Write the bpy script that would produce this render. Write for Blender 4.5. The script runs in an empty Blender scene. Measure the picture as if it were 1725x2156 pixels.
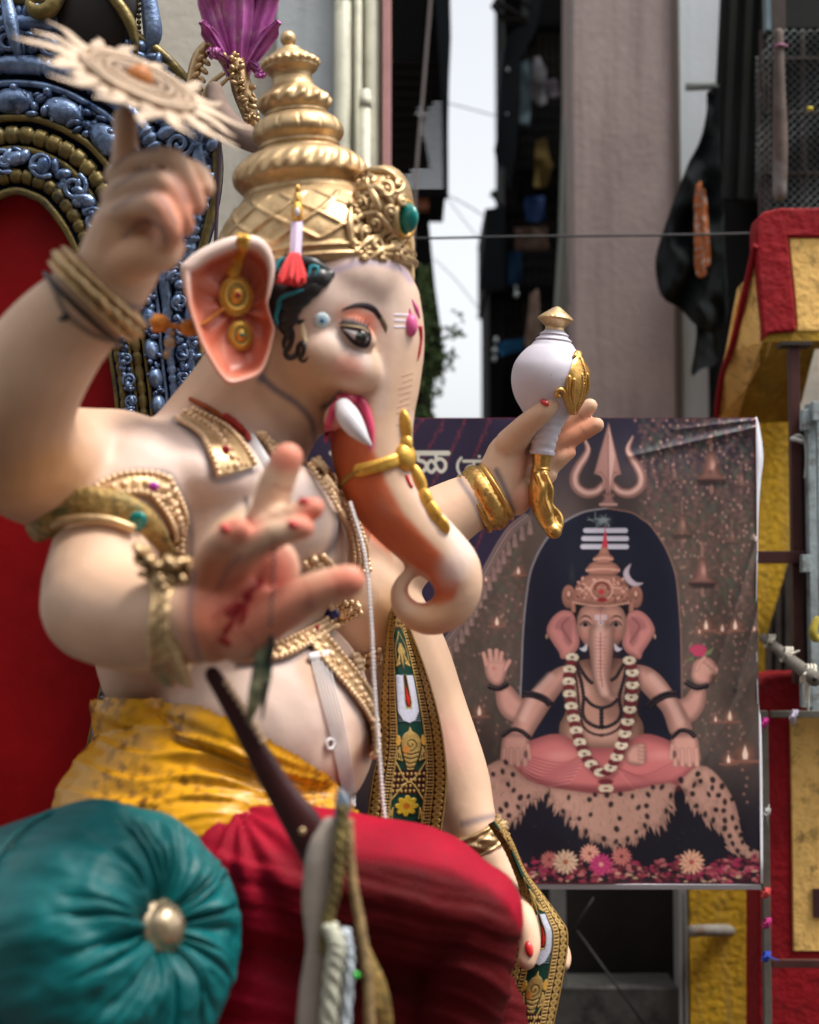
import bpy, math, random
import numpy as np
from mathutils import Vector, Matrix
from mathutils.bvhtree import BVHTree

random.seed(7)
rng = np.random.default_rng(11)
scene = bpy.context.scene
COL = scene.collection

# ------------------------------------------------------------------ camera
PITCH = math.radians(3.0)
CAM = np.array([0.0, 0.0, 3.0])
FOC = 2156.0 * 50.0 / 36.0            # focal length in the photograph's reading units (1725 x 2156)
CX, CY = 862.5, 1078.0
cam_data = bpy.data.cameras.new('camera')
cam = bpy.data.objects.new('camera', cam_data)
COL.objects.link(cam)
cam.location = CAM
cam.rotation_euler = (math.pi / 2 + PITCH, 0, 0)
cam_data.sensor_fit = 'VERTICAL'
cam_data.sensor_height = 36.0
cam_data.sensor_width = 28.8
cam_data.lens = 50.0
cam_data.clip_start = 0.05
cam_data.clip_end = 2000.0
cam_data.dof.use_dof = True
cam_data.dof.focus_distance = 5.15
cam_data.dof.aperture_fstop = 1.02
scene.camera = cam

# ------------------------------------------------------------------ sky and sun
SUN_EL, SUN_AZ = math.radians(64), math.radians(112)   # azimuth from +Y towards +X
world = bpy.data.worlds.new('World')
scene.world = world
world.use_nodes = True
wn = world.node_tree
wn.nodes.clear()
sky = wn.nodes.new('ShaderNodeTexSky')
sky.sky_type = 'NISHITA'
sky.sun_disc = False
sky.sun_elevation = SUN_EL
sky.sun_rotation = SUN_AZ
sky.dust_density = 4.0
sky.air_density = 1.0
hs = wn.nodes.new('ShaderNodeHueSaturation')
hs.inputs['Saturation'].default_value = 0.18
bg = wn.nodes.new('ShaderNodeBackground')
bg.inputs['Strength'].default_value = 0.15
wo = wn.nodes.new('ShaderNodeOutputWorld')
wn.links.new(sky.outputs[0], hs.inputs['Color'])
wn.links.new(hs.outputs[0], bg.inputs['Color'])
wn.links.new(bg.outputs[0], wo.inputs['Surface'])

sun_data = bpy.data.lights.new('sun', 'SUN')
sun_data.energy = 2.0
sun_data.angle = math.radians(14)
sun_data.color = (1.0, 0.95, 0.88)
sun = bpy.data.objects.new('sun', sun_data)
COL.objects.link(sun)
_sd = Vector((math.sin(SUN_AZ) * math.cos(SUN_EL), math.cos(SUN_AZ) * math.cos(SUN_EL), math.sin(SUN_EL)))
sun.rotation_euler = (-_sd).to_track_quat('-Z', 'Y').to_euler()
sun.location = (0, 0, 30)

vs = scene.view_settings
vs.view_transform = 'Standard'
vs.look = 'None'
vs.gamma = 1.0
vs.use_curve_mapping = False
vs.exposure = 0.9
scene.render.engine = 'CYCLES'
scene.cycles.use_denoising = True
scene.cycles.max_bounces = 5
scene.cycles.diffuse_bounces = 3
scene.cycles.glossy_bounces = 3

# ------------------------------------------------------------------ coordinates
FW = np.array([0, math.cos(PITCH), math.sin(PITCH)])
UP = np.array([0, -math.sin(PITCH), math.cos(PITCH)])
RT = np.array([1.0, 0, 0])

def at(x, y, D):
    """world point seen at reading position (x, y), D metres along the optical axis"""
    return CAM + D * (FW + RT * ((x - CX) / FOC) + UP * ((CY - y) / FOC))

def atY(x, y, Y):
    k = math.cos(PITCH) - math.sin(PITCH) * (CY - y) / FOC
    return at(x, y, Y / k)

def proj(P):
    P = np.asarray(P, dtype=float) - CAM
    D = P @ FW
    return CX + FOC * (P @ RT) / D, CY - FOC * (P @ UP) / D, D

def px(n, D):
    return n * D / FOC

# ------------------------------------------------------------------ numpy noise
def _hash(ix, iy, iz):
    n = (ix * 374761393 + iy * 668265263 + iz * 2147483647) & 0xffffffff
    n = ((n ^ (n >> 13)) * 1274126177) & 0xffffffff
    return ((n ^ (n >> 16)) & 0xffff) / 65535.0

def vnoise(p):
    p = np.asarray(p, dtype=float)
    if p.shape[-1] == 2:
        p = np.concatenate([p, np.zeros(p.shape[:-1] + (1,))], -1)
    i = np.floor(p).astype(np.int64)
    f = p - i
    f = f * f * (3 - 2 * f)
    r = 0
    for dx in (0, 1):
        for dy in (0, 1):
            for dz in (0, 1):
                w = (f[..., 0] if dx else 1 - f[..., 0]) * (f[..., 1] if dy else 1 - f[..., 1]) * (f[..., 2] if dz else 1 - f[..., 2])
                r = r + w * _hash(i[..., 0] + dx, i[..., 1] + dy, i[..., 2] + dz)
    return r * 2 - 1

def fbm(p, o=3):
    p = np.asarray(p, dtype=float)
    return sum(vnoise(p * 2 ** k + 17.3 * k) / 2 ** k for k in range(o))

def sstep(a, b, x):
    t = np.clip((np.asarray(x, dtype=float) - a) / (b - a), 0, 1)
    return t * t * (3 - 2 * t)

def lin(c):
    c = np.asarray(c, dtype=float)
    return np.where(c <= 0.04045, c / 12.92, ((c + 0.055) / 1.055) ** 2.4)

def s255(r, g, b):
    return lin(np.array([r, g, b]) / 255.0)

# ------------------------------------------------------------------ materials
def mat(name, color=(0.5, 0.5, 0.5), rough=0.5, metal=0.0, var=0.0, vscale=6.0, bump=0.0, bscale=40.0,
        attr=False, coat=0.0, spec=0.35, dirt=None, dscale=3.0, damt=0.0, sheen=0.0, streak=None, stamt=0.0):
    m = bpy.data.materials.new(name)
    m.use_nodes = True
    nt = m.node_tree
    b = nt.nodes['Principled BSDF']
    b.inputs['Roughness'].default_value = rough
    b.inputs['Metallic'].default_value = metal
    b.inputs['Specular IOR Level'].default_value = spec
    b.inputs['Coat Weight'].default_value = coat
    b.inputs['Coat Roughness'].default_value = 0.2
    if sheen:
        b.inputs['Sheen Weight'].default_value = sheen
    tc = nt.nodes.new('ShaderNodeTexCoord')
    L = nt.links.new
    if attr:
        src = nt.nodes.new('ShaderNodeAttribute')
        src.attribute_name = 'Col'
        out = src.outputs['Color']
    else:
        src = nt.nodes.new('ShaderNodeRGB')
        src.outputs[0].default_value = (*[float(v) for v in color], 1)
        out = src.outputs[0]
    def mixc(fac, a, bcol, mode='MIX'):
        mx = nt.nodes.new('ShaderNodeMix')
        mx.data_type = 'RGBA'
        mx.blend_type = mode
        L(fac, mx.inputs['Factor'])
        L(a, mx.inputs['A'])
        if isinstance(bcol, tuple):
            mx.inputs['B'].default_value = (*bcol, 1)
        else:
            L(bcol, mx.inputs['B'])
        return mx.outputs['Result']
    if var:
        n = nt.nodes.new('ShaderNodeTexNoise')
        n.inputs['Scale'].default_value = vscale
        n.inputs['Detail'].default_value = 5
        n.inputs['Roughness'].default_value = 0.6
        L(tc.outputs['Object'], n.inputs['Vector'])
        mr = nt.nodes.new('ShaderNodeMapRange')
        mr.inputs['From Min'].default_value = 0.3
        mr.inputs['From Max'].default_value = 0.7
        mr.inputs['To Min'].default_value = 1 - var
        mr.inputs['To Max'].default_value = 1 + var
        L(n.outputs['Fac'], mr.inputs['Value'])
        vm = nt.nodes.new('ShaderNodeVectorMath')
        vm.operation = 'SCALE'
        L(out, vm.inputs[0])
        L(mr.outputs[0], vm.inputs['Scale'])
        out = vm.outputs[0]
    if dirt is not None and damt:
        n = nt.nodes.new('ShaderNodeTexNoise')
        n.inputs['Scale'].default_value = dscale
        n.inputs['Detail'].default_value = 8
        n.inputs['Roughness'].default_value = 0.7
        L(tc.outputs['Object'], n.inputs['Vector'])
        mr = nt.nodes.new('ShaderNodeMapRange')
        mr.inputs['From Min'].default_value = 0.52
        mr.inputs['From Max'].default_value = 0.68
        mr.inputs['To Max'].default_value = damt
        L(n.outputs['Fac'], mr.inputs['Value'])
        out = mixc(mr.outputs[0], out, tuple(float(v) for v in dirt))
    if streak is not None:
        mp = nt.nodes.new('ShaderNodeMapping')
        mp.inputs['Scale'].default_value = (6.0, 6.0, 0.35)
        L(tc.outputs['Object'], mp.inputs['Vector'])
        n5 = nt.nodes.new('ShaderNodeTexNoise')
        n5.inputs['Scale'].default_value = 2.2
        n5.inputs['Detail'].default_value = 7
        L(mp.outputs[0], n5.inputs['Vector'])
        m5 = nt.nodes.new('ShaderNodeMapRange')
        m5.inputs['From Min'].default_value = 0.5
        m5.inputs['From Max'].default_value = 0.72
        m5.inputs['To Max'].default_value = stamt
        L(n5.outputs['Fac'], m5.inputs['Value'])
        out = mixc(m5.outputs[0], out, tuple(float(v) for v in streak))
    L(out, b.inputs['Base Color'])
    if var:
        mr2 = nt.nodes.new('ShaderNodeMapRange')
        mr2.inputs['To Min'].default_value = max(0.02, rough - 0.12)
        mr2.inputs['To Max'].default_value = min(1, rough + 0.12)
        L(n.outputs['Fac'], mr2.inputs['Value'])
        L(mr2.outputs[0], b.inputs['Roughness'])
    if bump:
        n2 = nt.nodes.new('ShaderNodeTexNoise')
        n2.inputs['Scale'].default_value = bscale
        n2.inputs['Detail'].default_value = 6
        L(tc.outputs['Object'], n2.inputs['Vector'])
        bp = nt.nodes.new('ShaderNodeBump')
        bp.inputs['Strength'].default_value = 1.0
        bp.inputs['Distance'].default_value = bump
        L(n2.outputs['Fac'], bp.inputs['Height'])
        L(bp.outputs[0], b.inputs['Normal'])
    return m

# ------------------------------------------------------------------ mesh helpers
def link(name, me, parent=None, material=None, smooth=True):
    o = bpy.data.objects.new(name, me)
    COL.objects.link(o)
    if parent is not None:
        o.parent = parent
        o.matrix_parent_inverse = Matrix.Translation(-parent.location)
    if material is not None:
        me.materials.append(material)
    if smooth and len(me.polygons):
        me.polygons.foreach_set('use_smooth', np.ones(len(me.polygons), dtype=bool))
    return o

def mesh(V, F, cols=None, name='mesh'):
    """V (n,3); F list of tuples or an (m,3|4) array; cols per vertex linear rgb"""
    V = np.asarray(V, dtype=np.float32)
    me = bpy.data.meshes.new(name)
    if isinstance(F, np.ndarray):
        k = F.shape[1]
        me.vertices.add(len(V))
        me.vertices.foreach_set('co', V.ravel())
        me.loops.add(F.size)
        me.loops.foreach_set('vertex_index', F.astype(np.int32).ravel())
        me.polygons.add(len(F))
        me.polygons.foreach_set('loop_start', np.arange(0, F.size, k, dtype=np.int32))
        me.update(calc_edges=True)
    else:
        me.from_pydata([tuple(map(float, v)) for v in V], [], F)
        me.update()
    if cols is not None:
        ca = me.color_attributes.new('Col', 'FLOAT_COLOR', 'POINT')
        c4 = np.ones((len(V), 4), dtype=np.float32)
        c4[:, :3] = cols
        ca.data.foreach_set('color', c4.ravel())
    return me

class MB:
    """collects shapes into one mesh"""
    def __init__(s):
        s.V, s.F, s.C, s.n = [], [], [], 0
    def add(s, V, F, c=None):
        V = np.asarray(V, dtype=float)
        s.V.append(V)
        s.F += [tuple(int(i) + s.n for i in f) for f in F]
        if c is not None:
            c = np.asarray(c, dtype=float)
            s.C.append(np.broadcast_to(c, V.shape) if c.ndim == 1 else c)
        else:
            s.C.append(np.full(V.shape, 0.5))
        s.n += len(V)
        return s
    def arrays(s):
        return np.concatenate(s.V), s.F, np.concatenate(s.C)
    def build(s, name, material, parent=None, smooth=True, cols=False):
        V, F, C = s.arrays()
        return link(name, mesh(V, F, C if cols else None, name), parent, material, smooth)

def empty(name, loc):
    o = bpy.data.objects.new(name, None)
    o.empty_display_size = 0.1
    o.location = [float(v) for v in loc]
    COL.objects.link(o)
    return o

def tag(o, label, cat, group=None):
    o['label'] = label
    o['category'] = cat
    if group:
        o['group'] = group
    return o

def thing(name, loc, label, cat, group=None):
    return tag(empty(name, loc), label, cat, group)

def struct(o):
    o['kind'] = 'structure'
    return o

def catmull(P, n=8):
    P = np.asarray(P, dtype=float)
    if len(P) < 3:
        t = np.linspace(0, 1, n + 1)[:, None]
        return P[0] * (1 - t) + P[-1] * t
    Q = np.vstack([2 * P[0] - P[1], P, 2 * P[-1] - P[-2]])
    out = []
    for i in range(1, len(Q) - 2):
        p0, p1, p2, p3 = Q[i - 1:i + 3]
        for t in np.linspace(0, 1, n, endpoint=False):
            out.append(0.5 * (2 * p1 + (p2 - p0) * t + (2 * p0 - 5 * p1 + 4 * p2 - p3) * t * t + (3 * p1 - p0 - 3 * p2 + p3) * t ** 3))
    out.append(P[-1])
    return np.array(out)

def nrm(v):
    v = np.asarray(v, dtype=float)
    return v / (np.linalg.norm(v, axis=-1, keepdims=True) + 1e-12)

def tube(P, R, seg=16, caps=True, flat=1.0, ref=None, round_caps=True):
    """swept tube through world points P with radii R; flat scales the radius along ref (camera depth)"""
    P = np.asarray(P, dtype=float)
    R = np.broadcast_to(np.asarray(R, dtype=float), (len(P),)).copy()
    ref = FW if ref is None else np.asarray(ref, dtype=float)
    if round_caps and caps:
        t0 = nrm(P[0] - P[1]); t1 = nrm(P[-1] - P[-2])
        a = np.radians([80, 55, 28])
        pre = [P[0] + t0 * R[0] * math.sin(k) for k in a]
        prr = [R[0] * math.cos(k) for k in a]
        post = [P[-1] + t1 * R[-1] * math.sin(k) for k in a[::-1]]
        por = [R[-1] * math.cos(k) for k in a[::-1]]
        P = np.vstack([pre, P, post]); R = np.concatenate([prr, R, por])
    T = np.gradient(P, axis=0)
    T = nrm(T)
    V = []
    ang = np.linspace(0, 2 * math.pi, seg, endpoint=False)
    prev = None
    for p, r, t in zip(P, R, T):
        n1 = ref - (ref @ t) * t
        if prev is not None:
            alt = prev - (prev @ t) * t
            if np.linalg.norm(n1) < 0.35:
                n1 = alt
        elif np.linalg.norm(n1) < 0.2:
            n1 = UP - (UP @ t) * t
        n1 = nrm(n1)
        if prev is not None and n1 @ prev < 0:
            n1 = -n1
        prev = n1
        n2 = np.cross(t, n1)
        V.append(p + r * (flat * np.cos(ang)[:, None] * n1 + np.sin(ang)[:, None] * n2))
    n = len(P)
    V = np.concatenate(V)
    F = []
    for i in range(n - 1):
        for j in range(seg):
            k = (j + 1) % seg
            F.append((i * seg + j, i * seg + k, (i + 1) * seg + k, (i + 1) * seg + j))
    if caps:
        F.append(tuple(range(seg - 1, -1, -1)))
        F.append(tuple((n - 1) * seg + j for j in range(seg)))
    return V, F

def ctube(pts, n=6, seg=16, flat=1.0, **k):
    """pts: (x, y, D, r_px) in reading units"""
    a = np.array(pts, dtype=float)
    s = catmull(a, n)
    P = np.array([at(*q[:3]) for q in s])
    R = np.array([px(max(q[3], 0.3), q[2]) for q in s])
    return tube(P, R, seg, flat=flat, **k)

def ellipsoid(c, r, axes=None, nu=20, nv=12):
    u = np.linspace(0, 2 * math.pi, nu, endpoint=False)
    v = np.linspace(0, math.pi, nv + 1)[1:-1]
    X = np.array([[math.cos(a) * math.sin(b), math.sin(a) * math.sin(b), math.cos(b)] for b in v for a in u])
    X = np.vstack([X, [[0, 0, 1], [0, 0, -1]]])
    A = np.eye(3) if axes is None else np.asarray(axes)
    V = np.asarray(c) + (X * np.asarray(r)) @ A
    F = []
    m = len(v)
    for i in range(m - 1):
        for j in range(nu):
            k = (j + 1) % nu
            F.append((i * nu + j, (i + 1) * nu + j, (i + 1) * nu + k, i * nu + k))
    t, b = m * nu, m * nu + 1
    for j in range(nu):
        k = (j + 1) % nu
        F.append((t, j, k))
        F.append((b, (m - 1) * nu + k, (m - 1) * nu + j))
    return V, F

def ell(x, y, D, rx, ry, rz, rot=0.0, **k):
    """ellipsoid in view axes: rx, ry, rz in reading units; rot degrees clockwise in the picture"""
    a = math.radians(rot)
    ex = RT * math.cos(a) - UP * math.sin(a)
    ey = RT * math.sin(a) + UP * math.cos(a)
    return ellipsoid(at(x, y, D), np.array([px(rx, D), px(ry, D), px(rz, D)]), np.array([ex, ey, FW]), **k)

def frame_z(axis, ref=None):
    z = nrm(axis)
    r = RT if ref is None else np.asarray(ref, dtype=float)
    x = nrm(r - (r @ z) * z)
    return np.array([x, np.cross(z, x), z])

def lathe(prof, base, axes, seg=48, sy=1.0, fn=None):
    """prof: (radius, height); axes rows x,y,z; fn(ang, r, h) -> (r, h)"""
    ang = np.linspace(0, 2 * math.pi, seg, endpoint=False)
    V = []
    for i, (r, h) in enumerate(prof):
        rr, hh = np.full(seg, r), np.full(seg, h)
        if fn is not None:
            rr, hh = fn(ang, rr, hh, i)
        V.append(np.asarray(base) + (rr * np.cos(ang))[:, None] * axes[0] + (sy * rr * np.sin(ang))[:, None] * axes[1] + hh[:, None] * axes[2])
    n = len(prof)
    V = np.concatenate(V)
    F = [(i * seg + j, i * seg + (j + 1) % seg, (i + 1) * seg + (j + 1) % seg, (i + 1) * seg + j) for i in range(n - 1) for j in range(seg)]
    F.append(tuple(range(seg - 1, -1, -1)))
    F.append(tuple((n - 1) * seg + j for j in range(seg)))
    return V, F

def box(c, ex, ey, ez):
    """box from centre and three half-axis vectors"""
    c, ex, ey, ez = [np.asarray(v, dtype=float) for v in (c, ex, ey, ez)]
    V = [c + i * ex + j * ey + k * ez for k in (-1, 1) for j in (-1, 1) for i in (-1, 1)]
    F = [(0, 2, 3, 1), (4, 5, 7, 6), (0, 1, 5, 4), (2, 6, 7, 3), (0, 4, 6, 2), (1, 3, 7, 5)]
    return np.array(V), F

def wbox(x0, x1, y0, y1, z0, z1):
    return box(((x0 + x1) / 2, (y0 + y1) / 2, (z0 + z1) / 2), ((x1 - x0) / 2, 0, 0), (0, (y1 - y0) / 2, 0), (0, 0, (z1 - z0) / 2))

def bevel(o, w, seg=2):
    m = o.modifiers.new('bevel', 'BEVEL')
    m.width = w
    m.segments = seg
    m.limit_method = 'ANGLE'
    return o

def slab(outline, thick, ndir):
    """prism from a list of world points pushed by thick along ndir (both faces + sides)"""
    O = np.asarray(outline, dtype=float)
    n = len(O)
    V = np.vstack([O, O + np.asarray(ndir) * thick])
    F = [tuple(range(n - 1, -1, -1)), tuple(range(n, 2 * n))]
    F += [(i, (i + 1) % n, n + (i + 1) % n, n + i) for i in range(n)]
    return V, F

def pslab(pts, D, thick, seg=0):
    """plate from picture outline at depth D (or per-point D), thickness going away from the viewer"""
    P = np.array(pts, dtype=float)
    if seg:
        P = catmull(np.vstack([P, P[:1]]), seg)[:-1]
    O = [at(p[0], p[1], p[2] if len(p) > 2 else D) for p in P]
    return slab(O, thick, FW)

def fuse(shapes, voxel, smooth=4, lam=0.6):
    """voxel-fuse closed shapes into one continuous skin, returns V, F (quads)"""
    mb = MB()
    for V, F in shapes:
        mb.add(V, F)
    V, F, _ = mb.arrays()
    me = mesh(V, F)
    o = bpy.data.objects.new('tmp_fuse', me)
    COL.objects.link(o)
    m = o.modifiers.new('r', 'REMESH')
    m.mode = 'VOXEL'
    m.voxel_size = voxel
    m.adaptivity = 0
    if smooth:
        s = o.modifiers.new('s', 'SMOOTH')
        s.factor = lam
        s.iterations = smooth
    dg = bpy.context.evaluated_depsgraph_get()
    ev = o.evaluated_get(dg)
    em = ev.to_mesh()
    n = len(em.vertices)
    V = np.empty(n * 3, dtype=np.float32)
    em.vertices.foreach_get('co', V)
    V = V.reshape(-1, 3).astype(float)
    F = [tuple(p.vertices) for p in em.polygons] if any(p.loop_total != 4 for p in em.polygons) else None
    if F is None:
        idx = np.empty(len(em.loops), dtype=np.int32)
        em.loops.foreach_get('vertex_index', idx)
        F = idx.reshape(-1, 4)
    ev.to_mesh_clear()
    bpy.data.objects.remove(o, do_unlink=True)
    bpy.data.meshes.remove(me)
    return V, F

def vnormals(V, F):
    F = np.asarray(F)
    a, b, c = V[F[:, 0]], V[F[:, 1]], V[F[:, 2]]
    fn = np.cross(b - a, c - a)
    N = np.zeros_like(V)
    for k in range(F.shape[1]):
        np.add.at(N, F[:, k], fn)
    return nrm(N)

def in_poly(x, y, poly):
    poly = np.asarray(poly, dtype=float)
    x = np.asarray(x, dtype=float); y = np.asarray(y, dtype=float)
    inside = np.zeros(x.shape, dtype=bool)
    j = len(poly) - 1
    for i in range(len(poly)):
        xi, yi = poly[i]; xj, yj = poly[j]
        c = ((yi > y) != (yj > y)) & (x < (xj - xi) * (y - yi) / (yj - yi + 1e-12) + xi)
        inside ^= c
        j = i
    return inside

def line_dist(x, y, pts):
    """distance to a polyline and the parameter (0..1) of the nearest point"""
    pts = np.asarray(pts, dtype=float)
    best = np.full(np.shape(x), 1e9); tt = np.zeros(np.shape(x))
    n = len(pts) - 1
    for i in range(n):
        ax, ay = pts[i]; bx, by = pts[i + 1]
        dx, dy = bx - ax, by - ay
        l2 = dx * dx + dy * dy + 1e-12
        t = np.clip(((x - ax) * dx + (y - ay) * dy) / l2, 0, 1)
        d = np.hypot(x - ax - t * dx, y - ay - t * dy)
        m = d < best
        best = np.where(m, d, best); tt = np.where(m, (i + t) / n, tt)
    return best, tt

def poly_mask(x, y, poly, soft=1.0):
    """soft mask of a polygon: 1 inside, falling to 0 over `soft` outside"""
    d, _ = line_dist(x, y, np.vstack([poly, poly[:1]]))
    ins = in_poly(x, y, poly)
    sd = np.where(ins, d, -d)
    return sstep(-soft, soft, sd)
# ================================================================== the statue's body
SKIN = np.array([0.60, 0.39, 0.265])
PALE = np.array([0.67, 0.515, 0.45])
CORAL = np.array([0.56, 0.125, 0.048])
PINKR = np.array([0.55, 0.155, 0.09])
BROWN = np.array([0.27, 0.135, 0.06])
AIRBLUE = np.array([0.07, 0.075, 0.12])
ROSE = np.array([0.55, 0.07, 0.13])

soft = []
# torso
soft += [ell(560, 1500, 4.42, 225, 235, 270),                     # belly
         ell(640, 1560, 4.42, 150, 165, 230),
         ell(500, 1160, 4.42, 235, 230, 300, -12),                # rib cage
         ell(420, 1000, 4.40, 230, 120, 330, 8),                  # shoulders
         ell(610, 1090, 4.13, 105, 120, 70, -15),                 # near breast
         ell(690, 1100, 4.55, 95, 110, 90, -10),                  # far breast
         ell(330, 1330, 4.5, 130, 220, 200)]
# neck and head
soft += [ctube([(470, 960, 4.40, 165), (540, 850, 4.37, 150), (600, 760, 4.36, 150)]),
         ell(655, 650, 4.36, 190, 175, 205),
         ell(720, 600, 4.36, 150, 110, 190),
         ell(690, 760, 4.34, 120, 100, 190, 20),
         ell(640, 850, 4.36, 75, 70, 130, 40)]
# trunk
TRUNK = [(770, 640, 4.34, 118), (785, 720, 4.34, 112), (788, 800, 4.33, 100), (783, 880, 4.32, 90), (785, 960, 4.31, 88), (812, 1040, 4.30, 80),
         (858, 1100, 4.29, 72), (912, 1152, 4.28, 66), (955, 1195, 4.27, 59), (966, 1243, 4.27, 51), (945, 1286, 4.27, 43), (900, 1304, 4.27, 36),
         (858, 1288, 4.265, 29), (841, 1256, 4.26, 23), (846, 1226, 4.255, 19), (862, 1211, 4.25, 14)]
soft += [ctube(TRUNK, flat=1.0)]
# near arm raised with the disc
soft += [ctube([(260, 985, 4.15, 125), (120, 985, 3.95, 135), (20, 940, 3.72, 140)]),
         ctube([(20, 940, 3.72, 142), (35, 845, 3.62, 128), (110, 720, 3.55, 112), (215, 612, 3.48, 92), (262, 545, 3.45, 84)])]
# near arm raised in blessing
soft += [ctube([(300, 1010, 4.02, 120), (235, 1120, 3.90, 112), (205, 1250, 3.76, 120)]),
         ctube([(205, 1275, 3.74, 122), (270, 1300, 3.60, 116), (345, 1308, 3.46, 104), (410, 1300, 3.38, 96)])]
# far arm raised with the conch
soft += [ctube([(720, 1150, 4.80, 110), (800, 1180, 4.86, 100), (860, 1140, 4.92, 90), (960, 1075, 4.97, 68), (1035, 1035, 5.0, 56), (1060, 990, 5.0, 52)])]
# far arm resting on the far knee
soft += [ctube([(740, 1240, 4.80, 120), (830, 1370, 4.92, 110), (890, 1500, 4.98, 96), (955, 1640, 4.95, 78), (995, 1745, 4.88, 56), (1035, 1830, 4.82, 48)])]
Vs, Fs = fuse(soft, 0.014, 9, 0.6)

fine = [(Vs, [tuple(f) for f in Fs])]
# face relief: cheeks, brow, upper lip, mouth corner, eyelids
fine += [ell(722, 772, 4.17, 84, 62, 66, 12), ell(738, 790, 4.16, 46, 38, 50),
         ell(748, 704, 4.13, 50, 32, 34, 32),
         ell(712, 872, 4.17, 26, 40, 36, 35)]
# trunk rings are cut later as colour + small relief
# --- fist with raised index finger
fine += [ell(280, 480, 3.455, 74, 88, 46, 10), ctube([(245, 560, 3.45, 84), (275, 480, 3.44, 80)]),
         ctube([(262, 420, 3.44, 34), (262, 350, 3.42, 29), (265, 300, 3.42, 27), (262, 250, 3.42, 25)]),
         ctube([(246, 368, 3.43, 27), (300, 340, 3.39, 25), (352, 334, 3.36, 26), (378, 352, 3.355, 26), (402, 400, 3.36, 24), (414, 430, 3.37, 22)], 4),
         ctube([(238, 414, 3.41, 27), (288, 388, 3.36, 25), (334, 382, 3.325, 26), (358, 400, 3.32, 26), (380, 448, 3.33, 24), (390, 476, 3.35, 22)], 4),
         ctube([(236, 462, 3.39, 28), (280, 438, 3.34, 26), (320, 432, 3.30, 27), (344, 450, 3.295, 27), (360, 488, 3.30, 25), (352, 512, 3.33, 23)], 4),
         ctube([(360, 350, 3.45, 26), (410, 365, 3.43, 27), (430, 395, 3.42, 24)]),
         ctube([(250, 560, 3.40, 46), (305, 540, 3.36, 44), (345, 535, 3.36, 36), (362, 520, 3.38, 30)])]
# --- blessing hand
fine += [ell(465, 1290, 3.37, 82, 112, 52, 22), ctube([(400, 1310, 3.38, 92), (455, 1300, 3.37, 84)], flat=0.75),
         ell(545, 1300, 3.35, 62, 62, 36, 30), ell(568, 1215, 3.40, 62, 82, 28, 25),
         ctube([(505, 1185, 3.40, 46), (558, 1095, 3.38, 40), (582, 1020, 3.37, 38), (606, 965, 3.36, 34)]),
         ctube([(500, 1195, 3.38, 40), (560, 1122, 3.34, 36), (625, 1087, 3.31, 31), (660, 1070, 3.30, 25)]),
         ctube([(472, 1220, 3.35, 40), (520, 1160, 3.30, 36), (585, 1124, 3.26, 31), (638, 1112, 3.25, 25)]),
         ctube([(430, 1240, 3.36, 40), (445, 1180, 3.31, 36), (472, 1135, 3.28, 33), (502, 1114, 3.27, 27)]),
         ctube([(510, 1345, 3.35, 54), (585, 1290, 3.31, 47), (665, 1245, 3.29, 42), (735, 1222, 3.28, 35)])]
# --- hand holding the conch
fine += [ell(1068, 962, 5.0, 46, 62, 30, 32), ell(1090, 1048, 4.985, 33, 40, 30, 20), ctube([(1035, 1035, 5.0, 54), (1070, 965, 5.0, 46)]),
         ctube([(1075, 935, 4.96, 34), (1110, 895, 4.90, 26), (1142, 868, 4.865, 23), (1160, 850, 4.86, 20)]),
         ctube([(1095, 930, 5.02, 30), (1150, 925, 5.06, 24), (1200, 893, 5.06, 20), (1242, 855, 5.05, 17)]),
         ctube([(1090, 960, 5.02, 28), (1150, 957, 5.05, 23), (1205, 922, 5.04, 20), (1256, 895, 5.03, 17)]),
         ctube([(1095, 1000, 5.02, 26), (1150, 988, 5.04, 20), (1182, 965, 5.03, 17), (1200, 953, 5.03, 14)]),
         ctube([(1095, 1030, 5.01, 24), (1140, 1015, 5.03, 18), (1160, 1000, 5.03, 15)])]
# --- hand on the far knee: fingers over the stole
fine += [ell(1075, 1920, 4.75, 50, 80, 34, -25), ctube([(1035, 1830, 4.82, 46), (1070, 1900, 4.77, 48)]),
         ctube([(1085, 1900, 4.72, 30), (1108, 1945, 4.64, 25), (1116, 1990, 4.60, 23), (1110, 2022, 4.58, 20)]),
         ctube([(1110, 1930, 4.80, 30), (1160, 1970, 4.80, 24), (1186, 2010, 4.78, 17), (1188, 2030, 4.76, 14)]),
         ctube([(1105, 1960, 4.80, 30), (1145, 2010, 4.80, 24), (1170, 2050, 4.78, 17)])]
Vb, Fb = fuse(fine, 0.0075, 3, 0.5)
Nb = vnormals(Vb, Fb)
bX, bY, bD = proj(Vb)

# ---- airbrushed paint, laid on by the side view of the figure
Cb = np.tile(SKIN, (len(Vb), 1))
def dab(mask, color, a=1.0):
    global Cb
    m = np.clip(mask * a, 0, 1)[:, None]
    Cb = Cb * (1 - m) + np.asarray(color) * m
def dab_at(x, y, rx, ry, color, a=1.0, rot=0.0, d=None):
    t = math.radians(rot)
    u = (bX - x) * math.cos(t) + (bY - y) * math.sin(t)
    v = -(bX - x) * math.sin(t) + (bY - y) * math.cos(t)
    q = np.sqrt((u / rx) ** 2 + (v / ry) ** 2)
    m = 1 - sstep(0.25, 1.0, q)
    if d is not None:
        m = m * ((bD > d[0]) & (bD < d[1]))
    dab(m, color, a)
def stroke_at(pts, w, color, a=1.0, d=None, soft=1.0):
    dd, _ = line_dist(bX, bY, catmull(pts, 6))
    m = 1 - sstep(w * (1 - soft), w, dd)
    if d is not None:
        m = m * ((bD > d[0]) & (bD < d[1]))
    dab(m, color, a)

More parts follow.
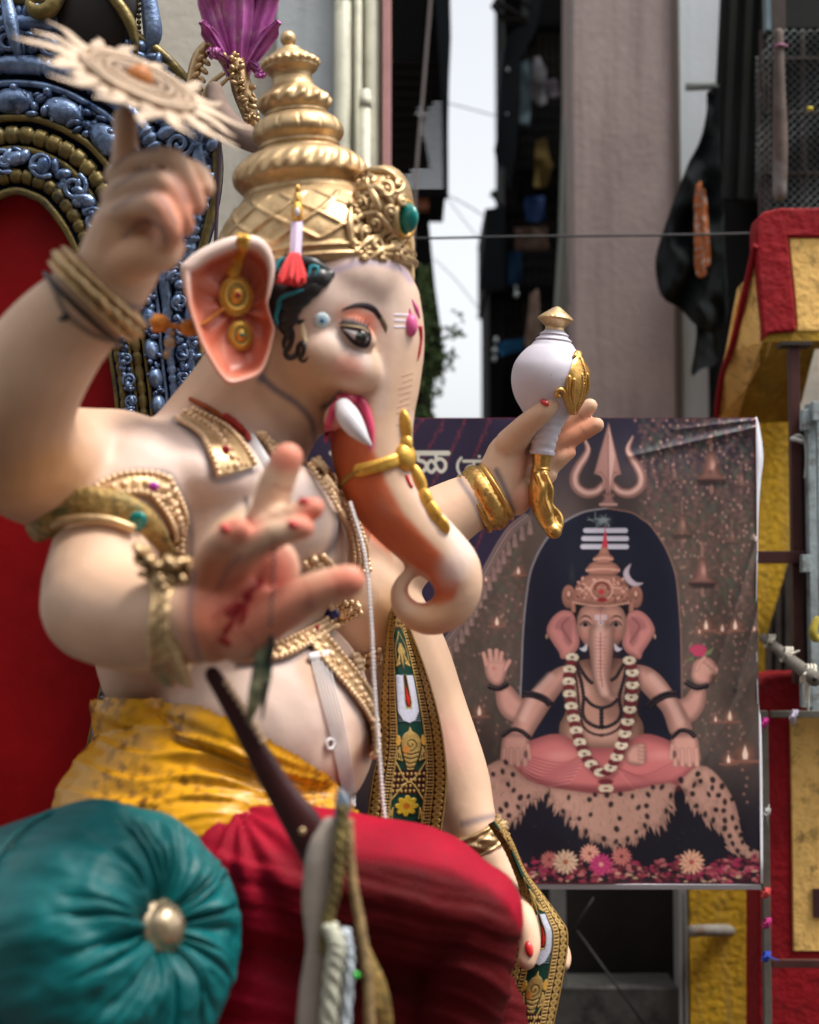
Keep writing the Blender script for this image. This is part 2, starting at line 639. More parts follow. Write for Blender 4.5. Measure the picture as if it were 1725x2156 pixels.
torso = (3.85, 5.3)
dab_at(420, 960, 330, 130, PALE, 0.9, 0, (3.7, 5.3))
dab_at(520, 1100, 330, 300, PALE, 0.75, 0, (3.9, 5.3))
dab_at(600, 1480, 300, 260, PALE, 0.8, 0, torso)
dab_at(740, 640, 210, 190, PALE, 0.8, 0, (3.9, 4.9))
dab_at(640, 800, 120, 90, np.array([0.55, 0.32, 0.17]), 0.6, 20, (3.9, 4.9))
dab_at(40, 940, 230, 150, BROWN, 0.55, -40, (3.3, 4.0))  # brown undersides: airbrush, with shade under the arms painted in too
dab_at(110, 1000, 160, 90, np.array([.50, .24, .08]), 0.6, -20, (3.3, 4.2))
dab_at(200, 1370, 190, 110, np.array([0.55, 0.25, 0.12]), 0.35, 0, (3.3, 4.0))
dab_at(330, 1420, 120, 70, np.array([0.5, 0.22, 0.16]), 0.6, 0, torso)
# trunk underside and mouth
under = [(700, 905), (692, 940), (700, 1000), (722, 1060), (765, 1118), (815, 1158), (868, 1190), (905, 1214), (905, 1268), (925, 1275), (956, 1262), (968, 1228),
         (950, 1186), (902, 1138), (850, 1082), (815, 1018), (792, 960), (782, 940), (774, 905), (735, 880)]
dab(poly_mask(bX, bY, np.array(under), 7) * (bD < 4.7) * (bD > 3.95), CORAL, 1.0)
stroke_at([(700, 940), (715, 1030), (765, 1115), (838, 1168), (900, 1210)], 26, np.array([0.46, 0.11, 0.045]), 0.45, (3.95, 4.7))
stroke_at([(880, 1222), (862, 1240), (870, 1262), (900, 1270), (925, 1255)], 16, CORAL, 0.7, (3.95, 4.7))
stroke_at([(690, 940), (700, 890), (718, 850), (730, 835)], 22, ROSE, 0.8, (3.9, 4.6))
stroke_at([(735, 838), (765, 850), (778, 890), (783, 940)], 15, np.array([0.66, 0.09, 0.20]), 0.85, (3.9, 4.35))
dab_at(905, 1310, 110, 60, np.array([0.58, 0.30, 0.14]), 0.6, -20, (3.9, 4.7))
dab_at(960, 1190, 50, 70, PALE, 0.8, 30, (3.9, 4.7))
stroke_at([(868, 900), (880, 990), (930, 1090), (985, 1150)], 45, PALE, 0.8, (3.9, 4.7))
# cheeks, eye socket, jaw line, temple
stroke_at([(708, 698), (728, 724), (752, 742), (770, 765)], 24, np.array([0.72, 0.60, 0.56]), 0.65, (3.9, 4.35))
dab_at(733, 774, 54, 44, np.array([0.60, 0.19, 0.15]), 0.6, 10, (3.9, 4.35))
dab_at(752, 674, 66, 40, np.array([0.60, 0.17, 0.09]), 0.9, 25, (3.9, 4.35))
dab_at(785, 682, 34, 40, np.array([0.58, 0.14, 0.08]), 0.85, 20, (3.9, 4.35))
dab_at(800, 735, 36, 70, np.array([0.46, 0.28, 0.15]), 0.5, 0, (3.9, 4.35))
dab_at(722, 826, 60, 18, np.array([0.42, 0.19, 0.09]), 0.6, 10, (3.9, 4.35))
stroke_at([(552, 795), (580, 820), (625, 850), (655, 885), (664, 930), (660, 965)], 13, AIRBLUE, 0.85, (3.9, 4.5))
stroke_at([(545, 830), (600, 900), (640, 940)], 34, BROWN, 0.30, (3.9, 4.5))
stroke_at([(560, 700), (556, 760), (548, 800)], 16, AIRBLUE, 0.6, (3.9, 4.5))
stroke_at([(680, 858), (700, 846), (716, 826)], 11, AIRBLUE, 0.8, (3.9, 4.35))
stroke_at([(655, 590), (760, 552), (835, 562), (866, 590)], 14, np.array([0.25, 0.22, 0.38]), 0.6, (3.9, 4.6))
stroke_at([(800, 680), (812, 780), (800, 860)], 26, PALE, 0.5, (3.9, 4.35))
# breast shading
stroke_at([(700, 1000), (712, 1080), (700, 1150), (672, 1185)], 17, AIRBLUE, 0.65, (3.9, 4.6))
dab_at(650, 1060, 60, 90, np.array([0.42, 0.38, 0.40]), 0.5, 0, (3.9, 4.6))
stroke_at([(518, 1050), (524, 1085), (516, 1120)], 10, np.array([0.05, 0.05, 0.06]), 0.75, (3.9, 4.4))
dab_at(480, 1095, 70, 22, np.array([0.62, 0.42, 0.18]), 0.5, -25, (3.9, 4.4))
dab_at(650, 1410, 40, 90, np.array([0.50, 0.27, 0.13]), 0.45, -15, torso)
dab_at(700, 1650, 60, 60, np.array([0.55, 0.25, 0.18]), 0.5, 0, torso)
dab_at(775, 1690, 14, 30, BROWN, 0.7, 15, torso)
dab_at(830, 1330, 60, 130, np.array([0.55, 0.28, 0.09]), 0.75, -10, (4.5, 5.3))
# far arm
dab_at(860, 1130, 60, 80, np.array([0.62, 0.33, 0.26]), 0.5, -30, (4.6, 5.3))
dab_at(950, 1560, 50, 100, np.array([0.62, 0.30, 0.25]), 0.5, -20, (4.6, 5.3))
stroke_at([(1045, 990), (1068, 1040), (1080, 1075)], 10, AIRBLUE, 0.8, (4.6, 5.3))
stroke_at([(968, 1010), (1000, 1060), (1028, 1125)], 10, AIRBLUE, 0.7, (4.6, 5.3))
stroke_at([(975, 1735), (1010, 1725), (1040, 1718)], 14, AIRBLUE, 0.6, (4.6, 5.3))
dab_at(1215, 915, 90, 90, np.array([0.60, 0.23, 0.13]), 0.85, -35, (4.99, 5.3))
dab_at(1105, 1050, 40, 42, np.array([0.62, 0.24, 0.16]), 0.7, 0, (4.6, 5.3))
dab_at(1100, 980, 26, 60, np.array([0.60, 0.24, 0.16]), 0.6, 20, (4.6, 5.3))
for cx_, cy_ in ((1222, 875), (1228, 906)):
    dab_at(cx_, cy_, 4, 20, BROWN, 0.6, -35, (4.9, 5.3))
# near hands, with shade in the finger gaps and grooves painted in
H1 = (3.15, 3.58)
dab_at(475, 1280, 130, 170, PINKR, 0.95, 25, H1)
dab_at(560, 1290, 150, 120, PINKR, 0.8, -20, H1)
dab_at(680, 1238, 110, 50, PINKR, 0.6, -15, H1)
dab_at(445, 1190, 60, 80, np.array([.5, .16, .07]), 0.6, 20, H1)
for x_, y_ in ((606, 960), (672, 1064), (655, 1106), (505, 1114), (740, 1222)):
    dab_at(x_, y_, 70, 52, np.array([0.60, 0.17, 0.11]), 0.85, 0, H1)
stroke_at([(440, 1190), (420, 1260), (428, 1340), (455, 1390)], 24, np.array([0.50, 0.15, 0.07]), 0.55, H1)
dab_at(585, 1200, 60, 80, np.array([0.58, 0.16, 0.12]), 0.8, 10, H1)
stroke_at([(450, 1300), (500, 1260), (545, 1215)], 12, np.array([0.40, 0.06, 0.05]), 0.7, H1)
stroke_at([(462, 1235), (480, 1200), (505, 1170)], 9, np.array([0.25, 0.09, 0.09]), 0.7, H1)
stroke_at([(500, 1190), (540, 1160), (590, 1140)], 7, np.array([0.25, 0.09, 0.09]), 0.4, H1)
dab_at(650, 1275, 26, 26, np.array([0.25, 0.10, 0.10]), 0.4, 0, H1)
dab_at(380, 450, 100, 120, np.array([0.58, 0.19, 0.11]), 0.75, 0, H1)
dab_at(270, 520, 120, 110, np.array([0.56, 0.26, 0.12]), 0.6, 0, H1)
dab_at(265, 310, 34, 60, np.array([0.58, 0.27, 0.13]), 0.5, 0, H1)
for pth in ([(240, 394), (292, 364), (340, 358), (368, 378), (392, 425)], [(240, 440), (286, 413), (326, 407), (350, 428), (370, 470)], [(240, 350), (275, 325), (330, 312)], [(262, 500), (300, 466), (340, 480), (350, 520)]):
    stroke_at(pth, 8, np.array([0.20, 0.12, 0.12]), 0.75, H1)
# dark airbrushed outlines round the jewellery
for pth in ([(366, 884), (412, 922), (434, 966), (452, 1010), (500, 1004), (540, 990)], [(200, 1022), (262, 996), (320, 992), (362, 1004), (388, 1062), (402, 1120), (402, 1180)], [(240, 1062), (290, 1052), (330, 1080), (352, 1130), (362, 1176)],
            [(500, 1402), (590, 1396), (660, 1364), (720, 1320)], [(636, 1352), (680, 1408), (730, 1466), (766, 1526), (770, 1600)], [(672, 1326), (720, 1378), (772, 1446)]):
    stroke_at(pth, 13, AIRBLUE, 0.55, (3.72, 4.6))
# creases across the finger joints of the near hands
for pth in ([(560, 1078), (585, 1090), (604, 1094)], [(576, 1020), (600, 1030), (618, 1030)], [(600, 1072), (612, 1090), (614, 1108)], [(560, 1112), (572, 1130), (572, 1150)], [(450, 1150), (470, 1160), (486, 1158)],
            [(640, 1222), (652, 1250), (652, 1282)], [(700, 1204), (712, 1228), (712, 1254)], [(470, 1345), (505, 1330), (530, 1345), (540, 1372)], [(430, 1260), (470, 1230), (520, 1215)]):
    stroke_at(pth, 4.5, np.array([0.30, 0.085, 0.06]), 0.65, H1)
# dark painted lines where the bangles sit
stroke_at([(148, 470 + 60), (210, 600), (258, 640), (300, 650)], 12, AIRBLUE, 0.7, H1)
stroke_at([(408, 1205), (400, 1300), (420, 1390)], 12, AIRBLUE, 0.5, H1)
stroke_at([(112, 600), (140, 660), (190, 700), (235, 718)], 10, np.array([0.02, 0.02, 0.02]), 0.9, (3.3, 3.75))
Cb *= (1 + 0.05 * fbm(Vb * 5.0))[:, None]
Cb = np.clip(Cb, 0.01, 1)

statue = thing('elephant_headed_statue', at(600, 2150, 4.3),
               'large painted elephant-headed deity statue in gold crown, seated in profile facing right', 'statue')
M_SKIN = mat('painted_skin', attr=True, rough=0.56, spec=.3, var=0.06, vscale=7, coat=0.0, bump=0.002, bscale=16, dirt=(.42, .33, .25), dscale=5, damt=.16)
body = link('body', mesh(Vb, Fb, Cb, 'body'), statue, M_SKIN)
BVH = BVHTree.FromPolygons([tuple(v) for v in Vb], [tuple(f) for f in Fb])

def hit(x, y, D=4.2, bvh=None, dmin=0.0):
    """where the line of sight through (x, y) meets the figure: point, normal"""
    d = Vector(nrm(at(x, y, 10.0) - CAM))
    o = Vector(CAM)
    if dmin:
        o = o + d * dmin
    p, n, i, dist = (bvh or BVH).ray_cast(o, d)
    if p is None:
        return at(x, y, D), -FW
    return np.array(p), np.array(n)
# ================================================================== head: ear, crown, eye, hair, tusk
M_GOLD = mat('antique_gold', (0.54, 0.375, 0.20), rough=0.46, metal=0.78, var=0.22, vscale=14, dirt=(0.22, 0.10, 0.03), dscale=9, damt=0.6, bump=0.0015, bscale=60)
M_GOLDB = mat('bright_gold', (0.64, 0.37, 0.11), rough=0.3, metal=0.88, dirt=(.22, .09, .02), dscale=16, damt=.7, var=0.16, vscale=20, bump=0.0012, bscale=70)
M_GOLDY = mat('yellow_gold', (0.66, 0.38, 0.07), rough=0.42, metal=0.6, dirt=(.30, .13, .02), dscale=18, damt=.7, var=0.15, vscale=25, bump=0.001, bscale=90)
M_BLACK = mat('black_paint', (0.012, 0.010, 0.011), rough=0.35, coat=0.2)
M_TEALP = mat('teal_paint', (0.02, 0.22, 0.27), rough=0.35)
M_WHITE = mat('white_enamel', (0.60, 0.58, 0.61), rough=0.28, coat=0.3, var=0.03)
M_RED = mat('red_gloss', (0.55, 0.010, 0.015), rough=0.3, coat=0.3)
M_PINK = mat('pink_paint', (0.62, 0.10, 0.27), rough=0.35)
M_RUBY = mat('ruby_glass', (0.35, 0.005, 0.02), rough=0.12, coat=0.6)
M_EMER = mat('green_gem', (0.0, 0.19, 0.17), rough=0.18, coat=0.5)
M_PURP = mat('purple_gem', (0.45, 0.03, 0.45), rough=0.15, coat=0.5)
M_BLUE = mat('blue_gem', (0.015, 0.02, 0.16), rough=0.15, coat=0.5)
M_VCOL = mat('hand_painted', attr=True, rough=0.42, var=0.03, coat=0.1)

TORSO_FROM = [0.0]        # start of the sight lines, to reach the chest past the near hands
def surf_path(pts, n=6, lift=0.0, bvh=None, D=4.2, dmin=0.0):
    out = []
    dmin = dmin or TORSO_FROM[0]
    for q in catmull(np.array(pts, dtype=float), n):
        p, nn = hit(q[0], q[1], D, bvh, dmin)
        if nn @ FW > 0:
            nn = -nn
        out.append(p + nn * lift)
    out = np.array(out)
    k = out.copy()                       # relax jumps where the sight line slips off an edge
    for _ in range(2):
        k[1:-1] = 0.25 * k[:-2] + 0.5 * k[1:-1] + 0.25 * k[2:]
    return k

def surf_tube(pts, r, n=6, seg=8, lift=0.0, flat=1.0, bvh=None, D=4.2, taper=None, dmin=0.0):
    P = surf_path(pts, n, lift, bvh, D, dmin)
    R = np.full(len(P), r)
    if taper is not None:
        t = np.linspace(0, 1, len(P))
        R = r * np.interp(t, np.linspace(0, 1, len(taper)), taper)
    return tube(P, R, seg, flat=flat)

def disc_on(x, y, rx, ry, h, D=4.2, bvh=None, rot=0, dmin=0.0):
    """low dome lying on the figure at (x, y)"""
    dmin = dmin or TORSO_FROM[0]
    p, n = hit(x, y, D, bvh, dmin)
    n = nrm(n if n @ FW < 0 else -n)
    d = proj(p)[2]
    a = math.radians(rot)
    ex = RT * math.cos(a) - UP * math.sin(a)
    ex = nrm(ex - (ex @ n) * n)
    ey = np.cross(n, ex)
    return ellipsoid(p, (px(rx, d), px(ry, d), h), np.array([ex, ey, n]), 16, 8)

# ---- near ear
EAR = catmull(np.array([(380, 559), (421, 526), (481, 500), (533, 496), (563, 514), (578, 548), (578, 582), (571, 616), (565, 638), (569, 661), (578, 691), (573, 721),
                (563, 758), (548, 788), (522, 803), (485, 811), (466, 797), (447, 769), (421, 721), (398, 653), (385, 601), (380, 559)], dtype=float), 5)[:-1]
ec = np.array([505.0, 650.0])
rings = [1.0, 1.005, 0.975, 0.93, 0.88, 0.82, 0.72, 0.6, 0.45, 0.3, 0.15, 0.02]
offs = [0.05, 0.0, -0.028, -0.022, 0.008, 0.030, 0.042, 0.050, 0.055, 0.058, 0.055, 0.05]
V, C = [], []
ne = len(EAR)
eang = np.arctan2(EAR[:, 1] - ec[1], EAR[:, 0] - ec[0])
top = np.clip((-np.sin(eang) - 0.1) / 0.6, 0, 1)          # the broad rolled rim along the top
for k, (s, dz) in enumerate(zip(rings, offs)):
    for j in range(ne):
        sj = s - (top[j] * 0.10 if 0.8 < s < 0.96 else 0)
        q = ec + (EAR[j] - ec) * sj
        Dj = 4.02 - 0.0006 * (575 - q[0]) + dz * 1.2
        crease = 0.008 * math.sin(eang[j] * 9 + 3 * s) * (1 - abs(2 * s - 1)) if s < 0.9 else 0
        V.append(at(q[0], q[1], Dj + crease))
        f = np.clip((s - 0.86) / 0.08, 0, 1)
        inner = np.array([0.52, 0.125, 0.07]) * (1 - 0.25 * max(0, 1 - s * 1.6)) + np.array([0.12, 0.08, 0.06]) * max(0, math.sin(eang[j] * 7)) * (s < 0.85)
        rim = np.array([0.62, 0.30, 0.22]) * (1 - top[j]) + PALE * top[j]
        C.append(inner * (1 - f) + rim * f)
nr = len(rings)
F = [(k * ne + j, k * ne + (j + 1) % ne, (k + 1) * ne + (j + 1) % ne, (k + 1) * ne + j) for k in range(nr - 1) for j in range(ne)]
F.append(tuple((nr - 1) * ne + j for j in range(ne)))
back = len(V)
for s in (0.96, 0.6, 0.1):
    for j in range(ne):
        q = ec + (EAR[j] - ec) * s
        V.append(at(q[0], q[1], 4.02 - 0.0006 * (575 - q[0]) + 0.10 + 0.03 * (1 - s)))
        C.append(SKIN)
F += [(j, back + j, back + (j + 1) % ne, (j + 1) % ne) for j in range(ne)]
F += [(back + k * ne + j, back + (k + 1) * ne + j, back + (k + 1) * ne + (j + 1) % ne, back + k * ne + (j + 1) % ne) for k in range(2) for j in range(ne)]
F.append(tuple(back + 2 * ne + j for j in range(ne))[::-1])
ear = link('ear', mesh(V, F, np.array(C), 'ear'), statue, M_VCOL)
ear['label'] = 'broad coral-lined elephant ear'
EARB = BVHTree.FromPolygons([tuple(v) for v in V], F)

def medallion(x, y, r, parent, stone):
    p, n = hit(x, y, 4.0, EARB)
    n = nrm(-FW * 0.9 + RT * 0.35)
    ax = frame_z(n)
    R = px(r, 4.02)
    p = p - FW * 0.012
    prof = [(R * 1.0, -0.03), (R * 1.0, 0), (R * .93, .006), (R * .86, .004), (R * .80, .012), (R * .62, .014), (R * .55, .008), (R * .42, .012), (R * .36, .020), (R * .18, .024), (0.001, .026)]
    o = MB().add(*lathe(prof, p, ax, 40, 1.2)).build('earring_disc', M_GOLDY, parent)
    beads = MB()
    for k in range(30):
        a = 2 * math.pi * k / 30
        beads.add(*ellipsoid(p + ax[0] * R * .97 * math.cos(a) + ax[1] * 1.2 * R * .97 * math.sin(a) + ax[2] * .004, (R * .085,) * 3, None, 8, 5))
    beads.build('bead_rim', M_GOLDB, o)
    dots = MB()
    for k in range(14):
        a = 2 * math.pi * k / 14
        dots.add(*ellipsoid(p + ax[0] * R * .49 * math.cos(a) + ax[1] * 1.2 * R * .49 * math.sin(a) + ax[2] * .010, (R * .07,) * 3, None, 8, 5))
    dots.build('stone_ring', M_EMER, o)
    MB().add(*ellipsoid(p + ax[2] * .024, (R * .16, R * .2, .008), ax, 12, 8)).build('centre_stone', stone, o)
medallion(498, 625, 36, ear, M_RUBY)
medallion(507, 708, 27, ear, M_EMER)
# gold strap over the ear rim
P = surf_path([(512, 502), (506, 520), (497, 548), (490, 572)], 6, 0.004, EARB, 4.0)
P = np.vstack([at(505, 500, 4.12), at(508, 494, 4.05), P])
MB().add(*tube(catmull(P, 3), 0.021, 10, flat=0.3)).build('ear_strap', M_GOLDY, ear)
# hanging ear tassel at the back of the ear
M_ORANGE = mat('orange_thread', (0.42, 0.14, 0.015), rough=0.8, var=0.25, vscale=60, bump=0.003, bscale=120)
t = MB()
for x, y, r in ((337, 680, 19), (398, 690, 18)):
    t.add(*ell(x, y, 3.93, r * 1.1, r, r))
    for k in range(7):
        a = random.uniform(0, 6.28)
        t.add(*ell(x + math.cos(a) * r, y + math.sin(a) * r, 3.93, 5, 5, 5, nu=8, nv=5))
t.add(*ctube([(350, 684, 3.93, 6), (385, 690, 3.93, 6)], 3, 8))
t.add(*ctube([(398, 690, 3.93, 5), (430, 680, 3.96, 4), (470, 650, 4.0, 3)], 4, 8))
t.build('ear_tassel', M_ORANGE, ear)
t = MB()
t.add(*ell(358, 722, 3.93, 12, 13, 12)).add(*ell(352, 745, 3.93, 8, 10, 8)).add(*ell(362, 703, 3.93, 7, 8, 7))
t.build('ear_pendant', mat('grey_bead', (0.30, 0.20, 0.12), rough=0.5, var=0.2), ear)

# ---- crown
def ccx(y):
    return np.interp(y, [75, 132, 285, 400, 480, 590], [606, 611, 628, 634, 658, 664])
CD = 4.38
CAX = frame_z(nrm(at(606, 75, CD) - at(634, 400, CD)), RT)
def ring_lathe(prof, seg=96, relief=None, sy=0.97):
    V = []
    ang = np.linspace(0, 2 * math.pi, seg, endpoint=False)
    for i, (y, hw) in enumerate(prof):
        c = at(float(ccx(y)), y, CD)
        r = px(hw, CD) * np.ones(seg)
        dh = np.zeros(seg)
        if relief is not None:
            r = r + relief(ang, y)
        V.append(c + (r * np.cos(ang))[:, None] * CAX[0] + (r * sy * np.sin(ang))[:, None] * CAX[1] + dh[:, None] * CAX[2])
    n = len(prof)
    F = [(i * seg + j, i * seg + (j + 1) % seg, (i + 1) * seg + (j + 1) % seg, (i + 1) * seg + j) for i in range(n - 1) for j in range(seg)]
    F = [f[::-1] for f in F]
    F.append(tuple(range(seg)))
    F.append(tuple((n - 1) * seg + j for j in range(seg))[::-1])
    return np.concatenate(V), F
def smooth_prof(p, n=5):
    return catmull(np.array(p, dtype=float), n)

def dome_relief(ang, y):
    # diamond lattice of raised cords, then two plain mouldings at the rim
    a = ang * 13.0
    v = (y - 425) / 9.5
    g1 = np.abs(((a + v) / math.pi) % 2 - 1)
    g2 = np.abs(((a - v) / math.pi) % 2 - 1)
    g = np.maximum(sstep(0.80, 0.96, g1), sstep(0.80, 0.96, g2))
    w = sstep(430, 440, y) * (1 - sstep(540, 548, y))
    rim = 0.016 * (np.exp(-((y - 556) / 5) ** 2) + 1.3 * np.exp(-((y - 574) / 7) ** 2) + 0.6 * np.exp(-((y - 586) / 3) ** 2))
    return 0.009 * g * w + rim
dome_prof = smooth_prof([(405, 122), (414, 125), (422, 133), (440, 152), (465, 176), (490, 192), (520, 202), (552, 206), (588, 206)], 9)
Vd, Fd = ring_lathe(dome_prof, 288, dome_relief)
crown = link('crown', mesh(Vd, Fd, None, 'crown'), statue, M_GOLD)
crown['label'] = 'tall tiered antique gold crown'
CRB = BVHTree.FromPolygons([tuple(v) for v in Vd], Fd)
tiers = [
    ([(322, 84), (330, 108), (345, 128), (365, 139), (382, 140), (394, 131), (402, 124), (410, 121)], lambda a, y: 0.006 * np.sin(a * 26 + (y - 350) * 0.09) * np.exp(-((y - 362) / 16) ** 2)),
    ([(246, 63), (252, 76), (264, 90), (280, 97), (292, 95), (300, 88), (306, 84), (312, 86), (318, 83), (324, 86)], lambda a, y: -0.007 * sstep(0.90, 0.99, np.cos(a * 13)) * np.exp(-((y - 276) / 14) ** 2)),
    ([(166, 41), (182, 45), (196, 58), (210, 73), (222, 76), (232, 71), (238, 65), (244, 67), (250, 63)], lambda a, y: 0.007 * np.sin(a * 14 + (y - 210) * 0.10) * np.exp(-((y - 213) / 14) ** 2)),
    ([(97, 12), (103, 22), (112, 33), (122, 48), (130, 59), (137, 62), (143, 58), (148, 56), (158, 44), (168, 41)], lambda a, y: 0.004 * np.sin(a * 22) * np.exp(-((y - 135) / 6) ** 2) + 0.002 * np.sin(y * 0.8) * (y < 128)),
]
for prof, rel in tiers:
    MB().add(*ring_lathe(smooth_prof(prof, 6), 160, rel)).build('crown_tier', M_GOLD, crown)
MB().add(*ell(607, 82, CD, 17, 17, 17)).add(*ctube([(607, 98, CD, 9), (607, 108, CD, 13)], 3)).build('finial_ball', M_GOLD, crown)
# leaf-shaped crest standing proud at the front of the crown, carved with scrolls
cp = MB()
cp.add(*ellipsoid(at(800, 462, 4.33), (px(72, 4.3), px(112, 4.3), 0.195), np.array([nrm(RT - UP * .18), nrm(UP + RT * .18), FW]), 30, 18))
Vc, Fc, _ = cp.arrays()
cp.build('crest_plate', M_GOLD, crown)
CRB = BVHTree.FromPolygons([tuple(v) for v in np.vstack([Vd, Vc])], list(Fd) + [tuple(i_ + len(Vd) for i_ in f) for f in Fc])
def scroll(x, y, r, turns, start, hand, rad, bvh=None, lift=0.010, D=4.3):
    t = np.linspace(0, 1, 16)
    a = math.radians(start) + hand * turns * 2 * math.pi * t
    rr = r * (1 - 0.85 * t)
    pts = np.c_[x + rr * np.cos(a) * 0.8, y + rr * np.sin(a)]
    return surf_tube(pts, rad, 1, 7, lift, bvh=bvh or CRB, D=D, taper=[0.5, 1, 1, 0.9, 1.3])
for x, y, r, tn, st, h in ((812, 405, 24, 1.2, 200, 1), (835, 392, 16, 1.1, 120, -1), (786, 385, 20, 1.1, 20, 1), (820, 446, 18, 1.1, 90, 1), (790, 470, 22, 1.2, 250, -1), (826, 510, 22, 1.2, 200, 1),
                           (790, 520, 18, 1.1, 40, -1), (846, 530, 14, 1.2, 60, 1), (768, 490, 14, 1.1, 120, 1), (762, 430, 18, 1.1, 10, -1), (842, 425, 13, 1.2, 300, -1), (764, 545, 12, 1.1, 180, 1), (800, 548, 13, 1.1, 90, -1)):
    MB().add(*scroll(x, y, r, tn, st, h, 0.0085)).build('carved_scroll', M_GOLD, crown)
for pts in ([(745, 378), (772, 366), (802, 362), (826, 372), (838, 392)], [(756, 400), (790, 395), (812, 412), (826, 440)], [(748, 530), (775, 505), (800, 494), (815, 472)],
            [(775, 545), (806, 526), (832, 516), (850, 504)], [(790, 445), (805, 462), (816, 480), (830, 492)], [(742, 462), (768, 455), (796, 446)],
            [(836, 432), (828, 455), (830, 490), (844, 508)], [(774, 385), (792, 420), (800, 450)], [(738, 440), (735, 480), (742, 520)], [(750, 565), (790, 560), (830, 556), (858, 566)]):
    MB().add(*surf_tube(pts, 0.011, 5, 7, 0.006, bvh=CRB, D=4.3, taper=[.4, 1, 1.2, 1, .4])).build('carved_leaf', M_GOLD, crown)
cs = MB()
for k in range(110):
    x = random.uniform(735, 862); y = random.uniform(362, 562)
    if ((x - 800) / 66) ** 2 + ((y - 462) / 108) ** 2 < 1:
        cs.add(*disc_on(x, y, random.uniform(4, 8), random.uniform(6, 12), 0.011, 4.3, CRB, random.uniform(0, 180)))
o = cs.build('crest_relief', M_GOLD, crown); o['kind'] = 'stuff'
for k in range(9):
    MB().add(*ellipsoid(at(862 + 3 * math.sin(k), 508 + k * 9, 4.32), (px(9, 4.3), px(6, 4.3), 0.05), None, 10, 6)).build('crest_bead', M_GOLD, crown)
g = MB().add(*ellipsoid(at(855, 461, 4.19), (px(16, 4.2), px(33, 4.2), 0.05), np.array([nrm(RT * .75 + FW * .66), UP, nrm(FW * .75 - RT * .66)]), 20, 12)).build('green_cabochon', M_EMER, crown)
g['label'] = 'oval teal green stone on the crown front'
MB().add(*tube(catmull(np.array([at(854 + 19 * math.cos(a), 461 + 37 * math.sin(a), 4.20 + .03 * math.cos(a)) for a in np.linspace(0, 2 * math.pi, 15)]), 3), 0.009, 8, caps=False)).build('stone_rim', M_GOLDB, crown)
# tassel hanging on the crown side
tq = MB().add(*ellipsoid(at(627, 425, 4.13), (px(10, 4.1), px(26, 4.1), 0.02), np.array([RT, UP, FW]), 14, 10)).add(*ell(627, 398, 4.12, 6, 10, 6))
tp = tq.build('crown_pendant', M_GOLDB, crown)
MB().add(*ellipsoid(at(626, 446, 4.09), (px(13, 4.1), px(22, 4.1), 0.018), np.array([RT, UP, FW]), 14, 10)).build('pendant_drop', M_GOLDY, tp)
MB().add(*ellipsoid(at(626, 446, 4.075), (px(6, 4.1), px(10, 4.1), 0.012), np.array([RT, UP, FW]), 12, 8)).build('pendant_stone', M_WHITE, tp)
st = MB()
for k in range(9):
    x = 612 + k * 2.4
    st.add(*ctube([(x + 4, 470, 4.075 + .008 * abs(k - 4) / 4, 3.0), (x, 542, 4.035 + .01 * abs(k - 4) / 4, 3.2)], 3, 6))
st.build('white_thread', mat('lilac_thread', (0.62, 0.50, 0.66), rough=0.6), tp)
st = MB()
for k in range(46):
    a = random.uniform(0, 6.28); s = math.sqrt(random.random())
    x0, x1 = 620 + 9 * s * math.cos(a), 613 + 31 * s * math.cos(a)
    d0, d1 = 4.035 + .016 * s * math.sin(a), 4.00 + .05 * s * math.sin(a)
    st.add(*ctube([(x0, 536, d0, 4.5), ((x0 + x1) / 2, 562, (d0 + d1) / 2, 5.5), (x1, 598 + random.uniform(-6, 5) - 10 * s * s, d1, 4.5)], 3, 6))
st.build('red_tassel', mat('red_wool', (0.62, 0.004, 0.006), rough=0.75, sheen=0.3), tp)

# ---- hair
hb = MB()
for pts, r in (([(585, 560), (600, 590), (640, 598), (680, 585), (697, 578)], .030), ([(578, 575), (590, 610), (625, 620), (660, 604), (682, 592)], .030), ([(570, 600), (585, 630), (612, 640), (642, 622), (662, 606)], .028),
               ([(568, 625), (580, 650), (600, 660), (622, 648), (640, 630)], .024), ([(572, 640), (585, 668), (602, 680), (616, 668), (626, 650)], .020), ([(596, 570), (610, 555), (650, 560), (690, 572)], .028),
               ([(596, 668), (606, 690), (612, 705)], .014), ([(586, 665), (594, 688), (604, 700), (610, 690)], .010)):
    hb.add(*surf_tube(pts, r, 6, 10, 0.004, 0.6, taper=[.6, 1, 1.1, 1, .4]))
for pts in ([(604, 672), (616, 702), (612, 728), (602, 742), (610, 753), (626, 746), (630, 728), (640, 724), (640, 742), (632, 754), (640, 761), (648, 753)], [(612, 700), (600, 715), (598, 735)],
            [(628, 650), (622, 665), (628, 678), (640, 674)], [(640, 640), (655, 625), (675, 600)]):
    hb.add(*surf_tube(pts, 0.0085, 6, 8, 0.001, 0.7, taper=[1, 1.1, 1, .9, .35]))
hair = hb.build('hair', M_BLACK, statue)
for pts in ([(590, 655), (598, 630), (618, 622), (640, 615)], [(650, 590), (655, 573), (668, 575), (664, 588)], [(592, 680), (590, 660), (600, 640)], [(588, 580), (596, 562), (608, 556)]):
    MB().add(*surf_tube(pts, 0.006, 6, 7, 0.032, 0.5, taper=[.4, 1, 1, .3])).build('hair_highlight', M_TEALP, hair)
MB().add(*surf_tube([(636, 682), (638, 700), (644, 718)], 0.011, 4, 8, 0.0, .5, taper=[.5, 1, .5])).build('sideburn_paint', mat('cream_paint', (.72, .58, .36), rough=.4), hair)

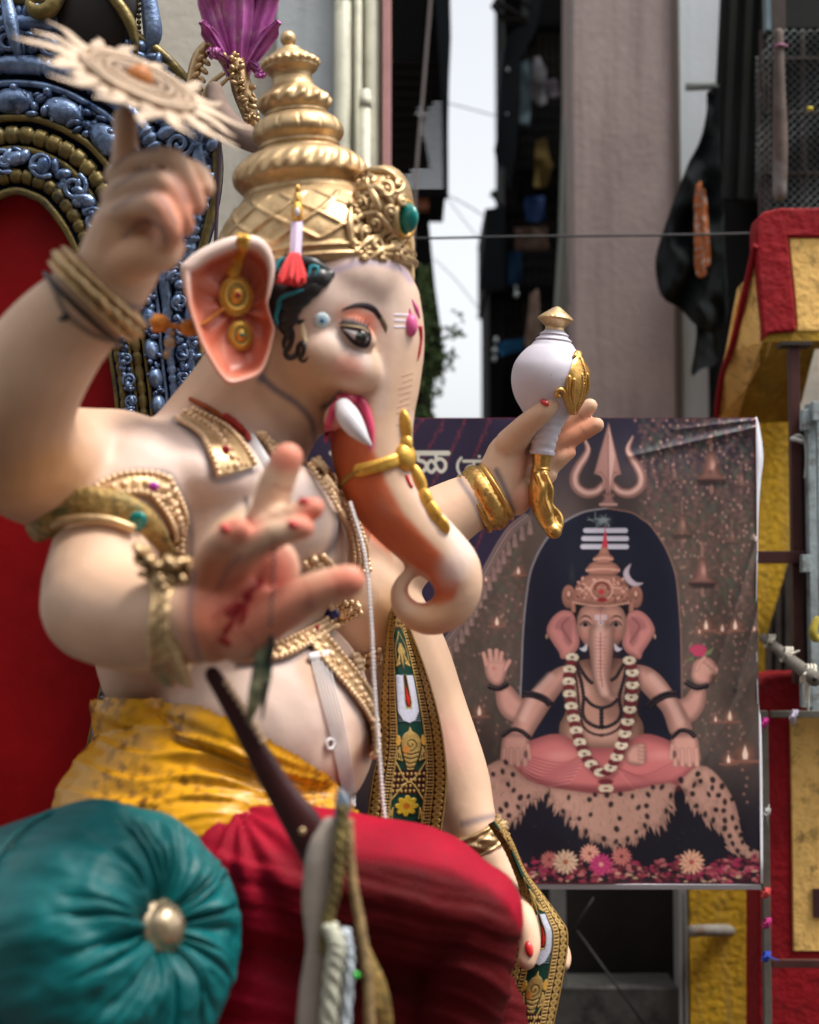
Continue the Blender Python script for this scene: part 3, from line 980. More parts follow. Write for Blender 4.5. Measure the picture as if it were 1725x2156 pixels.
# ---- eye
def surf_patch(poly, lift, n=9, D=4.1, bvh=None):
    """filled leaf-shaped patch between an upper and a lower edge, wrapped on the surface"""
    up, lo = [catmull(np.array(q, dtype=float), 6) for q in poly]
    m = min(len(up), len(lo))
    up = up[np.linspace(0, len(up) - 1, m).astype(int)]; lo = lo[np.linspace(0, len(lo) - 1, m).astype(int)]
    V, F = [], []
    for i in range(m):
        for k in range(n):
            q = up[i] + (lo[i] - up[i]) * k / (n - 1)
            p, nn = hit(q[0], q[1], D, bvh, TORSO_FROM[0])
            nn = nn if nn @ FW < 0 else -nn
            V.append(p + nn * (lift + 0.004 * math.sin(math.pi * k / (n - 1))))
    F = [(i * n + k, i * n + k + 1, (i + 1) * n + k + 1, (i + 1) * n + k) for i in range(m - 1) for k in range(n - 1)]
    return np.array(V), F
eye = MB().add(*surf_patch(([(724, 692), (742, 694), (760, 699), (774, 706)], [(726, 696), (740, 710), (755, 721), (773, 722)]), 0.003)).build('eye', mat('eye_white', (0.66, 0.60, 0.60), rough=0.3, coat=0.3), statue)
MB().add(*disc_on(761, 710, 15, 14, 0.011)).build('iris', mat('iris_paint', (0.022, 0.016, 0.010), rough=0.2, coat=0.4), eye)
MB().add(*disc_on(759, 708, 4.5, 6, 0.0145)).build('green_glint', mat('glint_green', (0.015, 0.07, 0.06), rough=.2), eye)  # greenish glint painted on the dark iris
MB().add(*disc_on(755, 704, 1.8, 1.8, 0.0165)).build('eye_glint', M_WHITE, eye)
PLUM = mat('plum_black', (0.018, 0.007, 0.010), rough=.45)
FL = 0.3
for pts, r, tp in (([(715, 682), (730, 684), (753, 687), (771, 693), (778, 703)], 0.0042, [.5, 1, 1.1, 1.1, .5]),
                   ([(722, 690), (742, 693), (761, 698), (775, 706)], 0.0040, [.6, 1, 1.1, 1]),
                   ([(720, 689), (733, 705), (745, 717), (758, 724), (770, 725), (776, 715), (776, 703)], 0.0062, [.5, .9, 1.1, 1.25, 1.3, 1.0, .8])):
    MB().add(*surf_tube(pts, r, 6, 8, 0.006, FL, taper=tp)).build('eye_outline', PLUM, eye)
for k in range(9):
    t = (k + .3) / 9
    x, y = np.interp(t, [0, .5, 1], [722, 746, 774]), np.interp(t, [0, .5, 1], [682, 685, 693])
    MB().add(*surf_tube([(x, y), (x - 1 + 3 * t, y - 7), (x - 5 + 9 * t, y - 15 + 3 * abs(t - .4))], 0.0042, 3, 5, 0.009, FL, taper=[1.3, .8, .25])).build('eyelash', PLUM, eye)
MB().add(*surf_tube([(719, 655), (730, 648), (748, 642), (769, 643), (786, 652), (799, 669)], 0.0100, 7, 8, 0.0, FL, taper=[.15, .5, .8, .95, 1.15, 1.0])).build('eyebrow', PLUM, eye)
MB().add(*surf_tube([(795, 662), (803, 675), (810, 688), (812, 700)], 0.0105, 6, 8, -0.0005, FL, taper=[.9, 1, .9, .3])).build('eyebrow_tail', mat('brow_olive', (.12, .085, .05), rough=.5), eye)
MB().add(*surf_tube([(719, 685), (738, 688.5), (758, 692), (773, 700)], 0.0022, 6, 8, 0.009, .5, taper=[.5, 1, 1.2, .9])).build('eyelid_edge', mat('cream_lid', (.66, .50, .30), rough=.4), eye)
dot = MB().add(*disc_on(678, 675, 17, 17, 0.006)).build('temple_dot', mat('pale_blue_dot', (.55, .68, .74), rough=.4), statue)
MB().add(*disc_on(678, 675, 7, 7, 0.009)).build('dot_centre', mat('dot_blue', (.01, .15, .32), rough=.3), dot)
# forehead mark
tk = MB()
for y in (663, 675, 688):
    tk.add(*surf_tube([(832, y), (846, y), (860, y + 1)], 0.0042, 3, 6, 0.0, .25))
tk = tk.build('forehead_stripes', mat('lilac_white', (.60, .52, .60), rough=.45), statue)
MB().add(*disc_on(865, 685, 15, 25, 0.022)).add(*surf_tube([(866, 690), (865, 672), (862, 650)], .016, 4, 10, .002, .6, taper=[1, .6, .1])).add(*surf_tube([(868, 632), (875, 650), (882, 668)], .010, 4, 8, 0, .7, taper=[.3, 1, .5])).build('forehead_drop', M_PINK, tk)
MB().add(*surf_tube([(884, 690), (886, 715), (882, 745), (879, 760)], 0.007, 5, 7, 0.0, taper=[1.3, 1, .8, .3])).build('forehead_line', M_RUBY, tk)
# tusk
MB().add(*ctube([(724, 858, 4.10, 20), (734, 878, 4.06, 25), (750, 902, 4.04, 21), (766, 922, 4.03, 12), (782, 938, 4.03, 2)], 6, 18)).build('tusk', M_WHITE, statue)
lp = MB()
lp.add(*surf_tube([(714, 838), (735, 836), (758, 848), (772, 875), (780, 905), (784, 936)], 0.018, 6, 10, 0.004, .7, taper=[.4, 1, 1.2, .9, .7, .2]))
lp.add(*surf_tube([(714, 838), (702, 862), (692, 895), (686, 930)], 0.012, 6, 10, 0.002, .7, taper=[.3, .9, 1, .3]))
lp.build('lip', mat('lip_paint', (.60, .05, .13), rough=.3, coat=.3), statue)
# trunk wrinkles
wr = MB()
for k in range(9):
    y = 788 + k * 13
    xr = np.interp(y, [780, 840, 900], [876, 868, 864])
    wr.add(*surf_tube([(xr - 28 + 4 * math.sin(k * 2), y + 4), (xr - 16, y), (xr - 5, y - 3)], 0.0022, 3, 5, 0.0, .5))
wr.build('trunk_wrinkle', mat('wrinkle_paint', (.42, .23, .15), rough=.5), statue)
# gold band and leaf chain on the trunk
tb = MB()
tb.add(*surf_tube([(757, 990), (785, 984), (815, 975), (842, 965)], 0.021, 5, 10, 0.004, .35))
for k in range(14):
    x = 765 + k * 5.6
    tb.add(*disc_on(x, 987 - (x - 757) * .29, 2.6, 2.6, 0.016))
band = tb.build('trunk_band', M_GOLDY, statue)
MB().add(*surf_tube([(716, 1027), (735, 1004), (757, 992)], 0.009, 5, 8, 0.004)).build('band_cord', mat('gold_cord', (.30, .17, .04), rough=.6), band)
for k, (x, y, rx, ry, rot) in enumerate(((857, 900, 11, 40, -6), (860, 962, 28, 32, 0), (858, 935, 13, 24, 0), (884, 1012, 13, 42, -22), (900, 1050, 12, 26, -25), (917, 1078, 13, 34, -32), (936, 1104, 10, 26, -36))):
    lv = MB().add(*disc_on(x - 7, y, rx, ry, 0.03, D=4.3, rot=rot))
    lv.build('trunk_leaf', M_GOLDY, band)
MB().add(*surf_tube([(856, 1003), (862, 1018), (866, 1024)], 0.006, 3, 6, 0.001)).build('trunk_red_mark', M_RED, statue)
# ================================================================== bangles, plaques and other ornaments that belong to the figure
M_BROC = mat('gold_brocade', (0.30, 0.19, 0.06), rough=0.5, metal=0.4, var=0.5, vscale=45, bump=0.006, bscale=55, dirt=(0.015, 0.06, 0.03), dscale=14, damt=0.9)
M_CREAMG = mat('pale_gold_beads', (0.72, 0.50, 0.30), rough=0.35, metal=0.35, var=0.25, vscale=30)
M_PEARL = mat('pearl', (0.72, 0.68, 0.68), rough=0.3, coat=0.3, var=0.05)

def bangle(cx, cy, D, axis, r, rows, seg=64, sy=1.0, tw=18, amp=0.05):
    """moulded bangle: rows = list of (offset along the axis, radius factor) in reading units"""
    ax = frame_z(axis, FW)
    R = px(r, D)
    prof = [(R * f, px(h, D)) for h, f in catmull(np.array(rows, dtype=float), 5)]
    inner = [(R * 0.93, prof[-1][1]), (R * 0.93, prof[0][1])]
    n = len(prof)
    h0, h1 = prof[0][1], prof[-1][1]
    def fn(a, rr, hh, i):
        if i < n:
            mid = 4 * (hh - h0) * (h1 - hh) / (h1 - h0) ** 2
            rr = rr * (1 + amp * np.sin(a * tw + hh * 160) * mid)
        return rr, hh
    V, F = lathe(prof + inner + [prof[0]], at(cx, cy, D), ax, seg, sy, fn)
    return V, F[:-2]

def view_dir(dx, dy, dz):
    return nrm(RT * dx - UP * dy + FW * dz)

rows3 = [(-28, 1.0), (-24, 1.12), (-18, 1.13), (-14, 1.03), (-8, 1.12), (0, 1.17), (8, 1.12), (14, 1.03), (18, 1.13), (24, 1.12), (28, 1.0)]
MB().add(*bangle(207, 620, 3.485, view_dir(104, -106, -.10), 104, rows3, amp=.06)).build('bangle', M_GOLD, statue)
MB().add(*bangle(1022, 1048, 4.998, view_dir(78, -45, .2), 63, [(-34, 1.0), (-30, 1.09), (-24, 1.10), (-20, 1.05), (-12, 1.13), (0, 1.17), (12, 1.13), (20, 1.05), (24, 1.10), (30, 1.09), (34, 1.0)], tw=26, amp=.03)).build('bangle', M_GOLDB, statue)
MB().add(*bangle(1008, 1765, 4.865, view_dir(45, 95, -.2), 58, [(-26, 1.0), (-22, 1.1), (-15, 1.04), (-8, 1.16), (4, 1.16), (12, 1.04), (20, 1.1), (24, 1.0)], tw=14)).build('bangle', M_GOLD, statue)
wb = MB().add(*bangle(366, 1309, 3.435, view_dir(75, 4, -.35), 119, [(-34, .98), (-28, 1.06), (-18, 1.03), (-8, 1.10), (8, 1.10), (18, 1.03), (28, 1.06), (34, .98)], tw=24, amp=.05)).build('bangle', M_GOLD, statue)
# carved leaves of the wrist ornament
lf = MB()
for k in range(44):
    t = random.random()
    x = np.interp(t, [0, .45, 1], [290, 350, 395]) + random.uniform(-16, 16)
    y = np.interp(t, [0, .45, 1], [1165, 1215, 1200]) + random.uniform(-26, 26)
    d = 3.345 + random.uniform(-.02, .03)
    lf.add(*ellipsoid(at(x, y, d), (px(random.uniform(12, 22), d), px(random.uniform(8, 13), d), .028), frame_z(-FW, view_dir(random.uniform(.3, 1), random.uniform(-.2, .9), 0)), 10, 6))
for k in range(15):
    t = k / 14
    x = np.interp(t, [0, .5, 1], [342, 346, 378]); y = np.interp(t, [0, .5, 1], [1215, 1325, 1428])
    lf.add(*ellipsoid(at(x, y, 3.315 + .05 * (2 * t - 1) ** 2), (px(36, 3.3), px(13, 3.3), .026), frame_z(-FW, view_dir(.8, .5, 0)), 10, 6))
lf.build('wrist_leaf_ornament', M_GOLD, wb)

def bead_line(pts, r, gap, mb, n=8, lift=0.004, dmin=0.0, D=4.2, bvh=None, free=False):
    P = np.array([at(*q) for q in catmull(np.array(pts, dtype=float), n)]) if free else surf_path(pts, n, lift, bvh, D, dmin)
    L = np.r_[0, np.cumsum(np.linalg.norm(np.diff(P, axis=0), axis=1))]
    for s in np.arange(0, L[-1], gap):
        mb.add(*ellipsoid(np.array([np.interp(s, L, P[:, k]) for k in range(3)]), (r, r, r), None, 8, 5))
    return mb

def plaque(up, lo, name, beads=True, m=None, lift=0.012, parent=None):
    o = MB().add(*surf_patch((up, lo), lift, 7)).build(name, m or M_GOLD, parent or statue)
    b = MB()
    bead_line(up, 0.009, 0.017, b, lift=lift + .004)
    bead_line(lo, 0.009, 0.017, b, lift=lift + .004)
    mid = [((a[0] + c[0]) / 2, (a[1] + c[1]) / 2) for a, c in zip(up, lo)]
    bead_line(mid, 0.012, 0.030, b, lift=lift + .004)
    for _ in range(26):
        i = random.randrange(len(up) - 1); t = random.random(); s = random.uniform(.15, .85)
        a = np.array(up[i]) * (1 - t) + np.array(up[i + 1]) * t; c = np.array(lo[i]) * (1 - t) + np.array(lo[i + 1]) * t
        q = a + (c - a) * s
        b.add(*disc_on(q[0], q[1], random.uniform(5, 9), random.uniform(3, 6), lift + 0.012, rot=random.uniform(0, 180)))
    b.build('beading', M_CREAMG, o)
    return o
TORSO_FROM[0] = 3.72
p1 = plaque([(372, 890), (420, 922), (442, 962), (458, 1002)], [(414, 866), (470, 903), (510, 948), (532, 985)], 'shoulder_plaque')
MB().add(*disc_on(470, 957, 9, 12, 0.035, rot=-35)).build('plaque_ruby', M_RUBY, p1)
p2 = plaque([(205, 1028), (262, 1004), (318, 1000), (352, 1010)], [(232, 1052), (285, 1040), (330, 1048), (368, 1062)], 'shoulder_plaque')
MB().add(*disc_on(318, 1027, 14, 11, 0.035)).build('plaque_gem', M_PURP, p2)
plaque([(352, 1010), (375, 1060), (390, 1115), (390, 1175)], [(318, 1048), (346, 1085), (364, 1130), (372, 1178)], 'shoulder_plaque')
# armlet sash on the near upper arm
arm = MB().add(*surf_tube([(72, 1108), (120, 1082), (185, 1074), (245, 1078), (300, 1110), (345, 1175)], 0.058, 6, 12, 0.0, .4, taper=[.8, 1, 1.1, 1, .9, .7])).build('armlet_sash', M_BROC, statue)
MB().add(*disc_on(283, 1102, 22, 16, 0.05, rot=30)).build('armlet_stone', M_EMER, arm)
MB().add(*surf_tube([(150, 1060), (215, 1052), (270, 1066), (318, 1098), (352, 1150)], 0.016, 6, 8, 0.01)).add(*surf_tube([(80, 1122), (150, 1106), (220, 1104), (270, 1120)], 0.013, 6, 8, 0.02)).build('armlet_cord', M_GOLD, arm)
# chest band, belly bands
o = plaque([(652, 978), (700, 1050), (738, 1130), (758, 1205)], [(672, 965), (722, 1040), (758, 1120), (778, 1205)], 'chest_band', m=M_CREAMG, lift=.006)
b = MB()
for dx in (-14, 0, 12):
    bead_line([(662 + dx, 990), (708 + dx, 1058), (742 + dx, 1135), (752 + dx, 1210)], 0.0085, 0.0175, b, lift=.018)
b.build('chest_beads', M_CREAMG, o)
o = plaque([(500, 1372), (580, 1362), (640, 1330), (700, 1285), (748, 1262)], [(508, 1396), (590, 1388), (655, 1356), (715, 1312), (762, 1285)], 'belly_band')
MB().add(*disc_on(690, 1286, 15, 20, 0.04, rot=20)).build('band_sapphire', M_BLUE, o)
MB().add(*disc_on(657, 1334, 6, 9, 0.04)).build('band_ruby', M_RUBY, o)
plaque([(640, 1345), (682, 1400), (735, 1460), (772, 1520), (778, 1590)], [(668, 1330), (712, 1382), (765, 1450), (792, 1515), (794, 1590)], 'belly_band')
plaque([(640, 1180), (662, 1215), (680, 1250), (690, 1275)], [(676, 1165), (700, 1205), (718, 1240), (728, 1268)], 'chest_plaque')
plaque([(735, 1385), (770, 1376), (800, 1362)], [(745, 1410), (778, 1400), (806, 1386)], 'belly_band', m=M_GOLD)
MB().add(*surf_tube([(524, 926), (542, 956), (566, 996), (590, 1040)], .020, 5, 8, .004, .3)).build('chest_strap', mat('white_strap', (.55, .54, .55), rough=.5, var=.1), statue)
plaque([(540, 916), (566, 956), (592, 1000)], [(554, 912), (580, 950), (606, 994)], 'chest_plaque', m=M_CREAMG)
TORSO_FROM[0] = 0.0
MB().add(*bangle(176, 652, 3.505, view_dir(104, -106, -.10), 108, [(-5, .97), (-3, 1.02), (0, 1.035), (3, 1.02), (5, .97)], amp=.0)).add(*ctube([(128, 650, 3.42, 7), (140, 668, 3.40, 8), (118, 672, 3.41, 3)], 4, 8)).build('black_wrist_cord', M_BLACK, statue)
# nails
nm = mat('red_nail', (0.50, 0.02, 0.02), rough=0.22, coat=0.5)
for x, y, rx, ry, rot in ((1147, 848, 12, 6, -38), (1114, 1998, 9, 17, 12), (640, 1056, 14, 8, -28), (618, 1104, 14, 8, -24), (474, 1112, 14, 8, -38)):
    MB().add(*disc_on(x, y, rx, ry, 0.010, 4.9, rot=-rot)).build('fingernail', nm, statue)
# auspicious sign painted on the palm
pm = MB()
for pts in ([(478, 1330), (500, 1300), (530, 1262)], [(482, 1290), (505, 1275), (520, 1290), (510, 1310)], [(520, 1255), (540, 1240), (548, 1222)], [(468, 1345), (480, 1352)]):
    pm.add(*surf_tube(pts, 0.010, 5, 7, 0.0, .3))
pm.build('palm_sign', mat('vermilion', (.26, .006, .006), rough=.6), statue)

# ---- things hung on the figure
TORSO_FROM[0] = 3.72
def pearl_string(name, pts, r, gap, label, m=M_PEARL, free=True, cat='pearl string'):
    mb = bead_line(pts, r, gap, MB(), free=free)
    o = mb.build(name, m, None)
    return tag(o, label, cat)
pearl_string('pearl_string', [(738, 1060, 4.10), (762, 1140, 4.07), (775, 1220, 4.06), (783, 1330, 4.05), (788, 1440, 4.05), (797, 1560, 4.06), (806, 1680, 4.06), (812, 1735, 4.06)], 0.0062, 0.0115,
             'single long string of small white pearls hanging beside the belly')
tr = thing('sacred_thread', at(735, 1690, 4.0), 'flat white ribbon of many threads falling across the pale belly', 'ribbon')
for k in range(6):
    o = (k - 2.5) * 6.4
    P = surf_path([(668 + o, 1385), (690 + o, 1470), (712 + o * .9, 1560), (726 + o * .8, 1640), (736 + o * .7, 1695)], 8, 0.008, D=4.2)
    MB().add(*tube(P, 0.0030, 6)).build('thread_strand', M_PEARL, tr)
MB().add(*surf_tube([(652, 1388), (670, 1384), (690, 1382)], 0.014, 4, 8, 0.012, .5)).build('thread_knot', M_PEARL, tr)
lp_ = [(692 + 8 * math.cos(a), 1566 + 11 * math.sin(a)) for a in np.linspace(0, 5.6, 9)]
MB().add(*surf_tube(lp_, 0.005, 3, 6, 0.008)).build('thread_loop', M_PEARL, tr)
cd = thing('neck_cord', at(520, 925, 4.0), 'rust red cord knotted round the neck above the shoulder plaque', 'cord')
MB().add(*surf_tube([(404, 842), (440, 860), (478, 885), (505, 908), (526, 925)], 0.007, 6, 8, 0.006, taper=[1, 1.3, 1, 1.5, .8])).build('cord', mat('rust_cord', (.26, .06, .01), rough=.8, var=.3, vscale=50), cd)
MB().add(*surf_tube([(478, 880), (492, 892), (504, 905)], 0.013, 4, 8, 0.010)).add(*surf_tube([(505, 905), (516, 918), (520, 930)], 0.008, 4, 8, 0.012)).build('knot', mat('red_cord', (.30, .02, .012), rough=.8), cd)
pearl_string('bead_string', [(578, 1160, 3.24), (576, 1210, 3.23), (572, 1270, 3.22), (570, 1318, 3.22)], 0.0050, 0.0150, 'short string of dark beads hanging from the blessing palm', M_BLACK, cat='bead string')

TORSO_FROM[0] = 0.0
# ================================================================== conch held up by the far hand
conch = thing('conch_shell', at(1160, 1130, 4.94), 'white ceremonial conch with gold finial and curled gold handle, held up', 'conch')
KD = 4.945
def kx(y):
    return np.interp(y, [640, 672, 796, 958, 1000], [1175, 1170, 1159, 1141, 1138])
KAX = frame_z(nrm(at(1175, 640, KD) - at(1141, 958, KD)), RT)
def klathe(prof, seg=64, rel=None):
    ang = np.linspace(0, 2 * math.pi, seg, endpoint=False)
    V = []
    for y, hw in prof:
        c = at(float(kx(y)), y, KD)
        r = px(hw, KD) * np.ones(seg)
        if rel is not None:
            r = r + rel(ang, y)
        V.append(c + (r * np.cos(ang))[:, None] * KAX[0] + (r * np.sin(ang))[:, None] * KAX[1])
    n = len(prof)
    F = [(i * seg + j, (i + 1) * seg + j, (i + 1) * seg + (j + 1) % seg, i * seg + (j + 1) % seg) for i in range(n - 1) for j in range(seg)]
    F += [tuple(range(seg)), tuple((n - 1) * seg + j for j in range(seg))[::-1]]
    return np.concatenate(V), F
M_SHELL = mat('conch_paint', (0.52, 0.49, 0.55), rough=0.45, var=0.04, vscale=14, dirt=(0.10, 0.07, 0.05), dscale=55, damt=0.0)
nt = M_SHELL.node_tree
vt = nt.nodes.new('ShaderNodeTexVoronoi'); vt.inputs['Scale'].default_value = 42
tcn = nt.nodes.new('ShaderNodeTexCoord'); nt.links.new(tcn.outputs['Object'], vt.inputs['Vector'])
mr = nt.nodes.new('ShaderNodeMapRange'); mr.inputs['From Min'].default_value = 0.07; mr.inputs['From Max'].default_value = 0.10; mr.inputs['To Min'].default_value = 0.75; mr.inputs['To Max'].default_value = 0.0
nz = nt.nodes.new('ShaderNodeTexNoise'); nz.inputs['Scale'].default_value = 16; nt.links.new(tcn.outputs['Object'], nz.inputs['Vector'])
gt = nt.nodes.new('ShaderNodeMath'); gt.operation = 'GREATER_THAN'; gt.inputs[1].default_value = 0.6; nt.links.new(nz.outputs['Fac'], gt.inputs[0])
ml = nt.nodes.new('ShaderNodeMath'); ml.operation = 'MULTIPLY'; nt.links.new(vt.outputs['Distance'], mr.inputs['Value']); nt.links.new(mr.outputs[0], ml.inputs[0]); nt.links.new(gt.outputs[0], ml.inputs[1])
mx = nt.nodes.new('ShaderNodeMix'); mx.data_type = 'RGBA'; mx.inputs['B'].default_value = (.06, .04, .03, 1)
pb = nt.nodes['Principled BSDF']; srcl = pb.inputs['Base Color'].links[0].from_socket
nt.links.new(ml.outputs[0], mx.inputs['Factor']); nt.links.new(srcl, mx.inputs['A']); nt.links.new(mx.outputs['Result'], pb.inputs['Base Color'])
shp = smooth_prof([(694, 19), (699, 23), (705, 31), (708, 29), (712, 33), (717, 39), (720, 37), (724, 42), (731, 47), (740, 57), (755, 69), (775, 79), (797, 82), (820, 79), (845, 69), (866, 54), (884, 42), (905, 34), (930, 29), (948, 25), (950, 27), (958, 26)], 5)
Vk, Fk = klathe(shp, 72, lambda a, y: -0.0045 * sstep(.55, 1, np.sin(y * 0.40 - a)) * sstep(872, 885, y) * (1 - sstep(940, 948, y)))
MB().add(Vk, Fk).build('shell', M_SHELL, conch)
KB = BVHTree.FromPolygons([tuple(v) for v in Vk], Fk)
MB().add(*klathe(smooth_prof([(645, 1), (648, 8), (656, 19), (665, 31), (671, 36), (675, 35), (680, 30), (688, 21), (692, 20), (696, 21)], 5), 64, lambda a, y: .003 * np.sin(a * 22) * math.exp(-((y - 672) / 4) ** 2))).build('finial', M_GOLD, conch)
MB().add(*klathe(smooth_prof([(955, 24), (960, 21), (972, 19), (983, 18), (987, 20), (990, 19)], 4), 48)).build('collar', M_GOLDB, conch)
hd = [ctube([(1138, 985, KD, 19), (1138, 1010, KD, 22), (1137, 1040, KD, 24), (1143, 1070, KD, 23), (1152, 1095, KD, 19), (1162, 1112, KD, 17)], 6, 16), ell(1166, 1118, KD - .01, 18, 17, 18),
      ctube([(1166, 1118, KD, 15), (1177, 1108, KD, 10), (1179, 1090, KD, 8), (1172, 1075, KD, 6)], 5, 12)]
for pts in ([(1148, 1000, KD - .03, 7), (1160, 1030, KD - .03, 7), (1160, 1060, KD - .02, 6), (1172, 1076, KD - .01, 5)], [(1130, 1000, KD - .034, 5), (1140, 1030, KD - .038, 6), (1134, 1055, KD - .036, 5)], [(1150, 1020, KD - .035, 5), (1147, 1048, KD - .038, 5), (1158, 1080, KD - .03, 5)]):
    hd.append(ctube(pts, 5, 8))
Vh, Fh = fuse(hd, 0.0045, 2)
link('handle', mesh(Vh, Fh), conch, M_GOLDB)
lf = MB().add(*surf_patch(([(1212, 745), (1196, 790), (1192, 830), (1204, 868)], [(1214, 742), (1238, 780), (1240, 820), (1207, 868)]), .006, 9, KD, KB))
for pts, r in (([(1196, 795), (1194, 830), (1204, 866)], .009), ([(1206, 800), (1203, 835), (1206, 866)], .008), ([(1232, 790), (1233, 820), (1208, 866)], .008), ([(1222, 790), (1221, 825), (1207, 866)], .006),
               ([(1213, 745), (1222, 765), (1228, 790), (1224, 830), (1210, 862)], .007), ([(1200, 866), (1192, 840), (1185, 822), (1176, 820), (1171, 828), (1176, 833)], .0085), ([(1208, 752), (1212, 744), (1219, 748), (1216, 756)], .007)):
    lf.add(*surf_tube(pts, r, 5, 8, .008, bvh=KB, D=KD))
for k in range(14):
    y = 770 + k * 6
    lf.add(*disc_on(np.interp(y, [770, 800, 850], [1222, 1227, 1215]), y, 5, 1.6, .014, KD, KB))
lf.build('gold_leaf', M_GOLDB, conch)

# ================================================================== flaming disc on the raised finger
disc = thing('flaming_disc', at(280, 260, 3.40), 'pale gold disc with wavy flame rays balanced on the raised finger', 'disc')
n_ = nrm(-FW * 0.43 + (RT * 0.49 + UP * 0.87) * 0.90)
m_ = nrm(RT * 0.87 - UP * 0.49); m_ = nrm(m_ - (m_ @ n_) * n_)
DX = np.array([m_, np.cross(n_, m_), n_])
dc = at(290, 175, 3.38)
r1 = px(112, 3.38)
M_PGOLD = mat('matt_pale_gold', (0.48, 0.36, 0.26), rough=0.5, metal=0.25, var=0.25, vscale=16, bump=.002, bscale=50)
def ringpart(prof, m, name):
    return MB().add(*lathe([(r1 * r, h) for r, h in prof], dc, DX, 72)).build(name, m, disc)
ringpart([(.001, -.012), (1.20, -.012), (1.22, -.002), (1.20, .004), (.001, .004)], mat('brown_gold_ground', (.13, .06, .03), rough=.7, var=.3, vscale=14), 'plate')
for r_, w_ in ((1.12, .05), (.95, .035), (.64, .04), (.44, .035)):
    ringpart([(r_ - w_, .003), (r_ - w_, .014), (r_ - w_ * .5, .020), (r_ + w_ * .5, .020), (r_ + w_, .014), (r_ + w_, .003)], M_PGOLD, 'raised_ring')
for k in range(36):
    a = 2 * math.pi * k / 36
    MB().add(*ellipsoid(dc + r1 * .80 * (DX[0] * math.cos(a) + DX[1] * math.sin(a)) + n_ * .006, (r1 * .10, r1 * .035, .010), np.array([DX[0] * math.cos(a) + DX[1] * math.sin(a), -DX[0] * math.sin(a) + DX[1] * math.cos(a), n_]), 8, 5)).build('spoke', M_PGOLD, disc)
MB().add(*ellipsoid(dc + n_ * .01, (r1 * .26, r1 * .26, .035), DX, 16, 10)).build('boss', mat('orange_boss', (.42, .15, .04), rough=.5), disc)
for k in range(16):
    a = 2 * math.pi * (k + .3) / 16
    e, f_ = DX[0] * math.cos(a) + DX[1] * math.sin(a), -DX[0] * math.sin(a) + DX[1] * math.cos(a)
    for j, (L, wd, sh) in enumerate(((r1 * (1.3 if k % 2 else 1.0), .19, 0), (r1 * .55, .16, .20))):
        P = [dc + e * (r1 * 1.08 + L * t) + f_ * r1 * (sh * 1.1 + .15 * math.sin(t * 5.5 + k) * (.3 + t)) - n_ * .004 * j for t in np.linspace(0, 1, 10)]
        MB().add(*tube(catmull(P, 2), r1 * np.interp(np.linspace(0, 1, 19), [0, .3, .7, 1], [wd * .8, wd, wd * .6, .02]), 8, flat=.3, ref=n_)).build('flame_ray', M_PGOLD, disc)

# ================================================================== lotus and the dusty bracket behind the crown
lot = thing('purple_lotus', at(500, 300, 4.95), 'purple lotus bud on a gold openwork stem behind the crown', 'lotus ornament')
LD = 4.95
M_PURPLE = mat('lotus_purple', (0.46, 0.11, 0.37), rough=0.42, var=0.35, vscale=14, dirt=(.62, .38, .46), dscale=9, damt=.8, coat=.1)
def petal(base, tip, w, bend, D0, D1):
    b, t = np.array(base, float), np.array(tip, float)
    d = (t - b) / np.linalg.norm(t - b); nn = np.array([-d[1], d[0]])
    V, F = [], []
    nu, nv = 17, 20
    for i in range(nv):
        s = i / (nv - 1)
        ww = w * (.32 + .95 * math.sin(math.pi * min(1, .05 + .70 * s)) ** .8) * (1 - .55 * sstep(.86, 1, s))
        c = b + (t - b) * s + nn * bend * s * s
        for j in range(nu):
            u = j / (nu - 1) * 2 - 1
            rib = .010 * math.cos(u * 11) * (1 - .4 * s)
            curl = -.05 * sstep(.7, 1, s) + .05 * u * u
            V.append(at(*(c + nn * ww * u + d * (-10 * u * u * s)), D0 + (D1 - D0) * s + curl + rib))
    F = [(i * nu + j, i * nu + j + 1, (i + 1) * nu + j + 1, (i + 1) * nu + j) for i in range(nv - 1) for j in range(nu - 1)]
    return V, F
for base, tip, w, bend, d0, d1 in (((498, 165), (470, -80), 36, -6, 5.00, 4.98), ((505, 165), (525, -80), 36, 6, 4.98, 4.95), ((508, 160), (566, -60), 26, 10, 4.97, 4.92), ((492, 160), (442, -40), 24, -12, 4.96, 4.90), ((486, 152), (440, 40), 14, -16, 4.94, 4.87),
                                   ((518, 148), (574, 40), 15, 14, 4.94, 4.88), ((500, 150), (500, -70), 30, 2, 4.94, 4.88), ((522, 128), (560, 150), 9, 10, 4.93, 4.9), ((484, 130), (446, 100), 9, -8, 4.92, 4.88)):
    o = MB().add(*petal(base, tip, w, bend, d0, d1)).build('petal', M_PURPLE, lot)
    sm = o.modifiers.new('thick', 'SOLIDIFY'); sm.thickness = .012
stm = MB()
for pts in ([(500, 130, LD, 16), (508, 180, LD, 22), (520, 230, LD, 16), (535, 275, LD + .03, 12), (548, 320, LD + .05, 10)], [(445, 90, LD, 12), (420, 120, LD, 15), (405, 170, LD, 13), (398, 220, LD, 10)]):
    stm.add(*ctube(pts, 6, 12))
for k in range(60):
    t = random.random()
    x = np.interp(t, [0, 1], [488, 540]) + random.uniform(-26, 26) * (1 - .5 * t); y = np.interp(t, [0, 1], [110, 270])
    stm.add(*ell(x, y, LD - .03 + random.uniform(-.02, .02), random.uniform(5, 11), random.uniform(3, 7), 7, random.uniform(0, 180), nu=8, nv=5))
for k in range(16):
    y = 95 + k * 9
    stm.add(*ell(np.interp(y, [95, 230], [438, 400]) + (-1) ** k * 7, y, LD - .02, 12, 6, 8, 40 * (-1) ** k, nu=8, nv=5))
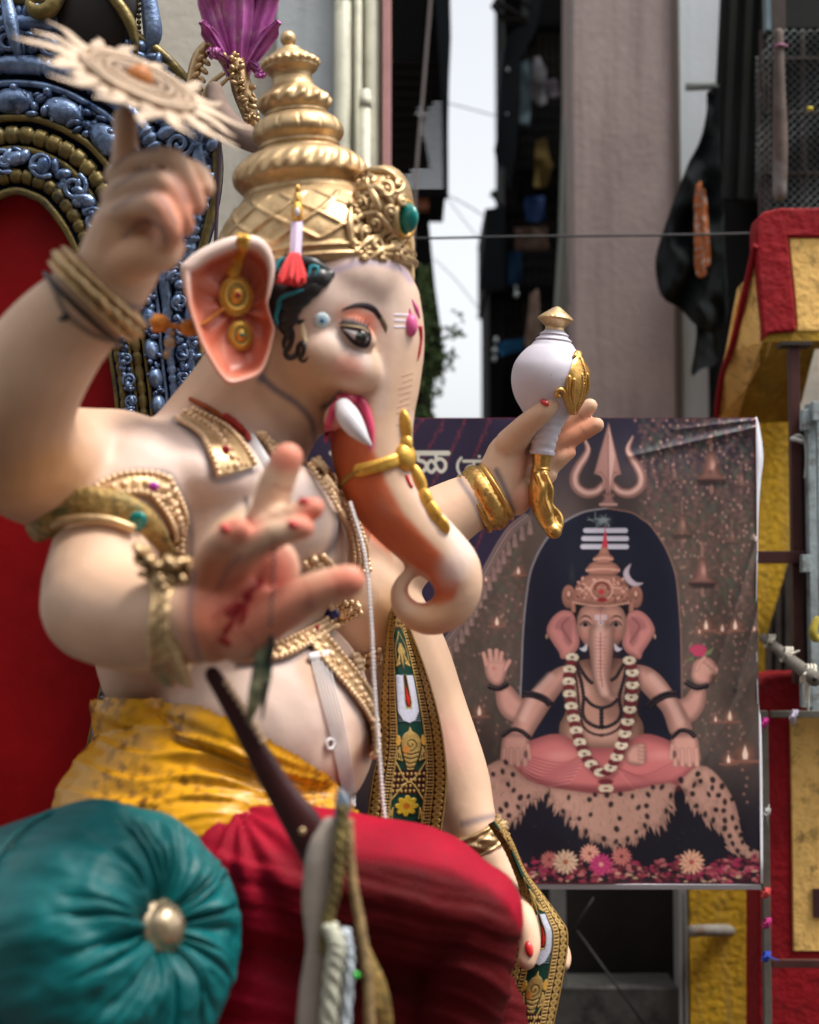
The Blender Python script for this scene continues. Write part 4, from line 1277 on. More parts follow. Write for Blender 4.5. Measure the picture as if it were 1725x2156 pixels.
for pts in ([(470, 155, LD - .03, 5), (440, 180, LD - .03, 5), (425, 215, LD - .02, 5), (415, 250, LD, 4)], [(480, 165, LD - .03, 4), (455, 190, LD - .03, 5), (440, 215, LD - .02, 4)], [(528, 240, LD - .02, 4), (560, 270, LD, 4), (565, 300, LD, 3)]):
    stm.add(*ctube(pts, 5, 8))
stm.build('gold_stem', M_GOLD, lot)
br = tag(MB().add(*ctube([(452, 190, 4.85, 18), (462, 235, 4.82, 26), (495, 275, 4.78, 27), (545, 300, 4.7, 24), (580, 300, 4.6, 20)], 6, 14)).build('crown_bracket', mat('dusty_brown', (.19, .13, .105), rough=.85, var=.2, vscale=12), None),
         'dusty brown horn-shaped bracket bracing the back of the crown', 'bracket')
tag(MB().add(*ctube([(463, 300, 4.95, 4), (460, 380, 4.95, 4.5), (456, 470, 4.95, 4), (452, 560, 4.95, 4)], 4, 8)).build('thin_rod', mat('rod_purple', (.06, .035, .05), rough=.6), None), 'thin dark upright rod behind the statue between throne and crown', 'rod')

# ================================================================== maroon staff and the rope bundle hanging from the wrist
M_MAROON = mat('maroon_lacquer', (0.035, 0.004, 0.005), rough=0.5, coat=.0, var=.3, vscale=8)
sf = thing('maroon_staff', at(670, 1820, 3.36), 'dark maroon tapered wooden staff slanting down from the blessing wrist', 'staff')
MB().add(*ctube([(448, 1420, 3.38, 17), (490, 1490, 3.37, 21), (540, 1580, 3.36, 25), (590, 1665, 3.36, 31), (640, 1740, 3.36, 40), (668, 1800, 3.36, 36), (685, 1880, 3.37, 20)], 6, 18, flat=.6)).build('shaft', M_MAROON, sf)
e = MB(); bead_line([(478, 1438, 3.345), (520, 1500, 3.34), (548, 1548, 3.34), (560, 1575, 3.335)], .009, .020, e, free=True); e.build('gold_edge', M_CREAMG, sf)
MB().add(*ell(637, 1750, 3.31, 7, 8, 6)).build('stud', M_GOLD, sf)
rb = thing('rope_bundle', at(690, 2150, 3.32), 'bundle of grey tape, twisted ropes and beads hanging over the red knee', 'rope bundle')
MB().add(*ctube([(694, 1740, 3.33, 20), (672, 1800, 3.32, 28), (664, 1900, 3.32, 28), (668, 1990, 3.32, 24), (655, 2080, 3.32, 24), (648, 2180, 3.32, 26)], 6, 14, flat=.4)).build('grey_tape', mat('grey_tape', (.33, .28, .24), rough=.8, var=.15, vscale=9, bump=.003, bscale=25), rb)
MB().add(*ctube([(716, 1665, 3.33, 5), (722, 1690, 3.33, 15), (716, 1730, 3.33, 14), (705, 1780, 3.33, 4)], 6, 12, flat=.4)).build('blue_blade', mat('blue_grey_metal', (.20, .27, .36), rough=.35, metal=.4, var=.2), rb)
def rope(pts, r, name, m, tw=26, parent=rb):
    c = catmull(np.array(pts, dtype=float), 12)
    P = np.array([at(*q) for q in c]); D = c[:, 2].mean()
    R = px(r, D); mb = MB(); t = np.linspace(0, 1, len(P))
    for k in range(3):
        a = t * tw + k * 2.094
        Q = P + R * .5 * (np.cos(a)[:, None] * RT + np.sin(a)[:, None] * FW)
        mb.add(*tube(Q, R * .58, 7))
    return mb.build(name, m, parent)
rope([(722, 1700, 3.31), (716, 1790, 3.30), (708, 1870, 3.30), (690, 1940, 3.30), (684, 2000, 3.30)], 13, 'dark_gold_rope', mat('dark_gold_rope', (.16, .12, .04), rough=.5, metal=.3, var=.8, vscale=22), 30)
rope([(694, 1950, 3.30), (708, 1990, 3.29), (700, 2060, 3.29), (690, 2180, 3.29)], 19, 'pale_rope', mat('pale_rope', (.42, .42, .33), rough=.6, var=.3, vscale=25), 18)
rope([(728, 1960, 3.31), (736, 2030, 3.31), (726, 2180, 3.31)], 12, 'blue_white_rope', mat('blue_white_rope', (.45, .50, .55), rough=.6, var=.2, vscale=25), 14)
rope([(734, 1730, 3.33), (742, 1850, 3.33), (760, 1950, 3.33), (775, 2060, 3.33), (782, 2180, 3.33)], 11, 'brown_gold_rope', mat('brown_gold_rope', (.30, .20, .09), rough=.6, var=.5, vscale=30), 60)
MB().add(*ell(751, 2053, 3.30, 7, 7, 6)).build('green_bead', mat('green_bead', (.03, .50, .05), rough=.2, coat=.5), rb)
MB().add(*pslab([(745, 1900), (775, 1990), (815, 2080), (825, 2180), (770, 2180), (765, 2060)], 3.36, .015, 4)).build('brocade_strip', M_BROC, rb)
hg = thing('brocade_tassel', at(545, 1520, 3.30), 'small green and gold brocade cloth end hanging below the palm', 'cloth')
MB().add(*pslab([(556, 1300), (572, 1330), (573, 1400), (566, 1450), (545, 1490), (520, 1525), (524, 1450), (538, 1380), (548, 1340)], 3.30, .02, 3)).build('brocade_cloth', mat('olive_brocade', (.30, .30, .17), rough=.6, var=.8, vscale=40, dirt=(.0, .05, .035), dscale=9, damt=1.0), hg)
MB().add(*ctube([(570, 1318, 3.285, 3), (572, 1360, 3.285, 8), (566, 1400, 3.285, 6)], 4, 8)).add(*ctube([(560, 1440, 3.285, 7), (556, 1480, 3.285, 5), (552, 1515, 3.285, 2)], 4, 8)).build('dark_tassel', M_BLACK, hg)
# ================================================================== flat painter used for printed and embroidered surfaces
class Canvas:
    def __init__(s, x0, y0, x1, y1, step):
        s.nx = int(round((x1 - x0) / step)) + 1
        s.ny = int(round((y1 - y0) / step)) + 1
        s.xs = np.linspace(x0, x1, s.nx); s.ys = np.linspace(y0, y1, s.ny)
        s.X, s.Y = np.meshgrid(s.xs, s.ys)
        s.c = np.zeros((s.ny, s.nx, 3))
    def win(s, a, b, c, d):
        i0, i1 = np.searchsorted(s.xs, [a, c]); j0, j1 = np.searchsorted(s.ys, [b, d])
        return (slice(max(j0 - 1, 0), min(j1 + 2, s.ny)), slice(max(i0 - 1, 0), min(i1 + 2, s.nx)))
    def put(s, w, m, col, a=1.0):
        m = np.clip(m * a, 0, 1)[..., None]
        s.c[w] = s.c[w] * (1 - m) + np.asarray(col) * m
    def poly(s, pts, col, soft=1.5, a=1.0, shade=0.0, sw=18.0, spline=0, light=(-0.4, -0.7)):
        P = np.array(pts, dtype=float)
        if spline:
            P = catmull(np.vstack([P, P[:1]]), spline)[:-1]
        w = s.win(P[:, 0].min() - soft, P[:, 1].min() - soft, P[:, 0].max() + soft, P[:, 1].max() + soft)
        X, Y = s.X[w], s.Y[w]
        if X.size == 0:
            return
        d, _ = line_dist(X, Y, np.vstack([P, P[:1]]))
        ins = in_poly(X, Y, P)
        sd = np.where(ins, d, -d)
        m = sstep(-soft, soft, sd)
        col = np.asarray(col, dtype=float)
        if shade:
            k = sstep(0, sw, sd)
            gy, gx = np.gradient(np.minimum(sd, sw))
            lam = (gx * light[0] + gy * light[1])
            lam = np.clip(-lam / (np.abs(lam).max() + 1e-9), -1, 1) * (1 - k)
            f = (1 - shade * (1 - k)) * (1 + 0.25 * shade * lam)
            c = col * f[..., None]
        else:
            c = col
        s.put(w, m, c, a)
    def ell(s, cx, cy, rx, ry, col, soft=1.5, a=1.0, rot=0, shade=0.0, glow=False):
        R = max(rx, ry) + soft
        w = s.win(cx - R, cy - R, cx + R, cy + R)
        X, Y = s.X[w], s.Y[w]
        if X.size == 0:
            return
        t = math.radians(rot)
        u = (X - cx) * math.cos(t) + (Y - cy) * math.sin(t); v = -(X - cx) * math.sin(t) + (Y - cy) * math.cos(t)
        q = np.sqrt((u / rx) ** 2 + (v / ry) ** 2)
        m = np.exp(-(q * 1.8) ** 2) if glow else 1 - sstep(1 - soft / min(rx, ry), 1 + soft / min(rx, ry), q)
        c = np.asarray(col, dtype=float)
        if shade:
            c = c * (1 - shade * np.clip(q + 0.5 * (v / ry) - 0.1, 0, 1))[..., None]
        s.put(w, m, c, a)
    def line(s, pts, width, col, soft=1.0, a=1.0, spline=6, taper=None, shade=0.0):
        P = np.array(pts, dtype=float)
        if spline and len(P) > 2:
            P = catmull(P, spline)
        M = width + soft + 1
        w = s.win(P[:, 0].min() - M, P[:, 1].min() - M, P[:, 0].max() + M, P[:, 1].max() + M)
        X, Y = s.X[w], s.Y[w]
        if X.size == 0:
            return
        d, t = line_dist(X, Y, P)
        wd = width if taper is None else width * np.interp(t, np.linspace(0, 1, len(taper)), taper)
        m = 1 - sstep(wd - soft, wd + soft, d)
        c = np.asarray(col, dtype=float)
        if shade:
            c = c * (1 - shade * np.clip(d / (np.maximum(wd, .1)), 0, 1) ** 2)[..., None]
        s.put(w, m, c, a)
    def grid(s, fn):
        """fn(X, Y) -> world points (ny, nx, 3); returns mesh arrays with colours"""
        P = fn(s.X, s.Y).reshape(-1, 3)
        i = np.arange(s.nx * s.ny).reshape(s.ny, s.nx)
        F = np.stack([i[:-1, :-1], i[1:, :-1], i[1:, 1:], i[:-1, 1:]], -1).reshape(-1, 4)
        return P, F, s.c.reshape(-1, 3)

def at_arr(X, Y, D):
    return CAM + D[..., None] * (FW + RT * ((X - CX) / FOC)[..., None] + UP * ((CY - Y) / FOC)[..., None])

# ================================================================== yellow waist cloth
def cloth(shapes, voxel, keep, fold, colour, name, m, parent, sm=5):
    V, F = fuse(shapes, voxel, sm, 0.6)
    F = np.asarray(F)
    N = vnormals(V, F)
    X, Y, D = proj(V)
    h = fold(X, Y, D, V)
    V2 = V + N * h[:, None]
    C = colour(X, Y, D, V, h)
    if keep is not None:
        k = keep(X, Y, D)
        F = F[k[F].all(axis=1)]
        used = np.unique(F)
        re = -np.ones(len(V), dtype=int); re[used] = np.arange(len(used))
        V2, C, F = V2[used], C[used], re[F]
    return link(name, mesh(V2, F, np.clip(C, 0.001, 1), name), parent, m)

TOPX = [100, 150, 240, 330, 430, 530, 620, 690, 722, 745, 800, 900]
TOPY = [1480, 1478, 1466, 1468, 1486, 1532, 1582, 1626, 1664, 1700, 1740, 1800]
def fold_yellow(X, Y, D, V):
    th = np.arctan2(Y - 1690, 830 - X)
    r = np.hypot(X - 830, Y - 1690)
    w = sstep(60, 200, r) * (1 - 0.6 * sstep(560, 720, r)) * sstep(0, 60, Y - np.interp(X, TOPX, TOPY))
    a = th * 30 + 1.6 * vnoise(V * 1.4)
    rd = 1 - np.abs(np.sin(a + 0.8 * np.sin(r * .02)))
    b = th * 13 + 1.5 * vnoise(V * 1.1 + 5)
    return 0.006 + w * (0.015 * rd ** 1.5 + 0.013 * np.sin(b) + 0.004 * np.sin(th * 74 + 2.0 * vnoise(V * 1.8)))
def col_yellow(X, Y, D, V, h):
    base = np.array([0.60, 0.275, 0.004])
    th = np.arctan2(Y - 1690, 830 - X); r = np.hypot(X - 830, Y - 1690)
    ca, cb = r / 27.0, th * 15.0
    cb = cb + 0.5 * (np.floor(ca) % 2)
    fu, fv = ca - np.floor(ca) - .5, cb - np.floor(cb) - .5
    rr_, ph_ = np.hypot(fu, fv), np.arctan2(fv, fu)
    m = 1 - sstep(.27, .42, rr_ / (.85 + .3 * np.cos(5 * ph_ + np.floor(ca) * 2) + .5 * fbm(V * 26, 2)))
    m = m * sstep(-.45, .35, fbm(V * 5)) * (0.4 + 0.6 * np.maximum(1 - sstep(330, 520, X), 0.8 * sstep(600, 690, X)))  # motifs fade mid-cloth to stand in for the silk's highlight
    c = base * (1 - m[:, None]) + np.array([0.14, 0.048, 0.002]) * m[:, None]
    return c * (1 + 0.06 * fbm(V * 12))[:, None]
M_YEL = mat('yellow_silk', attr=True, rough=0.38, spec=.4, bump=.0006, bscale=180)
waist = cloth([ell(440, 1720, 4.36, 325, 250, 300), ell(560, 1500, 4.42, 229, 240, 276), ell(640, 1560, 4.42, 154, 170, 236), ell(330, 1480, 4.5, 130, 160, 205), ell(600, 1680, 4.4, 200, 120, 260)],
              0.009, lambda X, Y, D: Y > np.interp(X, TOPX, TOPY), fold_yellow, col_yellow, 'waist_cloth', M_YEL, statue)
waist['label'] = 'bright yellow patterned silk waist cloth'

# ================================================================== crimson leg cloth
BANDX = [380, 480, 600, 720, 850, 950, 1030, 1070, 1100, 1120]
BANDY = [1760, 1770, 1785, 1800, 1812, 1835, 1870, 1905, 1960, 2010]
def fold_red(X, Y, D, V):
    below = sstep(0, 40, Y - np.interp(X, BANDX, BANDY))
    s = (Y * 0.95 - X * 0.22)
    a = s / 21.0 + 1.7 * fbm(V * 2.2)
    rd = np.sin(a)
    edge = 0.010 * (1 - sstep(-6, 6, Y - np.interp(X, BANDX, BANDY)))
    th = np.arctan2(Y - 1700, X - 500)
    top = 0.012 * np.sin(th * 14 + fbm(V * 3)) * (1 - sstep(560, 700, X))
    return 0.12 * edge + below * (0.0045 * rd + 0.0035 * np.sin(a * 2.3) + 0.0022 * np.sin(a * 5.1 + 2 * fbm(V * 6))) + .7 * top + 0.003 * fbm(V * 9)
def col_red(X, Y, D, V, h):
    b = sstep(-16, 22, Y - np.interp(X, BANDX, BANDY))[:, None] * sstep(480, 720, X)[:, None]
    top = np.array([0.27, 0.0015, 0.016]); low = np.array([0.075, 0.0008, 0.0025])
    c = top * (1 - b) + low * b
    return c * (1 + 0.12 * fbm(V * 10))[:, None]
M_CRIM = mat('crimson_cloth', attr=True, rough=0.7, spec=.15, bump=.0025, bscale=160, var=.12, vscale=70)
# small woven dots
nt = M_CRIM.node_tree
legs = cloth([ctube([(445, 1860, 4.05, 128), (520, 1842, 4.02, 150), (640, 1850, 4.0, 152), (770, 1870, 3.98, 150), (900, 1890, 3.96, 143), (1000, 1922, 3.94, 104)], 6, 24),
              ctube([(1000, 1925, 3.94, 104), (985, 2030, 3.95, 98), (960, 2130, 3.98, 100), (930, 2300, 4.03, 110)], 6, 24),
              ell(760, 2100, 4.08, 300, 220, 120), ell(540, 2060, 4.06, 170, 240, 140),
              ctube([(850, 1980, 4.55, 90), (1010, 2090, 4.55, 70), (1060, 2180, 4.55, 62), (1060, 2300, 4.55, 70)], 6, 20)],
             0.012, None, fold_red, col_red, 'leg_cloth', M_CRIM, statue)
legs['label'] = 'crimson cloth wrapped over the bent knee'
# brighter knee top: doubled cloth, with light from above painted in, see col_red

# ================================================================== teal bolster
M_TEAL = mat('teal_satin', (0.0003, 0.100, 0.105), rough=0.42, spec=.3, var=0.3, vscale=5, bump=.0012, bscale=220)
bol = thing('bolster_cushion', at(215, 2156, 3.55), 'round teal satin bolster with pleated end and big gold button', 'cushion')
baxis = nrm(RT * .76 + UP * .33 - FW * .56)
BAX = frame_z(baxis, UP)
bc = at(205, 1985, 3.60)
RB = 0.345
prof = catmull(np.array([(0.03, .245), (.055, .252), (.10, .280), (.16, .292), (.22, .272), (.28, .225), (.322, .15), (.342, .05), (RB, -.08), (.345, -.3), (.33, -.55), (.2, -.66), (.01, -.68)]), 7)
pl = np.random.default_rng(5)
ph = pl.uniform(-.10, .10, 64)
def pleat(a, rr, hh, i):
    r = float(rr[0])
    k = 27
    aa = a + 0.22 * np.sin(a * 2 + 1.2) + 0.09 * np.sin(a * 5) + .06 * np.sin(a * 11)
    s = np.sin(aa * k / 2) ** 2
    s = 1 - (1 - s) ** 3
    lenv = 1 - sstep(.14 + .09 * np.abs(np.sin(a * 3.3 + 1)), .31, r)
    w = sstep(.03, .07, r) * lenv * (hh[0] > 0)
    dep = .034 * w * (0.65 + 0.35 * np.sin(a * 4 + 1.3))
    soft_ = .006 * np.sin(aa * 7) * sstep(.2, .33, r)
    wr = .006 * fbm(np.stack([np.cos(a) * 5, np.sin(a) * 5, np.full_like(a, r * 22)], -1), 3) * sstep(.05, .1, r)
    return rr + soft_ + wr, hh - dep * (1 - s) + 0.010 * w * np.sin(a * 9 + r * 20) + wr
V, F = lathe([tuple(q) for q in prof], bc, BAX, 336, 1.0, pleat)
MB().add(V, F[:-2]).add(*ellipsoid(bc + baxis * .20, (.05, .05, .03), BAX, 16, 8)).build('cushion_cover', M_TEAL, bol)
MB().add(*lathe([(.001, .300), (.022, .298), (.042, .286), (.052, .270), (.056, .262), (.064, .260), (.068, .252), (.060, .240)][::-1], bc, BAX, 40)).build('gold_button', mat('brushed_gold', (.52, .40, .26), rough=.3, metal=.8, var=.12), bol)
pc = MB()
for hpos in (-.02,):
    P = [bc + baxis * hpos + (RB + .004) * (BAX[0] * math.cos(a) + BAX[1] * math.sin(a)) for a in np.linspace(0, 2 * math.pi, 80, endpoint=False)]
    P.append(P[0])
    pc.add(*tube(np.array(P), .007, 8, caps=False))
pc.build('piping', M_TEAL, bol)

# ================================================================== embroidered stole
def stole_canvas(L, tw, marks):
    """L: length, tw: width in reading units; marks: list of (kind, v)"""
    cv = Canvas(0, 0, tw, L, 1.25)
    mar, grn, gld, dk = np.array([.045, .006, .008]), np.array([.001, .032, .022]), np.array([.46, .29, .085]), np.array([.02, .005, .004])
    cv.c[:] = mar
    for v in np.arange(0, L + 10, 12.5):            # coin borders
        for u0, sg in ((0.10, 1), (0.90, -1)):
            uc = tw * u0
            cv.ell(uc, v, tw * .060, 6.4, gld, 1.2)
            cv.ell(uc, v, tw * .030, 3.0, gld * .55, 1.0)
            cv.line([(tw * (u0 + sg * .085), v - 5), (tw * (u0 + sg * .085), v + 5)], 1.0, gld, .7, spline=0)
            for k in (.105, .135, .165):
                cv.ell(tw * (u0 + sg * k), v - 2.2, 1.8, 2.2, gld, .8); cv.ell(tw * (u0 + sg * k), v + 3.4, 1.8, 2.2, gld, .8)
    for u in (.02, .98, .285, .715):
        cv.line([(tw * u, 0), (tw * u, L)], 1.5, gld * .8, .8, spline=0)
    cv.poly([(tw * .30, 0), (tw * .70, 0), (tw * .70, L), (tw * .30, L)], grn, 1)
    cx_ = tw * .5
    for kind, v in marks:
        if kind == 'U':
            wht = np.array([.55, .55, .66])
            cv.poly([(cx_ - tw * .185, v - 50), (cx_ + tw * .185, v - 50), (cx_ + tw * .18, v + 22), (cx_ + tw * .10, v + 40), (cx_, v + 46), (cx_ - tw * .10, v + 40), (cx_ - tw * .18, v + 22)], wht, 1.2)
            for q in np.arange(v - 46, v + 44, 4.2):
                cv.line([(cx_ - tw * .18, q), (cx_ + tw * .18, q)], .6, wht * .72, .5, .5, spline=0)
            cv.poly([(cx_ - tw * .035, v - 52), (cx_ + tw * .05, v - 52), (cx_ + tw * .085, v + 5), (cx_ + tw * .06, v + 18), (cx_ - tw * .03, v + 18), (cx_ - tw * .05, v + 5)], np.array([.30, .22, .08]), 1.2)
            cv.poly([(cx_ - tw * .015, v - 52), (cx_ + tw * .03, v - 52), (cx_ + tw * .06, v + 5), (cx_ + tw * .045, v + 14), (cx_ - tw * .015, v + 14), (cx_ - tw * .03, v + 5)], dk, 1.0)
            cv.poly([(cx_ + tw * .005, v - 30), (cx_ + tw * .05, v - 2), (cx_ + tw * .035, v + 11), (cx_, v + 11), (cx_ - tw * .015, v - 2)], np.array([.55, .01, .01]), 1.0)
        if kind == 'shell':
            cv.ell(cx_, v - 10, tw * .15, 24, gld * .9, 1.5, shade=.3)
            cv.poly([(cx_ - tw * .14, v), (cx_ + tw * .14, v), (cx_ + tw * .03, v + 48), (cx_ - tw * .03, v + 48)], gld * .8, 1.5)
            cv.poly([(cx_ - tw * .05, v - 28), (cx_, v - 44), (cx_ + tw * .05, v - 28)], gld, 1)
            for k in range(4):
                cv.line([(cx_ - tw * .11 + k, v + 8 + k * 9), (cx_, v + 12 + k * 9), (cx_ + tw * .11 - k, v + 8 + k * 9)], 1.1, dk, .7, .8)
            a = np.linspace(0, 8, 22)
            cv.line(np.c_[cx_ + (3 + a * 1.3) * np.cos(a), v - 8 + (3 + a * 1.3) * np.sin(a)], 1.5, gld * .35, .8, spline=0)
            cv.ell(cx_ - tw * .07, v + 2, 6, 8, np.array([.60, .16, .02]), 2, .7)
            for sg in (-1, 1):
                cv.ell(cx_ + sg * tw * .19, v - 16, 5, 10, np.array([.62, .33, .05]), 1.2)
                for k in range(4):
                    cv.line([(cx_ + sg * tw * .17, v - 2), (cx_ + sg * tw * (.13 + .035 * k), v + 22 - k * 2)], 1.1, gld, .7, spline=0)
                    cv.ell(cx_ + sg * tw * (.13 + .035 * k), v + 23 - k * 2, 2.4, 2.4, gld, .8)
        if kind == 'drop':
            for sg in (-1, 1):
                cv.line([(cx_, v - 40), (cx_ + sg * tw * .15, v - 12), (cx_ + sg * tw * .16, v + 20)], 1.4, gld, .8)
                for k in range(3):
                    cv.line([(cx_ + sg * 3, v - 14 + 6 * k), (cx_ + sg * (11 + 5 * k), v + 22 + 2 * k)], 1.3, gld, .8, spline=0)
                    cv.ell(cx_ + sg * (11 + 5 * k), v + 25 + 2 * k, 3.0, 3.0, gld, .8)
                    cv.ell(cx_ + sg * (4 + 3 * k), v - 8 + 3 * k, 4, 7, gld * .9, 1.0, rot=sg * -25)
            cv.poly([(cx_ - 7, v - 16), (cx_ + 7, v - 16), (cx_ + 5, v + 16), (cx_, v + 40), (cx_ - 5, v + 16)], gld, 1.2, shade=.4, sw=5)
        if kind == 'lattice':
            cv.poly([(tw * .29, v - 24), (tw * .71, v - 24), (tw * .71, v + 24), (tw * .29, v + 24)], mar, 1)
            for q in (-16, -4, 8, 18):
                for u in np.arange(.30, .72, .055):
                    cv.ell(tw * u, v + q, 2.3, 3.2, gld, .8)
            cv.line([(tw * .29, v - 40), (cx_, v), (tw * .71, v - 40)], 1.6, gld, .8); cv.line([(tw * .29, v + 36), (cx_, v), (tw * .71, v + 36)], 1.6, gld, .8)
        if kind == 'flower':
            for k in range(8):
                a = k * math.pi / 4
                cv.ell(cx_ + 13 * math.cos(a), v + 13 * math.sin(a), 8, 5.5, np.array([.55, .33, .02]), 1.2, rot=math.degrees(a))
            cv.ell(cx_, v, 6, 6, np.array([.45, .12, .01]), 1)
            for sg in (-1, 1):
                for k in range(3):
                    cv.line([(cx_ + sg * 24, v + 4), (cx_ + sg * (24 + 5 * k), v + 26)], 1.2, gld, .7, spline=0)
    return cv
def strip(cv, left, right, Dfun, L, tw):
    lt, rt = catmull(np.array(left, dtype=float), 8), catmull(np.array(right, dtype=float), 8)
    def rs(P):
        d = np.r_[0, np.cumsum(np.linalg.norm(np.diff(P, axis=0), axis=1))]; d /= d[-1]
        return lambda t: np.stack([np.interp(t, d, P[:, 0]), np.interp(t, d, P[:, 1])], -1)
    fl, fr = rs(lt), rs(rt)
    def fn(X, Y):
        u, t = X / tw, Y / L
        q = fl(t) * (1 - u[..., None]) + fr(t) * u[..., None]
        lum = cv.c.sum(-1)
        D = Dfun(u, t) - 0.004 * sstep(.15, .5, lum)
        return at_arr(q[..., 0], q[..., 1], D)
    return cv.grid(fn)
M_EMB = mat('embroidery', attr=True, rough=0.42, metal=0.15, var=0.12, vscale=60, bump=.0015, bscale=120)
stole = thing('embroidered_stole', at(880, 1740, 4.65), 'dark green and maroon stole with gold embroidery and white U marks', 'stole')
c1 = stole_canvas(470, 140, [('lattice', 38), ('drop', 108), ('U', 208), ('shell', 305), ('lattice', 372), ('flower', 420)])
P, F, C = strip(c1, [(838, 1262), (818, 1300), (806, 1394), (799, 1474), (795, 1574), (780, 1654), (768, 1750)], [(848, 1262), (862, 1320), (889, 1390), (912, 1458), (930, 1530), (940, 1600), (942, 1660), (932, 1750)],
                lambda u, t: 4.64 + .05 * (u - .5) + .03 * np.cos(u * 7 + 2 * t), 470, 140)
o = link('stole_length', mesh(P, F, C), stole, M_EMB); sm = o.modifiers.new('t', 'SOLIDIFY'); sm.thickness = .006
c2 = stole_canvas(430, 118, [('lattice', 40), ('drop', 158), ('U', 245), ('shell', 345), ('lattice', 405)])
P, F, C = strip(c2, [(1030, 1735), (1058, 1778), (1082, 1830), (1098, 1890), (1090, 1970), (1076, 2050), (1064, 2100), (1062, 2190)], [(1048, 1725), (1078, 1766), (1108, 1834), (1148, 1888), (1180, 1932), (1197, 1968), (1188, 2054), (1160, 2190)],
                lambda u, t: 4.69 + .04 * (u - .5) + .02 * np.cos(u * 6), 430, 118)
o = link('stole_length', mesh(P, F, C), stole, M_EMB); sm = o.modifiers.new('t', 'SOLIDIFY'); sm.thickness = .006
# ================================================================== carved throne back
TD = 5.02
throne = thing('throne_back', at(150, 2150, TD), 'red throne back with carved blue, silver and gold arched frame', 'throne')
HALF = [(34, 411), (64, 419), (94, 437), (140, 500), (185, 600), (222, 720), (243, 860), (244, 1000), (238, 1150), (230, 1300), (221, 1400), (205, 1480), (183, 1580), (170, 1700), (165, 2200)]
INN = catmull(np.array([(68 - x, y) for x, y in HALF[:0:-1]] + HALF, dtype=float), 8)
tg = nrm(np.gradient(INN, axis=0)); nn2 = np.c_[tg[:, 1], -tg[:, 0]]       # outward (right / up)
ksc = np.interp(INN[:, 1], [412, 480, 620, 760], [2.15, 2.0, 1.25, 1.0]) * np.interp(INN[:, 1], [1100, 1400, 1500], [1, .55, .5])
def offp(o):
    return INN + nn2 * (o * ksc)[:, None]
M_VELVET = mat('red_velvet', (0.27, 0.003, 0.005), rough=0.6, spec=.15, var=0.25, vscale=2.2, bump=.004, bscale=9)
M_NAVY = mat('navy_ground', (0.004, 0.012, 0.04), rough=0.7, spec=.15, var=.4, vscale=10)
M_SILV = mat('silver_blue_paint', (0.17, 0.24, 0.38), rough=0.34, metal=0.6, var=0.5, vscale=16, dirt=(0.002, 0.022, 0.085), dscale=9, damt=1.0, bump=.003, bscale=60)
M_OGOLD = mat('olive_gold', (0.17, 0.125, 0.04), rough=0.42, metal=0.5, var=0.35, vscale=12, dirt=(0.015, 0.03, 0.05), dscale=8, damt=0.75, bump=.003, bscale=50)
pan = [at(x, y, TD + .06) for x, y in INN]
MB().add(*slab(pan, .05, FW)).build('red_panel', M_VELVET, throne, smooth=False)
fo = offp(196)
V = [at(x, y, TD + .05) for x, y in INN] + [at(x, y, TD + .05) for x, y in fo]
n = len(INN)
V = np.array(V); V = np.vstack([V, V + FW * .09])
F = []
for i in range(n - 1):
    a, b, c, d = i, i + 1, n + i + 1, n + i
    F += [(a, d, c, b), (a + 2 * n, b + 2 * n, c + 2 * n, d + 2 * n), (d, d + 2 * n, c + 2 * n, c)]
MB().add(V, F).build('frame_ground', M_NAVY, throne)
def roll(o, r, name, m, segs=None, dz=0.0):
    q = offp(o)
    c = catmull(q[::3], 10)
    P = np.array([at(x, y, TD + dz) for x, y in c])
    k = np.interp(c[:, 1], [412, 480, 620, 760], [1.9, 1.8, 1.2, 1.0])
    R = px(r, TD) * k
    if segs:
        L = np.r_[0, np.cumsum(np.linalg.norm(np.diff(P, axis=0), axis=1))]
        ph = (L / (px(segs, TD))) % 1.0
        R = R * (1 - .42 * np.exp(-((ph - .5) / .10) ** 2))
    return MB().add(*tube(P, R, 10, flat=.9)).build(name, m, throne)
roll(4, 5, 'gold_moulding', M_OGOLD)
roll(19, 8.5, 'gold_moulding', M_OGOLD, 26)
roll(45, 4.5, 'gold_moulding', M_OGOLD)
roll(59, 10, 'gold_moulding', M_OGOLD, 30)
roll(76, 4.5, 'gold_moulding', M_OGOLD)
roll(110, 4, 'silver_moulding', M_SILV)
roll(128, 11, 'silver_moulding', M_SILV, 17)
roll(170, 9.5, 'silver_moulding', M_SILV, 20)
roll(192, 6, 'gold_moulding', M_OGOLD)
def along(o, gap):
    q = offp(o); L = np.r_[0, np.cumsum(np.linalg.norm(np.diff(q, axis=0), axis=1))]
    s = 0.0
    while s < L[-1]:
        x, y = np.interp(s, L, q[:, 0]), np.interp(s, L, q[:, 1])
        k = float(np.interp(y, [412, 480, 620, 760], [1.9, 1.8, 1.2, 1.0]))
        t = np.array([np.interp(s, L, tg[:, 0]), np.interp(s, L, tg[:, 1])])
        yield x, y, k, t
        s += gap * k
for x, y, k, t in along(92, 58):
    if y < 1750:
        MB().add(*ellipsoid(at(x, y, TD), (px(15 * k, TD), px(24 * k, TD), .04), np.array([nrm(RT * -t[1] - UP * t[0]), nrm(RT * t[0] - UP * t[1]), FW]), 16, 10)).build('silver_bead', M_SILV, throne)
cv_ = MB()
